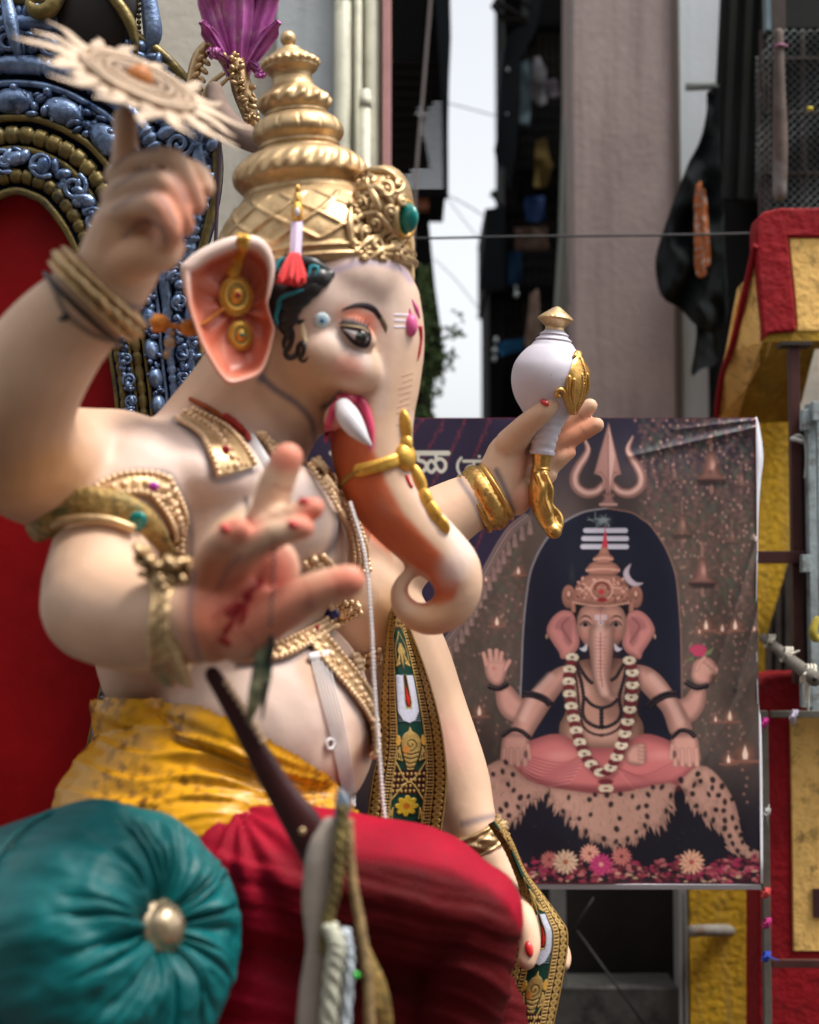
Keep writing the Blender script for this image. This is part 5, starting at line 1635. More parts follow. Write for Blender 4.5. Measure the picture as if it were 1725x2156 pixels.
for o, gap, sz in ((33, 13, 8), (38, 17, 6), (148, 15, 9), (155, 19, 7), (180, 12, 7), (92, 21, 6), (100, 17, 5), (84, 17, 5)):
    for x, y, k, t in along(o, gap):
        if y > 1750:
            continue
        for _ in range(2):
            xx, yy = x + random.uniform(-7, 7) * k, y + random.uniform(-7, 7) * k
            cv_.add(*ellipsoid(at(xx, yy, TD + random.uniform(-.015, .03)), (px(sz * k * random.uniform(.6, 1.1), TD), px(sz * k * random.uniform(.9, 1.7), TD), .025), np.array([nrm(RT * math.cos(k * 3 + xx) + UP * math.sin(k * 3 + xx)), nrm(UP * math.cos(k * 3 + xx) - RT * math.sin(k * 3 + xx)), FW]), 9, 6))
o = cv_.build('carved_grapes', M_SILV, throne); o['kind'] = 'stuff'
# spirals of the carving
sp = MB()
for o_, gap, rr in ((36, 44, 15), (152, 48, 15)):
    for x, y, k, t in along(o_, gap):
        if y > 1700:
            continue
        a = np.linspace(0, 9, 20) + x
        q = np.c_[x + rr * k * (1 - a / a.max() * .0 - np.linspace(0, .8, 20)) * np.cos(a), y + rr * k * (1 - np.linspace(0, .8, 20)) * np.sin(a)]
        sp.add(*tube(np.array([at(u, v, TD - .02) for u, v in q]), px(3.2 * k, TD), 6))
o = sp.build('carved_spirals', M_SILV, throne); o['kind'] = 'stuff'
# dark leaf shield, its gilt edge, bead chain and silver drop at the top
MB().add(*ell(205, 20, TD - .02, 85, 100, 25, 18)).build('dark_shield', mat('dark_umber', (.012, .008, .007), rough=.45), throne)
MB().add(*ctube([(190, -60, TD - .06, 10), (235, -10, TD - .07, 12), (270, 40, TD - .07, 13), (284, 85, TD - .06, 9), (287, 118, TD - .05, 4)], 6, 12)).build('gilt_leaf_edge', M_OGOLD, throne)
MB().add(*ctube([(130, -20, TD - .06, 14), (105, 20, TD - .06, 18), (78, 25, TD - .06, 16), (62, 8, TD - .06, 10), (75, -8, TD - .06, 6)], 6, 12)).build('gilt_scroll', M_OGOLD, throne)
MB().add(*ctube([(10, -20, TD - .05, 10), (22, 40, TD - .06, 16), (32, 90, TD - .06, 12), (36, 120, TD - .05, 3)], 6, 12)).build('blue_leaf', M_SILV, throne)
bead_line([(291, -10, TD), (293, 60, TD), (292, 130, TD)], .009, .019, (b := MB()), free=True); b.build('bead_chain', M_OGOLD, throne)
MB().add(*ctube([(308, -40, TD, 14), (316, 20, TD, 19), (322, 70, TD, 20), (316, 100, TD, 12), (312, 124, TD, 4)], 6, 14)).build('silver_drop', M_SILV, throne)
# ================================================================== printed banner behind the statue
G = 1.0
def pc_(r, g, b):
    return s255(r, g, b) * G
cv = Canvas(560, 872, 1604, 1876, 1.9)
X, Y = cv.X, cv.Y
nz_ = fbm(np.stack([X / 60, Y / 120], -1), 3)
base = pc_(78, 68, 70) * np.ones_like(cv.c)
g1 = sstep(880, 1150, Y)[..., None]
cv.c[:] = pc_(48, 45, 62) * (1 - g1) + pc_(92, 78, 72) * g1
g2 = sstep(1500, 1750, Y)[..., None]
cv.c = cv.c * (1 - g2) + pc_(38, 33, 42) * g2
cv.c *= (1 + .22 * nz_)[..., None]
# bokeh garlands
rg = np.random.default_rng(3)
for gx in list(range(1352, 1602, 8)) + [935, 950, 965, 985, 1003, 1018, 1030, 1048, 1066, 1078, 1090, 1100]:
    right = gx > 1300
    y = 885 if right else 1150 + (1100 - gx) * .9
    yend = rg.uniform(1200, 1700) if right else rg.uniform(1450, 1660)
    while y < yend:
        f = 1 if y < 1300 else .6
        x = gx + rg.normal(0, 5)
        pick = rg.random()
        if pick < .55:
            cv.ell(x, y, rg.uniform(5, 10), rg.uniform(6, 14), pc_(138, 102, 95), 3, .55 * f * rg.uniform(.4, 1), rg.uniform(0, 180), glow=True)
        elif pick < .8:
            cv.ell(x, y, rg.uniform(5, 10), rg.uniform(8, 18), pc_(92, 98, 84), 3, .55 * f, rg.uniform(-40, 40), glow=True)
        else:
            cv.ell(x, y, 4.5, 5.5, pc_(196, 152, 138), 1.5, .75 * f, glow=True)
        y += rg.uniform(7, 15)
# curtain at the left above the fringe
FR = [(840, 1490), (893, 1405), (958, 1329), (1020, 1211), (1070, 1124), (1112, 1085), (1160, 1000), (1190, 930), (1200, 872)]
cv.poly([(560, 860)] + FR[::-1] + [(560, 1700)], pc_(50, 43, 66), 3)
for k in range(9):
    x0 = 700 + k * 52
    P = [(x0 + 90 + 10 * math.sin(k), 860), (x0 + 40, 960), (x0 - 30, 1080), (x0 - 90, 1240)]
    cv.line(P, 3.2, pc_(118, 52, 66), 2.2, .35)
    c = catmull(np.array(P), 10)
    for q in c:
        cv.ell(q[0] + rg.normal(0, 3), q[1] + rg.normal(0, 3), rg.uniform(2, 4.5), rg.uniform(4, 9), pc_(150, 66, 80), 1.2, .5, glow=True)
fr = catmull(np.array(FR[:6], dtype=float), 24)
for o, c in ((0, (168, 140, 132)), (5, (140, 115, 110)), (-5, (150, 125, 120)), (9, (120, 98, 98))):
    cv.line(fr + np.array([o, o * .7]), 1.8, pc_(*c), 1.0, .9, spline=0)
L = np.r_[0, np.cumsum(np.linalg.norm(np.diff(fr, axis=0), axis=1))]
for s_ in np.arange(4, L[-1], 21):
    x, y = np.interp(s_, L, fr[:, 0]) + 8, np.interp(s_, L, fr[:, 1]) + 8
    cv.poly([(x - 2, y), (x + 3, y), (x + 8, y + 28), (x + 2, y + 31), (x - 5, y + 29)], pc_(170, 138, 130), 1.2, shade=.35, sw=5)
    for k in range(3):
        cv.line([(x + 1, y + 6), (x - 2 + 4 * k, y + 29)], .7, pc_(120, 95, 92), .6, .7, spline=0)
# lettering on the curtain
def glow_text(P, w, sp=6):
    P = np.array(P, dtype=float)
    cv.line(P, w, pc_(214, 210, 196), 1.0, spline=sp)
glow_text([(790, 954), (945, 954)], 5.2, 0)
glow_text([(882, 957), (882, 968), (893, 972), (900, 980), (894, 991), (880, 994), (866, 990)], 3.8)
glow_text([(920, 957), (920, 970)], 3.6, 0)
glow_text([(920, 969), (930, 966), (939, 974), (939, 986), (931, 993), (922, 986), (918, 977), (910, 970), (902, 978), (903, 989), (911, 994), (919, 986)], 3.5)
glow_text([(973, 964), (967, 972), (965, 982), (967, 992), (972, 1000)], 2.6)
glow_text([(978, 971), (1060, 971)], 3.2, 0)
glow_text([(1000, 973), (1000, 996)], 2.8, 0)
glow_text([(1000, 981), (990, 982), (984, 989), (988, 996)], 2.6)
cv.ell(1011, 961, 3, 3, pc_(214, 210, 196), 1)
glow_text([(1022, 973), (1022, 996)], 2.8, 0)
glow_text([(740, 957), (740, 996)], 3.6, 0); glow_text([(700, 954), (775, 954)], 5.2, 0)
glow_text([(740, 975), (724, 972), (716, 982), (726, 992)], 3.6)
# bells, lamps
def bell(x, y, s, a=.85):
    c = pc_(150, 108, 98)
    cv.line([(x, y - 60 * s), (x, y - 34 * s)], 3 * s, pc_(165, 125, 112), 2, a * .8, spline=0)
    cv.poly([(x - 9 * s, y - 30 * s), (x + 9 * s, y - 30 * s), (x + 13 * s, y - 8 * s), (x + 17 * s, y + 10 * s), (x + 32 * s, y + 26 * s), (x - 32 * s, y + 26 * s), (x - 17 * s, y + 10 * s), (x - 13 * s, y - 8 * s)], c, 3 * s, a, shade=.5, sw=14 * s)
    cv.poly([(x - 30 * s, y + 22 * s), (x + 30 * s, y + 22 * s), (x + 24 * s, y + 34 * s), (x - 24 * s, y + 34 * s)], pc_(48, 36, 40), 3, a * .8)
    cv.ell(x + 3 * s, y - 4 * s, 8 * s, 20 * s, pc_(215, 165, 150), 2, a * .8, glow=True)
    cv.ell(x, y + 42 * s, 4 * s, 9 * s, pc_(170, 125, 112), 2, a * .7)
bell(1436, 1108, .8, .6); bell(1560, 1010, .6, .45); bell(1420, 1000, .55, .4); bell(1540, 1130, .55, .45); bell(1498, 985, 1.1, 1.0); bell(1477, 1205, 1.0, 1.0)
for x, y, s in ((1484, 1318, 1), (1518, 1324, .8), (1545, 1318, 1), (1532, 1510, 1.0), (1502, 1515, .6), (1563, 1588, 1.5), (1528, 1600, .9), (1093, 1203, .8), (1048, 1310, .9), (1011, 1499, 1), (1470, 1330, .4), (1585, 1325, .4), (1025, 1220, .5)):
    cv.ell(x, y, 20 * s, 22 * s, pc_(190, 120, 95), 2, .55, glow=True)
    cv.poly([(x, y - 13 * s), (x + 4 * s, y), (x + 3 * s, y + 7 * s), (x - 3 * s, y + 7 * s), (x - 4 * s, y)], pc_(255, 225, 205), 1.5)
    cv.line([(x - 20 * s, y + 10 * s), (x + 20 * s, y + 10 * s)], 2.2 * s, pc_(150, 100, 88), 1.5, .8, spline=0)
    if s > .9:
        for q in range(5):
            cv.ell(x + rg.normal(0, 3), y + 22 * s + q * 17, 3, 3, pc_(190, 140, 125), 2, .5)
# rock
cv.poly([(985, 1875), (1000, 1700), (1060, 1660), (1150, 1610), (1270, 1600), (1420, 1610), (1500, 1660), (1560, 1740), (1598, 1830), (1604, 1876)], pc_(30, 28, 40), 10)
# black stone
LING = [(1094, 1600), (1096, 1500), (1099, 1420), (1104, 1312), (1115, 1220), (1128, 1178), (1146, 1144), (1166, 1118), (1190, 1098), (1230, 1078), (1278, 1070), (1329, 1079), (1352, 1093), (1371, 1108), (1402, 1156), (1422, 1214), (1430, 1312), (1432, 1390), (1432, 1470), (1432, 1600)]
cv.poly(LING, pc_(30, 32, 48), 2.0, 1, shade=-.25, sw=30)
cv.line(LING[:11], 1.4, pc_(165, 158, 165), 1.2, .9)
cv.line(LING[10:19], 1.2, pc_(160, 118, 105), 1.2, .8)
cv.ell(1270, 1096, 22, 13, pc_(120, 135, 140), 3, .8, glow=True)
for k in range(14):
    cv.line([(1270 + rg.normal(0, 12), 1096 + rg.normal(0, 8)), (1270 + rg.normal(0, 16), 1098 + rg.normal(0, 9))], .7, pc_(150, 160, 160), .6, .6, spline=0)
cv.ell(1205, 1210, 9, 34, pc_(60, 66, 66), 3, .5, glow=True)
# trident
TB, TH = pc_(176, 130, 122), pc_(226, 182, 170)
for mir in (0, 1):
    def mm(P):
        return [(2 * 1281.5 - x, y) for x, y in P] if mir else P
    pr = mm([(1335, 919), (1324, 944), (1330, 962), (1343, 982), (1352, 1003), (1349, 1024), (1330, 1038), (1308, 1036), (1292, 1022)])
    cv.line(pr, 9.5, TB * .8, 1.2, taper=[.12, .6, .85, 1, 1.05, 1.1, 1.1, 1, .8], shade=.3)
    cv.line([(x - (1.5 if not mir else -1.5), y - 1) for x, y in pr], 4.0, TH, 2.2, .85, taper=[.1, .6, .8, .9, 1, 1.1, 1.1, 1, .8])
    cv.line(mm([(1292, 1028), (1290, 1010), (1296, 1000), (1308, 997)]), 3.0, TB, 1, taper=[1.2, 1, .9, .3])
cv.poly([(1283, 890), (1300, 960), (1309, 998), (1296, 996), (1288, 1010), (1287, 1040), (1276, 1040), (1276, 1010), (1266, 996), (1252, 998), (1264, 955)], TB, 1.2, shade=.3, sw=6)
cv.poly([(1283, 890), (1284, 1036), (1290, 1000), (1296, 960)], TH, 1.0, .7)
cv.line([(1282, 915), (1282, 1040)], .9, pc_(120, 84, 82), .7, spline=0)
cv.poly([(1268, 1040), (1296, 1040), (1291, 1050), (1300, 1066), (1263, 1066), (1273, 1050)], TB * .8, 1.2, shade=.4, sw=6, spline=3)
cv.line([(1264, 1062), (1299, 1062)], 2.0, TH * .8, 1, spline=0)
# stripes on the stone
for y, a, b in ((1117, 1229, 1322), (1134, 1225, 1324), (1151, 1223, 1324)):
    cv.line([(a + 5, y), (b - 5, y)], 5.2, pc_(196, 192, 206), 1.0, spline=0)
# figure: arms behind
SK, SH = pc_(216, 160, 146), pc_(244, 200, 186)
def flesh(P, sw=14, c=SK, sh=.42, sp=4):
    cv.poly(P, pc_(60, 34, 34), 9, .42, spline=sp)
    cv.poly(P, c, 1.2, 1, shade=sh * 1.25, sw=sw * 1.25, spline=sp)
flesh([(1044, 1450), (1073, 1442), (1095, 1465), (1118, 1488), (1100, 1520), (1070, 1515), (1050, 1490)])
flesh([(1452, 1450), (1481, 1452), (1478, 1490), (1455, 1520), (1432, 1515), (1418, 1478), (1438, 1468)])
flesh([(1020, 1395), (1030, 1384), (1060, 1386), (1070, 1398), (1066, 1425), (1056, 1442), (1040, 1442), (1026, 1425)], 9)
for P, w in (([(1026, 1400), (1020, 1376)], 4.5), ([(1036, 1392), (1033, 1370)], 5), ([(1046, 1392), (1047, 1370)], 5), ([(1055, 1394), (1058, 1375)], 4.6), ([(1064, 1410), (1074, 1392)], 4.5)):
    cv.line(P, w, SK, 1, spline=0, shade=.35)
cv.ell(1042, 1407, 7, 7, pc_(205, 95, 95), 2, .7, glow=True)
flesh([(1455, 1400), (1465, 1388), (1490, 1385), (1506, 1402), (1502, 1425), (1486, 1440), (1464, 1440), (1452, 1425)], 9)
for k in range(4):
    cv.ell(1481 + k * 7, 1391 + k * 6, 6, 8, SK, 1, shade=.4, rot=-30)
cv.line([(1480, 1385), (1468, 1398), (1464, 1410)], 4.5, SK, 1, shade=.4)
cv.line([(1488, 1400), (1498, 1424), (1508, 1428)], .8, pc_(150, 140, 110), .6)
for k in range(11):
    a = math.radians(200 + k * 14)
    cv.ell(1467 + 12 * math.cos(a), 1374 + 9 * math.sin(a), 9, 3.6, pc_(206, 78, 112) * (1 if k % 2 else .8), 1, rot=math.degrees(a), shade=.2)
cv.ell(1470, 1376, 14, 6, pc_(196, 70, 104), 1.5)
cv.poly([(1480, 1376), (1500, 1362), (1494, 1376), (1484, 1380)], pc_(120, 135, 92), 1); cv.poly([(1455, 1382), (1440, 1392), (1458, 1390)], pc_(110, 120, 85), 1)
# torso and front arms
flesh([(1198, 1395), (1265, 1385), (1332, 1395), (1346, 1440), (1338, 1495), (1352, 1530), (1340, 1572), (1265, 1585), (1190, 1572), (1178, 1530), (1192, 1495), (1184, 1440)], 26, pc_(190, 142, 124), .5)
for x in (1228, 1302):
    cv.ell(x, 1455, 34, 26, SH, 3, .35, glow=True)
cv.ell(1265, 1545, 60, 28, SH, 3, .30, glow=True)
cv.ell(1265, 1548, 4, 4, pc_(90, 60, 60), 2)
for xx in (1210, 1322):
    cv.ell(xx, 1510, 12, 26, pc_(120, 82, 76), 3, .6, glow=True)
flesh([(1200, 1398), (1168, 1410), (1138, 1440), (1108, 1466), (1090, 1500), (1080, 1528), (1070, 1553), (1110, 1560), (1132, 1530), (1160, 1486), (1182, 1455), (1198, 1430)], 18)
flesh([(1330, 1398), (1362, 1404), (1388, 1422), (1415, 1458), (1440, 1500), (1452, 1540), (1412, 1550), (1392, 1500), (1366, 1472), (1348, 1452), (1334, 1430)], 18)
cv.line([(1160, 1425), (1128, 1462), (1102, 1512)], 8, SH, 6, .5); cv.line([(1370, 1425), (1402, 1465), (1428, 1520)], 8, SH, 6, .5)
# crossed legs in pink
PK = pc_(214, 122, 122)
cv.poly([(1108, 1562), (1175, 1545), (1236, 1572), (1300, 1572), (1352, 1545), (1412, 1563), (1462, 1603), (1440, 1640), (1398, 1662), (1274, 1672), (1160, 1660), (1108, 1641), (1078, 1613)], PK, 1.5, 1, shade=.5, sw=26, spline=4)
for k in range(9):
    t = k / 8
    cv.line([(1240 - 5 * k, 1580 + 8 * k), (1185 - 8 * k, 1606 + 6 * k), (1110 - 2 * k, 1592 + 5 * k)], 1.8, pc_(170, 82, 88), 1.6, .7)
    cv.line([(1240 - 5 * k, 1584 + 8 * k), (1185 - 8 * k, 1611 + 6 * k), (1112 - 2 * k, 1597 + 5 * k)], 1.6, pc_(238, 160, 156), 1.6, .6)
    cv.line([(1300 + 4 * k, 1618 + 5 * k), (1352 + 6 * k, 1632 + 3 * k), (1425 + 2 * k, 1600 + 5 * k)], 1.8, pc_(170, 82, 88), 1.6, .6)
    cv.line([(1300 + 4 * k, 1622 + 5 * k), (1352 + 6 * k, 1636 + 3 * k), (1425 + 2 * k, 1604 + 5 * k)], 1.4, pc_(238, 160, 156), 1.4, .5)
for k in range(6):
    cv.line([(1250 + 7 * k, 1575), (1254 + 5 * k, 1600), (1258 + 4 * k, 1630)], 1.3, pc_(176, 90, 94), 1.2, .6)
cv.line([(1090, 1632), (1160, 1658), (1274, 1668), (1400, 1658), (1450, 1634)], 12, pc_(120, 52, 58), 8, .55)
cv.ell(1180, 1592, 60, 22, pc_(244, 168, 160), 2, .55, glow=True)
cv.ell(1385, 1590, 50, 20, pc_(244, 168, 160), 2, .5, glow=True)
flesh([(1312, 1585), (1330, 1568), (1352, 1566), (1356, 1580), (1356, 1604), (1340, 1612), (1318, 1606)], 9)
for k in range(5):
    cv.ell(1347, 1571 + k * 8.5, 8.5 - (k > 2), 4.4, SK, 1, shade=.35)
for s_ in (-1, 1):
    cx0 = 1262 + s_ * 176
    flesh([(cx0 - s_ * 28, 1548), (cx0 + s_ * 20, 1548), (cx0 + s_ * 30, 1580), (cx0 + s_ * 28, 1606), (cx0, 1614), (cx0 - s_ * 24, 1600), (cx0 - s_ * 30, 1575)], 10)
    for k in range(4):
        cv.line([(cx0 + s_ * (22 - 14 * k), 1578), (cx0 + s_ * (24 - 15 * k), 1610)], 5.4, SK, 1, spline=0, shade=.4)
    cv.line([(cx0 - s_ * 26, 1570), (cx0 - s_ * 30, 1596)], 5.0, SK, 1, spline=0, shade=.35)
    cv.ell(cx0 - s_ * 22, 1588, 4, 9, pc_(70, 46, 50), 1.5, .8)
# head
HC = pc_(28, 22, 28)
cv.poly([(1208, 1312), (1206, 1288), (1222, 1268), (1265, 1262), (1308, 1268), (1325, 1288), (1324, 1312), (1316, 1318), (1216, 1318)], HC, 1.2, spline=3)
for s_ in (-1, 1):
    def mr_(P):
        return [(1264.5 + s_ * (x - 1264.5), y) for x, y in P]
    ec_ = mr_([(1318, 1300), (1326, 1288), (1346, 1286), (1366, 1302), (1377, 1328), (1364, 1354), (1352, 1372), (1346, 1387), (1330, 1383), (1314, 1368), (1309, 1346)])
    cv.poly(ec_, pc_(212, 140, 134), 1.2, shade=.35, sw=14, spline=4)
    cv.poly(mr_([(1322, 1306), (1338, 1296), (1354, 1306), (1360, 1322), (1346, 1330), (1340, 1350), (1328, 1360), (1324, 1335)]), pc_(158, 98, 98), 5, .7, spline=4)
    cv.line(mr_([(1330, 1300), (1345, 1318), (1334, 1340), (1326, 1352)]), 2.5, pc_(120, 72, 76), 2, .6)
    cv.ell(*mr_([(1377, 1340)])[0], 2.2, 5, pc_(190, 150, 120), 1)
flesh([(1216, 1300), (1226, 1279), (1250, 1274), (1266, 1280), (1282, 1274), (1306, 1279), (1317, 1300), (1316, 1328), (1303, 1354), (1290, 1362), (1240, 1362), (1228, 1352), (1216, 1328)], 14, pc_(206, 152, 136), .4)
cv.ell(1265, 1402, 58, 26, pc_(70, 40, 40), 2, .7, glow=True)
cv.line([(1272, 1330), (1270, 1390), (1276, 1440), (1296, 1488)], 30, pc_(80, 48, 46), 14, .45)
flesh([(1243, 1318), (1239, 1346), (1243, 1386), (1248, 1423), (1257, 1456), (1276, 1477), (1296, 1484), (1311, 1472), (1324, 1469), (1322, 1462), (1304, 1459), (1293, 1463), (1286, 1454), (1284, 1423), (1288, 1386), (1292, 1346), (1287, 1318)], 15, pc_(214, 160, 146), .45)
cv.line([(1264, 1300), (1262, 1360), (1262, 1420), (1272, 1458)], 8, SH, 6, .6)
cv.line([(1264.5, 1331), (1263.5, 1380), (1264, 1420), (1268, 1446)], .9, pc_(176, 40, 56), .7)
for k in range(12):
    y = 1343 + k * 8
    w_ = 13 - k * .55
    cv.line([(1264 - w_, y - 1), (1264, y), (1264 + w_, y - 1)], .7, pc_(150, 80, 84), .6, .7)
cv.ell(1297, 1472, 9, 5, pc_(222, 130, 128), 2, .6, glow=True)
for s_ in (-1, 1):
    x = 1264.5 + s_ * 32
    cv.poly([(x - 9, 1316), (x - 4, 1311.5), (x + 5, 1311.5), (x + 9, 1316), (x + 4, 1319), (x - 5, 1319)], pc_(150, 125, 120), 1, spline=3)
    cv.ell(x, 1315, 5.0, 4.4, pc_(24, 20, 24), .8)
    cv.line([(x - 11, 1316), (x - 4, 1309), (x + 5, 1309), (x + 11, 1316)], 1.3, pc_(30, 22, 26), .7)
    cv.line([(x - 11, 1303), (x - 2, 1297), (x + 8, 1299), (x + 13, 1305)], 1.6, pc_(36, 26, 30), .8, taper=[.3, 1, 1, .3])
    cv.ell(x + s_ * 3, 1338, 14, 12, pc_(214, 130, 118), 2, .4, glow=True)
    cv.poly([(x + s_ * -4, 1354), (x + s_ * 6, 1364), (x + s_ * 13, 1365), (x + s_ * 4, 1372), (x + s_ * -3, 1368)], pc_(212, 206, 216), 1, spline=3)
for y in (1296, 1300, 1304):
    cv.line([(1252, y), (1277, y)], 1.0, pc_(232, 218, 228), .6, spline=0)
cv.line([(1264.5, 1284), (1264.5, 1308)], .9, pc_(190, 60, 80), .6, spline=0)
cv.ell(1264.5, 1311, 4, 4, pc_(225, 212, 230), .8); cv.ell(1264.5, 1311, 2, 2, pc_(60, 40, 90), .7)
# crown
CG, CL, CDk = pc_(176, 122, 106), pc_(226, 172, 152), pc_(112, 70, 64)
for s_ in (-1, 1):
    cv.ell(1268 + s_ * 70, 1256, 14, 24, CG, 1.5, shade=.4); cv.ell(1268 + s_ * 70, 1252, 7, 11, CDk, 2, .7); cv.ell(1268 + s_ * 70, 1250, 3.5, 6, CL, 1.5, .9)
    cv.line([(1268 + s_ * 62, 1262), (1268 + s_ * 60, 1285)], 5, CG, 1.5, spline=0, shade=.4)
cv.poly([(1212, 1236), (1232, 1214), (1268, 1206), (1304, 1214), (1324, 1236), (1330, 1268), (1300, 1272), (1268, 1278), (1236, 1272), (1204, 1268)], CG, 1.3, shade=.4, sw=14, spline=3)
cv.poly([(1234, 1198), (1250, 1183), (1288, 1183), (1306, 1198), (1302, 1206), (1290, 1212), (1248, 1212), (1238, 1206)], CG, 1.2, shade=.45, sw=9, spline=3)
cv.poly([(1250, 1175), (1264, 1165), (1280, 1165), (1293, 1175), (1288, 1182), (1284, 1188), (1258, 1188), (1254, 1182)], CG, 1.2, shade=.45, sw=7, spline=3)
cv.poly([(1267, 1150), (1279, 1150), (1284, 1168), (1260, 1168)], CG, 1.2, shade=.3, sw=5)
cv.poly([(1275, 1108), (1279, 1138), (1280, 1153), (1267, 1153), (1270, 1138)], pc_(196, 60, 74), 1.0)
for y, a, b in ((1178, 1252, 1292), (1201, 1236, 1304), (1268, 1208, 1328), (1240, 1216, 1320)):
    for x in np.arange(a, b, 6):
        cv.ell(x, y - 8 * math.sin(math.pi * (x - a) / (b - a)) * (-1 if y > 1250 else .4), 2.4, 2.4, CL, 1, .9)
for k in range(70):
    cv.ell(rg.uniform(1216, 1322), rg.uniform(1216, 1266), rg.uniform(1.5, 4), rg.uniform(1.5, 5), (CL, CDk)[k % 2], 1, .75, rg.uniform(0, 180))
cv.ell(1267, 1242, 24, 22, CG, 1.5, .8, shade=.3); cv.line([(1267 + 23 * math.cos(a), 1242 + 21 * math.sin(a)) for a in np.linspace(0, 6.3, 20)], 1.5, CL, 1, spline=0)
for k in range(9):
    a = math.pi + k * math.pi / 8
    cv.ell(1267 + 14 * math.cos(a), 1240 + 13 * math.sin(a), 2.6, 2.6, pc_(120, 40, 44), 1)
cv.ell(1266, 1246, 6, 5.5, pc_(196, 62, 66), 1); cv.ell(1268, 1263, 11, 5, pc_(150, 44, 50), 1.5)
cv.poly([(1329, 1186), (1317, 1196), (1312, 1208), (1316, 1222), (1328, 1233), (1343, 1234), (1354, 1227), (1340, 1226), (1329, 1217), (1324, 1204)], pc_(200, 182, 192), 1.1, shade=.25, sw=5, spline=3)
# rudraksha beads and garlands
def beads_(P, r, col, gap):
    c = catmull(np.array(P, dtype=float), 10); L = np.r_[0, np.cumsum(np.linalg.norm(np.diff(c, axis=0), axis=1))]
    for s0 in np.arange(0, L[-1], gap):
        x, y = np.interp(s0, L, c[:, 0]), np.interp(s0, L, c[:, 1])
        cv.ell(x, y, r, r, col, .9); cv.ell(x - r * .3, y - r * .4, r * .35, r * .3, pc_(110, 95, 100), .7, .7)
BK = pc_(26, 22, 30)
beads_([(1212, 1388), (1220, 1405), (1235, 1428), (1248, 1440)], 4.2, BK, 6); beads_([(1318, 1388), (1306, 1408), (1296, 1425), (1286, 1432)], 4.2, BK, 6)
beads_([(1208, 1392), (1222, 1430), (1228, 1468), (1226, 1500), (1236, 1520), (1265, 1532), (1296, 1520), (1306, 1498), (1302, 1470), (1312, 1430), (1320, 1395)], 4.4, BK, 7)
beads_([(1232, 1470), (1246, 1484), (1265, 1490), (1286, 1484), (1300, 1470)], 4.0, BK, 6); beads_([(1265, 1495), (1265, 1528)], 5, BK, 8)
beads_([(1206, 1400), (1216, 1450), (1220, 1500), (1232, 1535), (1265, 1548), (1300, 1534), (1312, 1500), (1316, 1450), (1324, 1400)], 3.2, pc_(52, 30, 30), 6)
beads_([(1106, 1458), (1124, 1460), (1146, 1468), (1162, 1482)], 5, BK, 6); beads_([(1362, 1484), (1378, 1470), (1400, 1460), (1424, 1458)], 5, BK, 6)
beads_([(1106, 1465), (1124, 1467), (1146, 1476), (1158, 1488)], 4, BK, 6); beads_([(1368, 1490), (1382, 1477), (1402, 1467), (1424, 1465)], 4, BK, 6)
beads_([(1062, 1548), (1080, 1536), (1100, 1540), (1114, 1552)], 5, BK, 6); beads_([(1412, 1552), (1428, 1538), (1446, 1540), (1458, 1552)], 5, BK, 6)
beads_([(1034, 1446), (1052, 1450), (1072, 1440)], 6, BK, 6); beads_([(1444, 1438), (1462, 1448), (1484, 1444)], 6, BK, 6)
GP = catmull(np.array([(1205, 1384), (1198, 1420), (1199, 1460), (1206, 1505), (1216, 1550), (1232, 1592), (1252, 1618), (1270, 1628), (1286, 1612), (1300, 1585), (1312, 1550), (1322, 1505), (1328, 1460), (1330, 1420), (1322, 1384)], dtype=float), 10)
L = np.r_[0, np.cumsum(np.linalg.norm(np.diff(GP, axis=0), axis=1))]
cv.line(GP + np.array([4, 5]), 13, pc_(70, 38, 38), 7, .5, spline=0)
for k, s0 in enumerate(np.arange(0, L[-1], 13)):
    x, y = np.interp(s0, L, GP[:, 0]), np.interp(s0, L, GP[:, 1])
    if k % 2:
        cv.ell(x, y, 12, 7.5, pc_(122, 46, 54), 1.2, shade=.3)
    else:
        for q in range(9):
            a = q * .7
            cv.ell(x + 9 * math.cos(a), y + 5.5 * math.sin(a), 4.8, 4.0, pc_(238, 222, 196) * rg.uniform(.75, 1.05), 1)
        cv.ell(x, y, 3, 3, pc_(110, 60, 56), 1, .7)
for q in range(10):
    cv.ell(1274 + 11 * math.cos(q * .63), 1660 + 6 * math.sin(q * .63), 5, 4, pc_(222, 200, 172), 1)
cv.ell(1273, 1646, 16, 6, pc_(118, 46, 54), 1.5); cv.ell(1274, 1672, 12, 5, pc_(118, 46, 54), 1.5); cv.ell(1274, 1680, 6, 5, pc_(60, 60, 50), 1.5)
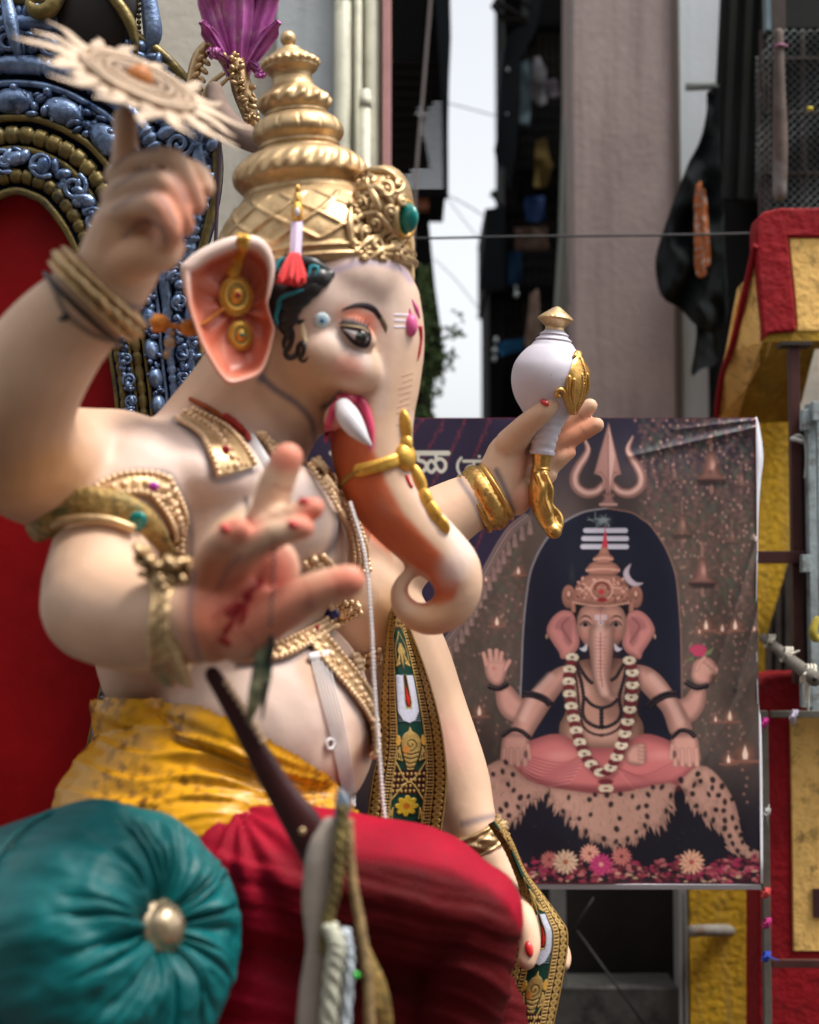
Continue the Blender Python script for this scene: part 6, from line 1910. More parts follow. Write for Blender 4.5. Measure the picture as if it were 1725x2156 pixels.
# leopard skin
LP = pc_(196, 150, 134)
def pelt(P, spots, tufts, ang):
    cv.poly(P, LP, 2.5, 1, shade=.25, sw=14, spline=3)
    for (x, y, L_, a) in tufts:
        a = math.radians(a)
        cv.poly([(x - 5 * math.sin(a), y + 5 * math.cos(a)), (x + L_ * math.cos(a), y + L_ * math.sin(a)), (x + 5 * math.sin(a), y - 5 * math.cos(a))], LP * rg.uniform(.75, 1.12), 1.4, .95, shade=.3, sw=4)
    PP = np.array(P, dtype=float)
    for _ in range(260):
        x, y = rg.uniform(PP[:, 0].min(), PP[:, 0].max()), rg.uniform(PP[:, 1].min(), PP[:, 1].max())
        if in_poly(np.array([x]), np.array([y]), PP)[0]:
            a = math.radians(90 + rg.normal(0, 22) + (x - 1280) * -.10)
            cv.line([(x, y), (x + 9 * math.cos(a), y + 9 * math.sin(a))], 1.3, LP * rg.uniform(.55, 1.25), 1.0, .6, spline=0)
    got = []
    while len(got) < spots:
        x, y = rg.uniform(PP[:, 0].min(), PP[:, 0].max()), rg.uniform(PP[:, 1].min(), PP[:, 1].max())
        if in_poly(np.array([x]), np.array([y]), PP)[0] and all(math.hypot(x - u, y - v) > 15 for u, v in got):
            got.append((x, y))
            cv.ell(x, y, rg.uniform(4, 5.8), rg.uniform(5, 7.5), pc_(34, 26, 32), 2.0, .95, rg.uniform(-30, 30))
def edge_tufts(P, a0, a1, n, L0=16):
    c = catmull(np.array(P, dtype=float), 10)
    out = []
    for k in range(n):
        t = k / (n - 1)
        q = c[int(t * (len(c) - 1))]
        out.append((q[0] + rg.normal(0, 4), q[1] + rg.normal(0, 5) - 6, L0 * rg.uniform(.8, 1.5), a0 + (a1 - a0) * t + rg.normal(0, 8)))
    return out
pl_ = [(990, 1650), (1030, 1612), (1060, 1600), (1084, 1615), (1112, 1642), (1156, 1660), (1140, 1678), (1105, 1690), (1092, 1718), (1060, 1738), (1030, 1735), (990, 1720)]
pelt(pl_, 20, edge_tufts([(1150, 1664), (1110, 1690), (1090, 1718), (1055, 1740), (1020, 1738)], 80, 110, 34), 0)
pcn = [(1158, 1658), (1280, 1672), (1406, 1648), (1412, 1676), (1396, 1712), (1386, 1738), (1352, 1742), (1338, 1766), (1306, 1776), (1256, 1772), (1234, 1756), (1210, 1734), (1198, 1716), (1178, 1706), (1160, 1682)]
pelt(pcn, 26, edge_tufts([(1160, 1684), (1180, 1708), (1200, 1718), (1215, 1738), (1240, 1758), (1265, 1772), (1300, 1778), (1335, 1766), (1352, 1742), (1386, 1736), (1398, 1710), (1410, 1680)], 115, 65, 64, 18), 0)
prt = [(1424, 1646), (1468, 1612), (1506, 1634), (1540, 1690), (1550, 1740), (1562, 1778), (1598, 1798), (1590, 1810), (1556, 1800), (1528, 1784), (1508, 1748), (1478, 1722), (1458, 1698), (1440, 1678)]
pelt(prt, 27, edge_tufts([(1440, 1680), (1460, 1700), (1482, 1726), (1508, 1750), (1530, 1786), (1560, 1802), (1590, 1808)], 110, 40, 44, 14), 0)
for k in range(60):
    cv.ell(rg.uniform(1110, 1560), rg.uniform(1700, 1800), 1.2, 1.0, pc_(120, 110, 115), .8, rg.uniform(.1, .4))
# floor of petals
gfl = sstep(1842, 1862, Y)[..., None] * .8
cv.c = cv.c * (1 - gfl) + pc_(58, 34, 38) * gfl
for k in range(520):
    x, y = rg.uniform(985, 1602), 1800 + abs(rg.normal(0, 1)) * 0 + rg.triangular(0, 30, 60)
    if y < 1812 + 14 * math.sin(x / 70) - 8 and rg.random() < .6:
        continue
    c = [(150, 62, 76), (120, 44, 58), (188, 92, 102), (206, 120, 122), (96, 40, 50), (176, 52, 92)][rg.integers(6)]
    cv.ell(x, y, rg.uniform(3, 9), rg.uniform(2, 5), pc_(*c), 1.2, .9, rg.uniform(-40, 40), shade=.3)
for k in range(30):
    cv.ell(rg.uniform(1000, 1600), rg.uniform(1825, 1860), rg.uniform(3, 8), rg.uniform(1.5, 3), pc_(208, 170, 140), 1, .8, rg.uniform(-20, 20))
def daisy(x, y, r, c, cc):
    for ring, f in ((1, .72), (.72, 1.0)):
        for k in range(16):
            a = k * math.pi / 8 + ring
            cv.ell(x + .62 * r * ring * math.cos(a), y + .6 * r * ring * math.sin(a), .42 * r * ring, .13 * r, pc_(*c) * (.8 + .3 * ring * (k % 2)), 1, rot=math.degrees(a))
    cv.ell(x, y, .2 * r, .2 * r, pc_(*cc), 1)
daisy(1157, 1810, 18, (205, 118, 114), (150, 70, 70)); daisy(1305, 1803, 20, (208, 124, 116), (130, 60, 60)); daisy(1240, 1797, 20, (226, 160, 140), (140, 80, 60))
daisy(1190, 1815, 26, (236, 196, 166), (190, 110, 80)); daisy(1263, 1820, 24, (190, 62, 112), (220, 150, 140)); daisy(1449, 1815, 26, (236, 178, 148), (196, 90, 80))
# red edge of the sheet
cv.line([(560, 880), (1592, 878)], 2.0, pc_(120, 56, 78), 1, .9, spline=0)
cv.line([(1590, 878), (1601, 1868)], 2.0, pc_(110, 44, 60), 1, .9, spline=0)
cv.line([(1000, 1860), (1601, 1862)], 2.4, pc_(96, 40, 48), 1.2, .9, spline=0)
cv.c *= (1 + .03 * np.sin(Y * 2.2) * (X < 1500))[..., None]
cv.c = np.clip(cv.c, .003, 1)

PY = 6.2
def sheet(X, Y):
    # cloth print stretched over a frame: soft sag and pulled creases towards the right edge and the top corner
    k = math.cos(PITCH) - math.sin(PITCH) * (CY - Y) / FOC
    w = np.zeros_like(X)
    for (x0, y0, x1, y1, a, wd) in ((1590, 1140, 1500, 1420, .030, 9), (1596, 1330, 1470, 1640, .022, 12), (1592, 900, 1330, 960, .018, 9), (1598, 1260, 1545, 1450, .018, 7), (1597, 1400, 1440, 1660, .016, 10),
                                    (1590, 882, 1500, 990, .012, 8), (1600, 1480, 1500, 1700, .012, 10), (1592, 884, 1420, 905, .010, 6)):
        d, t = line_dist(X, Y, [(x0, y0), (x1, y1)])
        w += a * np.exp(-np.abs(d / (wd * .8)) ** 1.4) * (1 - .6 * t)
    w += .012 * fbm(np.stack([X / 170, Y / 210], -1), 2)
    xr = np.interp(Y, [870, 1876], [0, 11])
    XX = X + xr * sstep(1000, 1590, X) - 1.5
    return at_arr(XX, Y, (PY - w) / k)
banner = thing('printed_banner', atY(1200, 1870, PY + .05), 'large dark printed banner of a pink seated elephant-headed deity before a black stone', 'banner')
P, F, C = cv.grid(sheet)
# cut the sheet to its outline
keepx = (cv.X <= 1593) & (cv.Y >= 878) & (cv.Y <= 1862)
k = keepx.ravel(); F = F[k[F].all(axis=1)]
used = np.unique(F); re_ = -np.ones(len(P), dtype=int); re_[used] = np.arange(len(used))
M_PRINT = mat('printed_vinyl', attr=True, rough=0.30, spec=.38, bump=.0006, bscale=300)
link('print_sheet', mesh(P[used], re_[F], C[used]), banner, M_PRINT)
M_VINYLB = mat('white_vinyl_back', (.62, .62, .68), rough=.45)
V, F = slab([atY(560, 882, PY + .03), atY(1590, 880, PY + .03), atY(1600, 1864, PY + .03), atY(560, 1864, PY + .03)], .05, np.array([0, 1, 0]))
MB().add(V, F).build('frame_board', mat('frame_wood', (.12, .08, .06), rough=.7), banner, smooth=False)
# white hem folded round the right side and the bottom
hem = [(1591, 878), (1597, 900), (1605, 960), (1600, 1010), (1594, 1100), (1592, 1300), (1595, 1480), (1600, 1520), (1603, 1650), (1604, 1860)]
for k in range(len(hem) - 1):
    pass
hV, hF = [], []
for i, (x, y) in enumerate(catmull(np.array(hem, dtype=float), 4)):
    hV += [atY(min(x, 1591 + (y - 878) * .0105), y, PY - .003), atY(x + 1.5, y, PY + .03)]
for i in range(len(hV) // 2 - 1):
    hF.append((2 * i, 2 * i + 1, 2 * i + 3, 2 * i + 2))
o = MB().add(hV, hF).build('hem', M_VINYLB, banner); sm = o.modifiers.new('t', 'SOLIDIFY'); sm.thickness = .003
V, F = slab([atY(900, 1861, PY + .0), atY(1602, 1863, PY + .0), atY(1604, 1873, PY + .015), atY(900, 1872, PY + .015)], .012, np.array([0, 1, 0]))
MB().add(V, F).build('hem', M_VINYLB, banner, smooth=False)
# ================================================================== street setting
def rbox(x0, x1, y0, y1, Y, dep, ym=None):
    """upright box whose front face (at world Y) covers the picture rectangle; returns V, F"""
    ym = (y0 + y1) / 2 if ym is None else ym
    a, b = atY(x0, ym, Y), atY(x1, ym, Y)
    z1, z0 = atY(x0, y0, Y)[2], atY(x0, y1, Y)[2]
    return wbox(a[0], b[0], Y, Y + dep, z0, z1)
def RB_(name, m, x0, x1, y0, y1, Y, dep, parent=None, bev=0.0, ym=None):
    o = MB().add(*rbox(x0, x1, y0, y1, Y, dep, ym)).build(name, m, parent, smooth=False)
    if bev:
        bevel(o, bev)
    return o
def ypoly(pts, Y, dep):
    """upright plate: picture outline on the plane world Y, pushed back by dep"""
    return slab([atY(p[0], p[1], p[2] if len(p) > 2 else Y) for p in pts], dep, np.array([0, 1.0, 0]))
def ybar(p, q, Y, r, Y2=None, seg=8):
    P = np.array([atY(*p, Y), atY(*q, Y if Y2 is None else Y2)])
    return tube(P, r, seg, round_caps=False)
def base_of(x, Y):
    p = atY(x, 1235, Y); return np.array([p[0], Y, 0.0])

M_GROUND = mat('tar_and_dust', (0.075, 0.068, 0.060), rough=0.9, var=0.25, vscale=1.5, bump=.006, bscale=14)
V = np.array([[-120, -60, 0], [120, -60, 0], [120, 300, 0], [-120, 300, 0]], dtype=float)
struct(MB().add(V, [(0, 1, 2, 3)]).build('ground', M_GROUND, None, smooth=False))
# stage under the statue
stg = thing('stage_platform', (-.9, 4.6, 0), 'low cloth-covered stage platform carrying the statue', 'platform')
MB().add(*wbox(-3.2, .55, 3.0, 5.6, 0.0, 1.15)).build('platform', mat('stage_cloth', (.10, .012, .015), rough=.8), stg, smooth=False)

# ---- plastered house at the left with drain pipes
M_BEIGE = mat('beige_plaster', (0.50, 0.465, 0.39), rough=0.85, streak=(.33, .30, .25), stamt=.5, var=0.08, vscale=2.5, bump=.004, bscale=30, dirt=(.34, .31, .26), dscale=1.3, damt=.5)
M_GREYP = mat('blue_lit_plaster', (0.40, 0.43, 0.44), rough=0.8, streak=(.28, .30, .30), stamt=.5, var=0.08, vscale=2.0, bump=.003, bscale=30)  # bluish light on the differently facing plane is put into this colour
hl = thing('plaster_house', base_of(450, 7.4), 'beige plastered house wall with drain pipes behind the crown', 'building')
RB_('wall', M_BEIGE, -900, 581, -1500, 2300, 7.45, .4, hl)
RB_('pilaster', M_GREYP, 582, 704, -1500, 2300, 7.36, .5, hl)
RB_('wall', M_BEIGE, 704, 806, -1500, 2300, 7.62, .3, hl)
M_PIPE = mat('cream_pipe', (0.50, 0.49, 0.38), rough=0.45, var=0.10, vscale=4, dirt=(.26, .24, .19), dscale=5, damt=.6)
def pipe(x0, x1, y0, y1, Y, dx=0.0, collars=(), cap=False):
    w = (x1 - x0) / 2
    P = np.array([atY((x0 + x1) / 2, y0, Y), atY((x0 + x1) / 2 + dx, y1, Y)])
    if not dx:
        P[1][0] = P[0][0]
    o = MB().add(*tube(P, w * Y / FOC, 20, round_caps=False)).build('drain_pipe', M_PIPE, hl)
    for y in collars:
        t = (y - y0) / (y1 - y0)
        c = P[0] * (1 - t) + P[1] * t
        MB().add(*tube(np.array([c - [0, 0, .03], c + [0, 0, .03]]), w * Y / FOC * 1.13, 20, round_caps=False)).build('pipe_collar', M_PIPE, o)
pipe(708, 745, -1000, 2200, 7.33, -16, (28, 620))
pipe(746, 765, -1000, 2200, 7.42)
pipe(768, 803, -1000, 2200, 7.46)
pipe(757, 781, 190, 2200, 7.30, 0, (216,))
RB_('pink_edge', mat('pink_paint_wall', (.48, .25, .24), rough=.8, var=.1), 806, 821, -1500, 2300, 7.40, .45, hl)

# ---- dark balcony house left of the sky gap
M_DARK = mat('shade_dark', (0.006, 0.006, 0.0065), rough=0.9, spec=.08, var=.3, vscale=3)  # shade of the walls against the bright sky is put into this near-black
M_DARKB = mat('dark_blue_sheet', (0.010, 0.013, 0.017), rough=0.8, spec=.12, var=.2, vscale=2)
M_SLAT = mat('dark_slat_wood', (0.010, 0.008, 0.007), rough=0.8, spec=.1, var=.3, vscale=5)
hb_ = thing('balcony_house', base_of(870, 9.6), 'dark house with slatted balcony hanging left of the sky gap', 'building')
YB = 9.5
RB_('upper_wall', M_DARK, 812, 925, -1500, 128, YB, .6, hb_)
for k in range(26):
    y = 130 + k * 11.0
    RB_('slat', M_SLAT, 812, 935, y, y + 4.6, YB + .02 * (k % 2), .05, hb_)
RB_('side_sheet', M_DARKB, 934, 943, -1500, 415, YB - .05, .05, hb_)
o = MB().add(*ypoly([(914, -60), (947, -60), (950, 80), (946, 170), (941, 412), (934, 412), (930, 200)], YB - .12, .04)).build('hanging_sheet', M_DARKB, hb_, smooth=False)
for pts in ([(808, 100), (932, 100), (932, 205), (912, 212), (900, 226), (880, 222), (808, 235)], [(808, 228), (880, 226), (872, 246), (894, 250), (884, 270), (896, 300), (904, 345), (884, 350), (868, 354), (850, 368), (834, 384), (808, 390)]):
    MB().add(*ypoly(pts, YB + .5, .05)).build('stored_board', M_DARK, hb_, smooth=False)
RB_('bottom_beam', mat('terracotta_beam', (.30, .11, .06), rough=.8, var=.2), 835, 903, 410, 438, YB - .02, .5, hb_)
RB_('floor_edge', M_DARK, 812, 938, 402, 412, YB - .08, .7, hb_)
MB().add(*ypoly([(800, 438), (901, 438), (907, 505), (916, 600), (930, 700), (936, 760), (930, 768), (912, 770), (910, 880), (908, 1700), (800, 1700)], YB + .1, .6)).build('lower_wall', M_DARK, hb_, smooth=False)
tag(MB().add(*tube(catmull(np.array([atY(909, -30, 9.2), atY(894, 160, 9.2), atY(878, 350, 9.2), atY(868, 560, 9.2)]), 6), .011, 6)).build('hanging_cable', mat('grey_cable', (.30, .26, .25), rough=.7), None), 'thin grey cable hanging in front of the slatted balcony', 'cable')
# creeper
M_LEAFG = mat('creeper_leaf', (0.055, 0.10, 0.022), rough=0.55, var=.5, vscale=9)
cr = thing('creeper', base_of(905, 9.3), 'leafy green creeper climbing the dark wall beside the trunk', 'plant')
mb = MB()
for k in range(420):
    y = 555 + 330 * random.random() ** .9
    lo_, hi_ = np.interp(y, [550, 700, 870], [878, 880, 868]), np.interp(y, [550, 650, 700, 760, 800, 870], [905, 918, 930, 945, 938, 915])
    x = random.uniform(lo_, hi_)
    p = atY(x, y, 9.42 + random.uniform(0, .14)); a = random.uniform(0, 6.28); s = random.uniform(.012, .026)
    u, v = np.array([math.cos(a), -.3, math.sin(a)]), np.array([-math.sin(a), random.uniform(-.6, .6), math.cos(a)])
    mb.add([p - u * s, p - v * s * .55, p + u * s, p + v * s * .55], [(0, 1, 2, 3)])
for x, y, n_ in ((958, 705, 16), (945, 750, 12), (962, 660, 5), (950, 772, 6)):
    for k in range(n_):
        p = atY(x + random.gauss(0, 9), y + random.gauss(0, 9), 9.4); a = random.uniform(0, 6.28); s = random.uniform(.014, .028)
        u, v = np.array([math.cos(a), -.3, math.sin(a)]), np.array([-math.sin(a), .4, math.cos(a)])
        mb.add([p - u * s, p - v * s * .55, p + u * s, p + v * s * .55], [(0, 1, 2, 3)])
o = mb.build('foliage', M_LEAFG, cr, smooth=False); o['kind'] = 'stuff'
mb = MB()
for pts in ([(895, 870), (890, 760), (900, 660), (892, 560)], [(925, 690), (945, 690), (968, 708)], [(928, 755), (948, 745), (965, 752)]):
    mb.add(*tube(catmull(np.array([atY(x, y, 9.5) for x, y in pts]), 6), .007, 5))
mb.build('vine_stem', mat('vine_stem', (.05, .035, .02), rough=.8), cr)

# ---- dark cluttered balconies right of the sky gap
YR = 10.2
hr = thing('cluttered_balcony_house', base_of(1130, YR), 'dark block of caged balconies full of washing right of the sky gap', 'building')
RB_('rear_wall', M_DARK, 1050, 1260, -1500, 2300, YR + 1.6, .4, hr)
RB_('corner_post', M_DARK, 1062, 1100, -1500, 2300, YR + .2, .3, hr)
rag = [(1120, -40), (1120, 45), (1088, 58), (1066, 78), (1060, 110), (1056, 150), (1052, 190), (1049, 235), (1046, 290), (1041, 312), (1046, 345), (1061, 352), (1075, 400), (1090, 300), (1098, 120), (1130, 60), (1150, -40)]
MB().add(*ypoly(rag, YR - .05, .03)).build('ragged_tarpaulin', M_DARKB, hr, smooth=False)
def balcony(x0, x1, y0, y1):
    RB_('balcony_floor', M_DARK, x0, 1212, y1 - 7, y1, YR, 1.2, hr)
    RB_('balcony_roof', M_DARK, x0, 1212, y0, y0 + 6, YR, 1.2, hr)
    RB_('balcony_side', M_DARK, x0, x0 + 26, y0, y1, YR + .02, 1.1, hr)
    n = max(3, int((1205 - x0 - 26) / 14))
    for k in range(n):
        x = x0 + 30 + k * 14
        MB().add(*ybar((x, y0 + 6), (x, y1 - 7), YR + .04, .012, seg=6)).build('cage_bar', M_SLAT, hr)
    for y in np.arange(y0 + 24, y1 - 12, 26):
        MB().add(*ybar((x0 + 6, y), (1208, y), YR + .05, .010, seg=6)).build('cage_rail', M_SLAT, hr)
balcony(1064, 1140, 48, 350)
balcony(1062, 1140, 352, 436)
balcony(1022, 1120, 440, 606)
balcony(1030, 1120, 610, 905)
MB().add(*ypoly([(1022, 440), (1064, 434), (1064, 610), (1032, 612), (1026, 604), (1010, 614), (1008, 606), (1014, 560), (1020, 500)], YR - .06, .03)).build('balcony_sheet', M_DARKB, hr, smooth=False)
RB_('upper_block', M_DARK, 1120, 1215, -1500, 46, YR, 1.2, hr)
RB_('lower_wall', M_DARK, 1026, 1215, 905, 2300, YR + .1, .8, hr)
for p, q in (((1040, 2), (1112, 44)), ((1036, 10), (1060, 40)), ((1060, 40), (1112, 48)), ((1075, -20), (1118, 18))):
    MB().add(*ybar(p, q, YR - .1, .018)).build('awning_rod', M_SLAT, hr)
# washing and clutter, each its own thing
def sheet_thing(name, outline, Y, label, m, amp=.05, cat='tarpaulin'):
    c = catmull(np.vstack([outline, outline[:1]]).astype(float), 5)[:-1]
    x0, y0 = c.min(0); x1, y1 = c.max(0)
    nx, ny = 26, 40
    V, idx = [], {}
    gx, gy = np.meshgrid(np.linspace(x0, x1, nx), np.linspace(y0, y1, ny))
    ins = in_poly(gx, gy, c)
    # per row: clamp to the outline's span
    F = []
    rows = []
    for j in range(ny):
        y = np.clip(gy[j, 0], y0 + .5, y1 - .5)
        xs = []
        for i in range(len(c)):
            a, b = c[i], c[(i + 1) % len(c)]
            if (a[1] > y) != (b[1] > y):
                xs.append(a[0] + (y - a[1]) / (b[1] - a[1]) * (b[0] - a[0]))
        l, r = min(xs), max(xs)
        rows.append([(l + (r - l) * k / (nx - 1), y) for k in range(nx)])
    R = np.array(rows)
    w = amp * np.sin(R[..., 0] * .075 + R[..., 1] * .010 + 2 * fbm(R / 80, 2)) + amp * .6 * fbm(R / 40, 2)
    k_ = math.cos(PITCH) - math.sin(PITCH) * (CY - R[..., 1]) / FOC
    P = at_arr(R[..., 0], R[..., 1], (Y + w) / k_).reshape(-1, 3)
    i = np.arange(nx * ny).reshape(ny, nx)
    F = np.stack([i[:-1, :-1], i[1:, :-1], i[1:, 1:], i[:-1, 1:]], -1).reshape(-1, 4)
    o = link(name, mesh(P, F), None, m)
    s = o.modifiers.new('t', 'SOLIDIFY'); s.thickness = .008
    return tag(o, label, cat)
def washing(pts, col, label, Y=YR - .14, cat='cloth', name='hanging_cloth'):
    m = mat(name + '_colour', col, rough=.9, spec=.1, var=.3, vscale=9)
    P = np.array(pts, dtype=float)
    n = len(P)
    Q = np.vstack([P[i] * (1 - t) + P[(i + 1) % n] * t for i in range(n) for t in (0, .33, .66)])
    Q = Q + rng.normal(0, 1.0, Q.shape)
    return sheet_thing(name, Q, Y, label, m, .05, cat)
washing([(1098, 130), (1112, 128), (1116, 200), (1114, 262), (1096, 260)], (.10, .15, .17), 'pale blue cloth hanging at the left of the upper caged balcony')
washing([(1122, 122), (1136, 118), (1150, 150), (1152, 215), (1136, 225), (1118, 200)], (.11, .11, .12), 'grey white shirt hanging in the upper caged balcony')
washing([(1146, 170), (1170, 165), (1180, 200), (1160, 206)], (.11, .10, .12), 'small crumpled lilac white cloth hung right of the grey shirt')
washing([(1128, 300), (1150, 292), (1162, 350), (1150, 395), (1126, 394)], (.10, .07, .02), 'mustard yellow cloth hanging low in the caged balcony')
washing([(1104, 416), (1146, 412), (1148, 462), (1126, 468), (1108, 464)], (.008, .025, .08), 'deep blue cloth hanging above the grille')
washing([(1068, 530), (1096, 528), (1098, 596), (1072, 598)], (.008, .03, .07), 'dull blue cloth hanging in the third balcony')
washing([(1050, 722), (1104, 712), (1100, 738), (1054, 750)], (.02, .11, .24), 'bright blue sheet folded over the lowest balcony rail')
washing([(1118, 620), (1130, 610), (1138, 700), (1112, 735), (1106, 720)], (.33, .24, .19), 'tall beige cloth cone hanging beside the pillar')
washing([(1084, 480), (1150, 478), (1152, 524), (1086, 526)], (.10, .065, .05), 'brown mat hung behind the grille')
for x, y, r in ((1087, 620, 7), (1086, 606, 5), (1045, 716, 7), (1042, 738, 7), (1041, 756, 6), (1070, 147, 4), (1068, 240, 3)):
    p = atY(x, y, YR - .12)
    tag(MB().add(*ellipsoid(p, (r * YR / FOC * .7, .02, r * YR / FOC), None, 12, 8)).build('hanging_tin', mat('pale_tin', (.62, .68, .70), rough=.3, metal=.3), None),
        {620: 'lower of two small pale pots side by side in the balcony', 606: 'upper of two small pale pots in the balcony', 716: 'topmost of three pale bottles stacked at the wall edge', 738: 'middle of three pale bottles stacked at the wall edge',
         756: 'lowest of three pale bottles stacked at the wall edge', 147: 'tiny pale tag pinned high on the ragged tarpaulin', 240: 'tiny pale tag pinned low on the ragged tarpaulin'}[y], 'bottle' if x < 1050 else ('tag' if r < 5 else 'pot'))
sp_ = thing('wall_plant', base_of(1040, YR), 'tiny plant sprouting from the balcony ledge into the sky gap', 'plant')
MB().add(*tube(catmull(np.array([atY(1058, 434, YR), atY(1046, 424, YR), atY(1042, 412, YR)]), 4), .01, 5)).build('stem', M_SLAT, sp_)
mb = MB()
for k in range(10):
    p = atY(1040 + random.gauss(0, 4), 409 + random.gauss(0, 4), YR); a = random.uniform(0, 6.28)
    u, v = np.array([math.cos(a), 0, math.sin(a)]) * .025, np.array([-math.sin(a), .3, math.cos(a)]) * .016
    mb.add([p - u, p - v, p + u, p + v], [(0, 1, 2, 3)])
mb.build('leaves', M_LEAFG, sp_, smooth=False)
# wires over the gap
M_WIRE = mat('black_wire', (.015, .015, .017), rough=.5)
def wire(pts, Y, r, label, name='overhead_wire'):
    P = catmull(np.array([atY(x, y, Y) for x, y in pts]), 8)
    return tag(MB().add(*tube(P, r, 6)).build(name, M_WIRE, None), label, 'wire')
wire([(760, 503), (880, 502), (1100, 498), (1400, 495), (1640, 491), (1800, 490)], 6.9, .0062, 'black cable running level across the picture past the crown')
wire([(940, 216), (1000, 232), (1052, 246)], 10.0, .004, 'faint wire crossing the sky gap highest up')
wire([(936, 408), (980, 430), (1024, 458)], 10.0, .004, 'faint sagging wire from the balcony corner across the sky gap')
wire([(936, 410), (970, 455), (1010, 505)], 10.0, .003, 'faint steep wire in the sky gap just above the black cable')
wire([(915, 545), (960, 590), (1012, 655)], 10.0, .003, 'faint steep wire in the sky gap below the black cable')

# ---- tall plastered pillar and pale wall behind the banner
M_MAUVE = mat('mauve_plaster', (0.34, 0.275, 0.26), rough=0.9, streak=(.20, .155, .145), stamt=.55, var=0.10, vscale=2.2, bump=.004, bscale=26, dirt=(.26, .20, .19), dscale=1.6, damt=.5)
pl_t = thing('plaster_pillar', base_of(1320, 8.6), 'tall mauve grey plastered pillar rising behind the banner', 'pillar')
RB_('shaft', M_MAUVE, 1205, 1432, -1500, 2300, 8.6, .5, pl_t, .02)
RB_('edge_strip', mat('dark_edge', (.10, .08, .065), rough=.9), 1420, 1433, -1500, 2300, 8.58, .1, pl_t)
M_GREENG = mat('green_lit_plaster', (.22, .24, .21), rough=.9, var=.1)  # greenish light on the side face is put into the colour
MB().add(*ypoly([(1196, -700), (1207, -700), (1207, 900), (1160, 900), (1172, 700), (1186, 480), (1194, 200)], 8.9, .3)).build('side_face', M_GREENG, pl_t, smooth=False)
MB().add(*tube(catmull(np.array([atY(1206, -60, 8.57), atY(1202, 150, 8.57), atY(1204, 420, 8.57), atY(1198, 640, 8.57)]), 5), .007, 6)).build('wall_cable', mat('grey_cable_b', (.13, .13, .12), rough=.7), pl_t)
M_PALEW = mat('pale_blue_wall', (.68, .74, .78), rough=.85, streak=(.5, .54, .56), stamt=.4, var=.05, vscale=1.5, bump=.002, bscale=30)
pw = thing('pale_wall', base_of(1480, 9.3), 'pale blue white wall strip between the pillar and the dark sheets', 'wall')
RB_('wall', M_PALEW, 1434, 1560, -1500, 2300, 8.64, .3, pw)

# ---- dark sheds at the upper right
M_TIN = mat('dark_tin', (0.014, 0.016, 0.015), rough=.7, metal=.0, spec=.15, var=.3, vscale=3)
sh_ = thing('tin_shed', base_of(1640, 8.0), 'dark corrugated tin shed wall leaning above the red balcony', 'shed')
for k in range(6):
    x0 = 1522 + k * 16
    V, F = slab([atY(x0 + 12, -300, 8.1), atY(x0 + 27, -300, 8.1), atY(x0 - 8 + 2 * k * .5, 420, 8.1), atY(x0 - 23 + k, 420, 8.1)], .05 + .03 * (k % 2), np.array([0, 1.0, 0]))
    V = V - np.array([0, .03 * (k % 2), 0])
    MB().add(V, F).build('tin_sheet', M_TIN, sh_, smooth=False)
RB_('shadow_wall', M_DARK, 1500, 2900, -1500, 2300, 8.9, .3, sh_)
RB_('side_return', M_DARK, 1512, 1600, 330, 900, 8.35, .4, sh_)
tag(MB().add(*ybar((1444, 183), (1506, 180), 8.05, .024, 8.0, 14)).build('pipe_stub', mat('grey_pipe', (.24, .27, .25), rough=.6, var=.15), None), 'short grey pipe end sticking out level left of the tin shed', 'pipe')
# black tarpaulin
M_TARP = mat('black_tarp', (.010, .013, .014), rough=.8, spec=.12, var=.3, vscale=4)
tag(MB().add(*tube(np.array([atY(1500, 196, 7.95), atY(1512, 180, 8.0)]), .008, 6)).build('tarp_cord', M_WIRE, None), 'short cord tying the tarpaulin top to the pipe end', 'cord')
sheet_thing('black_tarpaulin', np.array([(1490, 192), (1510, 194), (1507, 200), (1520, 400), (1530, 600), (1525, 680), (1500, 700), (1470, 690), (1432, 650), (1400, 632), (1386, 605), (1380, 550), (1392, 500), (1420, 420), (1448, 350), (1475, 300), (1490, 240)]), 7.9, 'black tarpaulin sheet hanging in folds beside the pale wall', M_TARP, .09)
sheet_thing('black_tarpaulin', np.array([(1462, 655), (1500, 650), (1512, 720), (1508, 765), (1480, 775), (1456, 790), (1462, 740), (1466, 700)]), 8.0, 'torn lower corner of black tarpaulin dangling by the banner top', M_TARP, .05)
M_ORCL = mat('orange_print_cloth', (.36, .10, .02), rough=.8, var=.5, vscale=14, dirt=(.42, .46, .46), dscale=34, damt=1.0)
sheet_thing('orange_cloth', np.array([(1466, 390), (1472, 384), (1478, 392), (1479, 500), (1482, 560), (1488, 575), (1470, 583), (1463, 540), (1462, 450)]), 7.72, 'orange floral cloth strip, longer of the two on the tarpaulin', M_ORCL, .02, 'cloth')
sheet_thing('orange_cloth', np.array([(1480, 400), (1486, 402), (1492, 470), (1496, 540), (1494, 558), (1484, 556), (1481, 480)]), 7.70, 'orange floral cloth strip, shorter of the two on the tarpaulin', M_ORCL, .02, 'cloth')
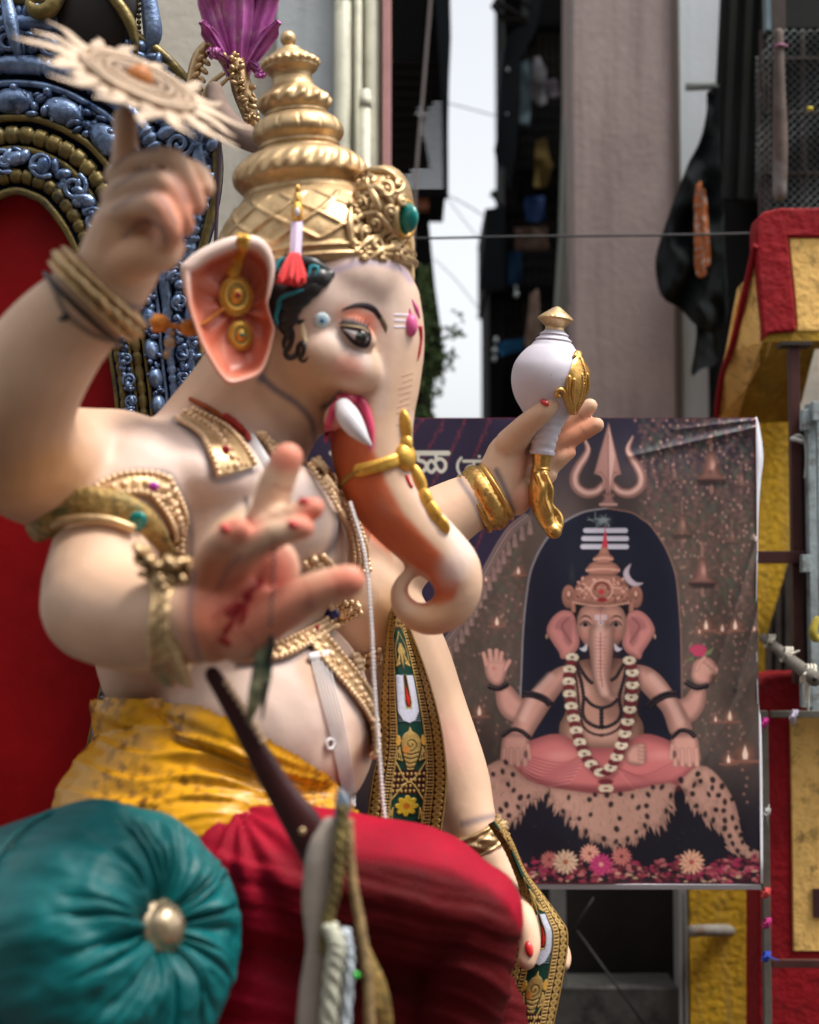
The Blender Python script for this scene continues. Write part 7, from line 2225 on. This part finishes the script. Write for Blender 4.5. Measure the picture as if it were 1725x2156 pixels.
# chain link fence cage
cg = thing('mesh_cage', base_of(1660, 7.3), 'rusty balcony cage of chain link mesh above the red balcony', 'cage')
M_LINK = mat("galvanised_wire", (.11, .125, .125), rough=.45, metal=.4, var=.6, vscale=5, dirt=(.008, .008, .009), dscale=3.2, damt=1.0)
mb = MB()
for k in range(54):
    for s_ in (-1, 1):
        pts = []
        for j in range(48):
            x = 1575 + k * 17 + s_ * 4.3 * (1 if j % 2 else -1); y = 62 + j * 8.4
            if s_ < 0:
                x += 8.5
            if x < np.interp(y, [60, 130, 300, 440], [1615, 1600, 1590, 1600]) or x > 2500:
                pts.append(None)
            else:
                pts.append(atY(x, y, 7.25 + .01 * s_ + .03 * math.sin(y * .03 + x * .02)))
        run = []
        for p in pts + [None]:
            if p is None:
                if len(run) > 2:
                    mb.add(*tube(np.array(run), .0030, 4, round_caps=False))
                run = []
            else:
                run.append(p)
o = mb.build('chain_link', M_LINK, cg); o['kind'] = 'stuff'
mb2 = MB()
for k in range(3):
    pts = [atY(1592 + k * 9 + 3 * (j % 2), 120 + j * 7, 7.4 + .12 * k) for j in range(42)]
    mb2.add(*tube(np.array(pts), .004, 4, round_caps=False))
for j in range(20):
    mb2.add(*tube(np.array([atY(1591, 122 + j * 14, 7.4), atY(1612, 118 + j * 14, 7.64)]), .0036, 4, round_caps=False))
o = mb2.build('side_mesh', M_LINK, cg); o['kind'] = 'stuff'
M_RUSTD = mat('dark_rust', (.045, .032, .028), rough=.7, metal=.2, var=.4, vscale=8)
for x0, x1, y0, y1 in ((1606, 1614, 60, 450), (1693, 1698, 60, 450), (1617, 1623, 60, 450), (1600, 1604, 150, 480)):
    RB_('cage_post', M_RUSTD, x0, x1, y0, y1, 7.3, .05, cg)
for y in (232, 118, 360):
    RB_('cage_rail', M_RUSTD, 1612, 2500, y, y + 6, 7.28, .05, cg)
RB_('steel_pipe', mat('teal_steel', (.13, .19, .21), rough=.4, metal=.5, var=.2), 1611, 1621, -400, 62, 7.2, .07, cg)
RB_('steel_post', M_RUSTD, 1622, 1652, -400, 66, 7.26, .08, cg)
RB_('upper_sheet', M_TIN, 1640, 2600, -600, 58, 7.6, .05, cg)
RB_('inner_shade', M_DARK, 1595, 2600, 40, 470, 8.3, .1, cg)  # dark sheet stands in for the shade inside the cage
tag(MB().add(*ctube([(1640, 70, 7.22, 10), (1641, 180, 7.2, 13), (1643, 300, 7.2, 16), (1642, 408, 7.2, 15)], 6, 12)).build('bamboo_post', mat('weathered_wood', (.085, .06, .05), rough=.75, var=.5, vscale=7, dirt=(.25, .25, .25), dscale=4, damt=.6), None), 'weathered round wooden post tied upright inside the mesh cage', 'post')
tag(MB().add(*ell(1706, 229, 7.1, 7, 5, 6)).build('yellow_ball', mat('yellow_plastic', (.55, .45, .03), rough=.4), None), 'small yellow plastic piece on the mesh cage rail', 'trinket')
tag(MB().add(*ctube([(1632, 97, 7.2, 2.5), (1645, 94, 7.18, 4), (1658, 97, 7.2, 2)], 4, 8)).build('pink_tie', mat('mauve_rag', (.30, .12, .20), rough=.8), None), 'mauve rag tied round the cage post', 'rag')

# ---- red and yellow concrete balcony
M_YCONC = mat('yellow_limewash', (0.82, 0.50, 0.15), rough=0.85, var=0.14, vscale=3.5, bump=.010, bscale=22, dirt=(.10, .065, .02), dscale=14, damt=.75)
M_YWALL = mat('yellow_wall_paint', (0.76, 0.44, 0.025), rough=0.8, streak=(.45, .30, .10), stamt=.5, var=0.14, vscale=3, bump=.010, bscale=30, dirt=(.14, .09, .012), dscale=20, damt=.7)
M_RCONC = mat('red_oxide_paint', (0.25, 0.005, 0.010), rough=0.75, spec=.2, var=0.2, vscale=4, bump=.012, bscale=22, dirt=(.10, .01, .01), dscale=8, damt=.7)
bal = thing('concrete_balcony', base_of(1700, 7.0), 'red framed yellow concrete balcony corner jutting above the banner', 'balcony')
YC = 6.75
def rounded(pts, Y, dep, name, m, parent, bev=.02):
    o = MB().add(*ypoly(pts, Y, dep)).build(name, m, parent, smooth=False)
    bevel(o, bev, 3)
    return o
corner = [(1593, 527), (1592, 480), (1596, 457), (1610, 445), (1643, 437), (2500, 437)]
rounded(corner + [(2500, 497), (1660, 499), (1665, 552), (1673, 627), (1678, 697), (1618, 702), (1607, 718), (1605, 677), (1600, 627), (1596, 577)], YC, .14, 'red_frame', M_RCONC, bal, .02)
rounded([(1662, 501), (2500, 499), (2500, 692), (1680, 697), (1675, 627), (1667, 552)], YC + .015, .10, 'yellow_panel', M_YCONC, bal, .006)
dn = nrm(np.array([1.0, .3, 0]))
sp0 = [atY(1594, 520, YC + .03), atY(1607, 720, YC + .03), atY(1590, 767, 6.98), atY(1573, 817, 7.25), atY(1554, 880, 7.6), atY(1512, 880, 7.6), atY(1524, 790, 7.32), atY(1540, 738, 7.12), atY(1567, 627, 6.9)]
MB().add(*slab(sp0, .05, dn)).build('side_panel', M_YCONC, bal, smooth=False)
st_ = [(1592, 517, YC), (1586, 537, YC + .04), (1566, 627, 6.87), (1555, 677, 6.98), (1538, 740, 7.10), (1523, 782, 7.30), (1513, 840, 7.45), (1510, 880, 7.58)]
MB().add(*tube(catmull(np.array([atY(*q) for q in st_]), 5), .017, 8, round_caps=False)).build('side_stripe', M_RCONC, bal)
ob = [atY(1570, 590, 6.93), atY(1558, 602, 6.97), atY(1548, 652, 7.04), atY(1533, 737, 7.2), atY(1526, 762, 7.3), atY(1538, 740, 7.2), atY(1555, 677, 7.05), atY(1568, 622, 6.95)]
MB().add(*slab(ob, .05, np.array([0, 1.0, 0]))).build('side_ledge', M_YCONC, bal, smooth=False)
M_SOF = mat('dark_ochre', (0.30, 0.165, 0.012), rough=.85, var=.25, vscale=6, bump=.012, bscale=26, dirt=(.55, .36, .04), dscale=9, damt=.6)  # darker ochre than the walls, with lighter patches
un = [atY(1607, 720, YC + .02), atY(1618, 702, YC + .02), atY(2500, 700, YC + .02), atY(2500, 735, 7.0), atY(1716, 735, 7.0), atY(1705, 777, 7.15), atY(1688, 847, 7.45), atY(1665, 889, 7.61), atY(1598, 891, 7.61), atY(1554, 880, 7.60), atY(1573, 817, 7.25), atY(1590, 767, 6.98)]
MB().add(*slab(un, .04, np.array([0, 0, 1.0]))).build('soffit', M_SOF, bal, smooth=False)

# ---- yellow wall and posts below
yw = thing('yellow_house', base_of(1560, 7.6), 'yellow painted house front beside and below the banner', 'building')
RB_('wall', M_YWALL, 1449, 1672, 884, 2300, 7.63, .25, yw)
RB_('inner_shade', M_DARK, 1660, 2600, 820, 1500, 8.1, .2, yw)  # dark sheet put where the interior lies in shade
RB_('white_wall', mat('whitewash', (.60, .60, .54), rough=.9, var=.15, vscale=6, dirt=(.3, .25, .15), dscale=8, damt=.6), 1684, 2500, 720, 900, 7.66, .1, yw)
M_CORR = mat('grey_brown_boards', (.055, .045, .038), rough=.8, var=.4, vscale=8)
for k in range(6):
    x0 = 1614 + k * 10
    MB().add(*ypoly([(x0, 1345 - k * 34), (x0 + 10.5, 1316 - k * 34), (x0 + 10.5, 1460), (x0, 1460)], 7.52 + .02 * (k % 2), .03)).build('lean_board', M_CORR, yw, smooth=False)
RB_('door_frame', mat('grey_frame_paint', (.30, .29, .27), rough=.8, var=.1), 1430, 1448, 1700, 2300, 7.6, .15, yw)
RB_('dark_recess', mat('recess_shade', (.022, .020, .018), rough=.9, var=.4, vscale=2), 1100, 1432, 1700, 2085, 7.95, .2, yw)  # shade inside the opening is painted as a dark sheet
RB_('cement_sill', mat('stained_cement', (.085, .083, .075), rough=.9, var=.3, vscale=3, dirt=(.02, .02, .02), dscale=4, damt=.8), 1100, 1430, 2082, 2500, 7.62, .3, yw)
RB_('left_jamb', mat('grey_jamb', (.17, .17, .16), rough=.9, var=.2), 1165, 1192, 1700, 2085, 7.62, .2, yw)
for p, q, r in (((1190, 1985), (1250, 1890), .006), ((1215, 1960), (1425, 2250), .007), ((1440, 1880), (1441, 2200), .006)):
    MB().add(*ybar(p, q, 7.58, r, seg=6)).build('loose_wire', M_WIRE, yw)
tag(MB().add(*ybar((1456, 1960), (1566, 1957), 7.45, .030, 7.72, 14)).build('pipe_stub', mat('rusty_grey_pipe', (.26, .24, .21), rough=.7, var=.3, vscale=8, dirt=(.22, .09, .02), dscale=7, damt=.9), None), 'rust stained grey pipe stub on the yellow wall under the banner', 'pipe')
# red gate pillar with a yellow panel
gp = thing('red_gate_pillar', base_of(1680, 6.7), 'red painted wall end with yellow panel at the lower right', 'wall')
rounded([(1596, 1470), (1600, 1440), (1612, 1424), (1640, 1418), (2500, 1412), (2500, 2500), (1596, 2500)], 6.75, .25, 'red_block', M_RCONC, gp, .02)
RB_('yellow_panel', M_YCONC, 1668, 2500, 1502, 2003, 6.735, .03, gp, .004)
RB_('meter_plate', mat('maroon_plate', (.05, .015, .017), rough=.5), 1714, 2500, 1872, 1932, 6.72, .03, gp)
# brown steel frame
M_STEEL = mat('maroon_steel', (.060, .020, .018), rough=.5, metal=.2, var=.3, vscale=8)
sfm = thing('steel_frame', base_of(1680, 6.6), 'maroon steel post and crossbar between banner and shutter', 'frame')
RB_('post', M_STEEL, 1668, 1689, 722, 1440, 6.62, .05, sfm, .003)
RB_('crossbar', M_STEEL, 1592, 1708, 1160, 1186, 6.60, .05, sfm, .003)
RB_('top_plate', M_RUSTD, 1648, 1712, 718, 726, 6.60, .12, sfm)
MB().add(*tube(catmull(np.array([atY(1668, 922, 6.59), atY(1682, 916, 6.57), atY(1694, 928, 6.58), atY(1699, 960, 6.58), atY(1696, 1005, 6.59)]), 6), .007, 6)).build('string_tie', mat('white_string', (.5, .5, .46), rough=.8), sfm)
MB().add(*tube(catmull(np.array([atY(1668, 924, 6.585), atY(1680, 926, 6.565), atY(1691, 930, 6.585)]), 6), .011, 6)).build('string_tie', mat('white_string_b', (.5, .5, .46), rough=.8), sfm)
# wooden shutter edge
M_SHUT = mat('flaked_grey_paint', (.27, .32, .33), rough=.75, var=.25, vscale=6, dirt=(.10, .06, .035), dscale=13, damt=.9, bump=.004, bscale=40)
su = thing('grey_shutter', base_of(1710, 6.55), 'flaked grey wooden shutter edge with hinge blocks at the right border', 'shutter')
RB_('stile', M_SHUT, 1705, 1722, 850, 1500, 6.55, .06, su, .003)
RB_('panel', M_SHUT, 1724, 2500, 850, 1500, 6.58, .04, su, .003)
for y0, y1 in ((862, 905), (1168, 1205), (1435, 1490)):
    RB_('hinge_block', M_SHUT, 1690, 1708, y0, y1, 6.53, .05, su, .003)
RB_('hinge_block', M_SHUT, 1712, 1740, 845, 885, 6.50, .05, su, .003)
# bamboo pole with white ties
bp_ = thing('bamboo_pole', atY(1715, 1430, 6.2), 'weathered bamboo pole slanting towards the viewer with white cloth ties', 'pole')
MB().add(*tube(catmull(np.array([atY(1606, 1342, 6.75), atY(1640, 1368, 6.6), atY(1675, 1398, 6.4), atY(1716, 1430, 6.15)]), 6), np.linspace(.020, .033, 19), 14, round_caps=False)).build('pole', mat('grey_bamboo', (.14, .125, .105), rough=.7, var=.3, vscale=9), bp_)
MB().add(*ellipsoid(atY(1716, 1430, 6.145), (.012, .006, .012), None, 10, 6)).build('hollow_end', M_BLACK, bp_)
M_RAG = mat('white_rag', (.55, .51, .42), rough=.85, var=.15, vscale=9)
def knot(x, y, Y, s, tails, name, m, parent):
    mb = MB()
    r = s * Y / FOC
    for k in range(3):
        a = np.linspace(0, 6.4, 14)
        P = [atY(x + k * s * .5 - s * .5, y, Y) + r * 1.7 * np.array([.35 * math.cos(t) + .1 * k, math.sin(t) * .9, math.cos(t) * .95]) for t in a]
        mb.add(*tube(np.array(P), r * .28, 6))
    for tx, ty in tails:
        P = catmull(np.array([atY(x, y, Y - .04), atY(x + tx * .4, y + ty * .2, Y - .06), atY(x + tx, y + ty, Y - .03)]), 5)
        mb.add(*tube(P, np.linspace(r * .5, r * .2, len(P)), 6, flat=.5))
    return mb.build(name, m, parent)
knot(1620, 1350, 6.68, 8, [(14, -10), (10, 8)], 'white_tie', M_RAG, bp_)
knot(1655, 1378, 6.5, 9, [(28, -8), (26, 14), (18, 26)], 'white_tie', M_RAG, bp_)
knot(1700, 1418, 6.24, 11, [(-14, 14), (2, 78), (20, -6), (-6, 60)], 'white_tie', M_RAG, bp_)
tag(MB().add(*ctube([(1720, 1305, 6.4, 8), (1712, 1330, 6.38, 10), (1718, 1345, 6.38, 8), (1728, 1340, 6.4, 6)], 5, 8)).build('yellow_rag', mat('olive_yellow_rag', (.30, .24, .03), rough=.85, var=.3), None), 'olive yellow rag knotted at the right border above the bamboo pole', 'rag')
# thin steel stand with ribbons
sd = thing('pipe_stand', base_of(1616, 6.45), 'thin grey steel stand with coloured ribbons beside the banner', 'stand')
M_STAND = mat('dull_steel', (.12, .11, .09), rough=.55, metal=.4, var=.3, vscale=9)
RB_('upright', M_STAND, 1608, 1624, 1497, 2500, 6.45, .035, sd, .002)
RB_('top_rail', M_STAND, 1624, 2500, 1497, 1511, 6.455, .03, sd, .002)
RB_('low_rail', M_STEEL, 1626, 2500, 2022, 2038, 6.455, .03, sd, .002)
for i, (x, y, col, tails, lab) in enumerate(((1608, 1522, (.50, .02, .22), [(-8, 14), (8, -10), (-4, 20)], 'magenta ribbon tied near the top of the stand'), (1612, 1712, (.32, .31, .30), [(4, 26), (-6, 20), (8, -18)], 'grey white ribbon tied halfway down the stand'),
                                             (1612, 1880, (.52, .05, .05), [(-10, -4), (10, 4), (6, -10)], 'coral red ribbon tied just below the banner corner'), (1614, 1944, (.42, .02, .16), [(-10, 2), (8, -12), (6, 8)], 'crimson pink ribbon, the second below the banner corner'),
                                             (1612, 2014, (.02, .06, .42), [(26, 8), (18, 4), (-6, 6)], 'bright blue ribbon tied low on the stand'), (1670, 1505, (.42, .38, .48), [(2, 22), (-6, 20), (6, 18)], 'lilac white ribbon tied on the top rail'))):
    o = knot(x, y, 6.42, 6, tails, 'ribbon_tie', mat('ribbon_cloth', col, rough=.7, var=.2, vscale=20), None)
    tag(o, lab, 'ribbon', 'ribbons tied to the steel stand')

# ---- unseen house added on the viewer's side, sized to cut the front sky light
M_OPP = mat('opposite_plaster', (.30, .27, .23), rough=.9, var=.15, vscale=1.2)
op = thing('opposite_shade_house', (0, -5, 0), 'plain unseen house added across the lane to shade the statue front', 'building')
MB().add(*wbox(-14, 14, -9, -5, 0, 10.5)).build('wall', M_OPP, op, smooth=False)
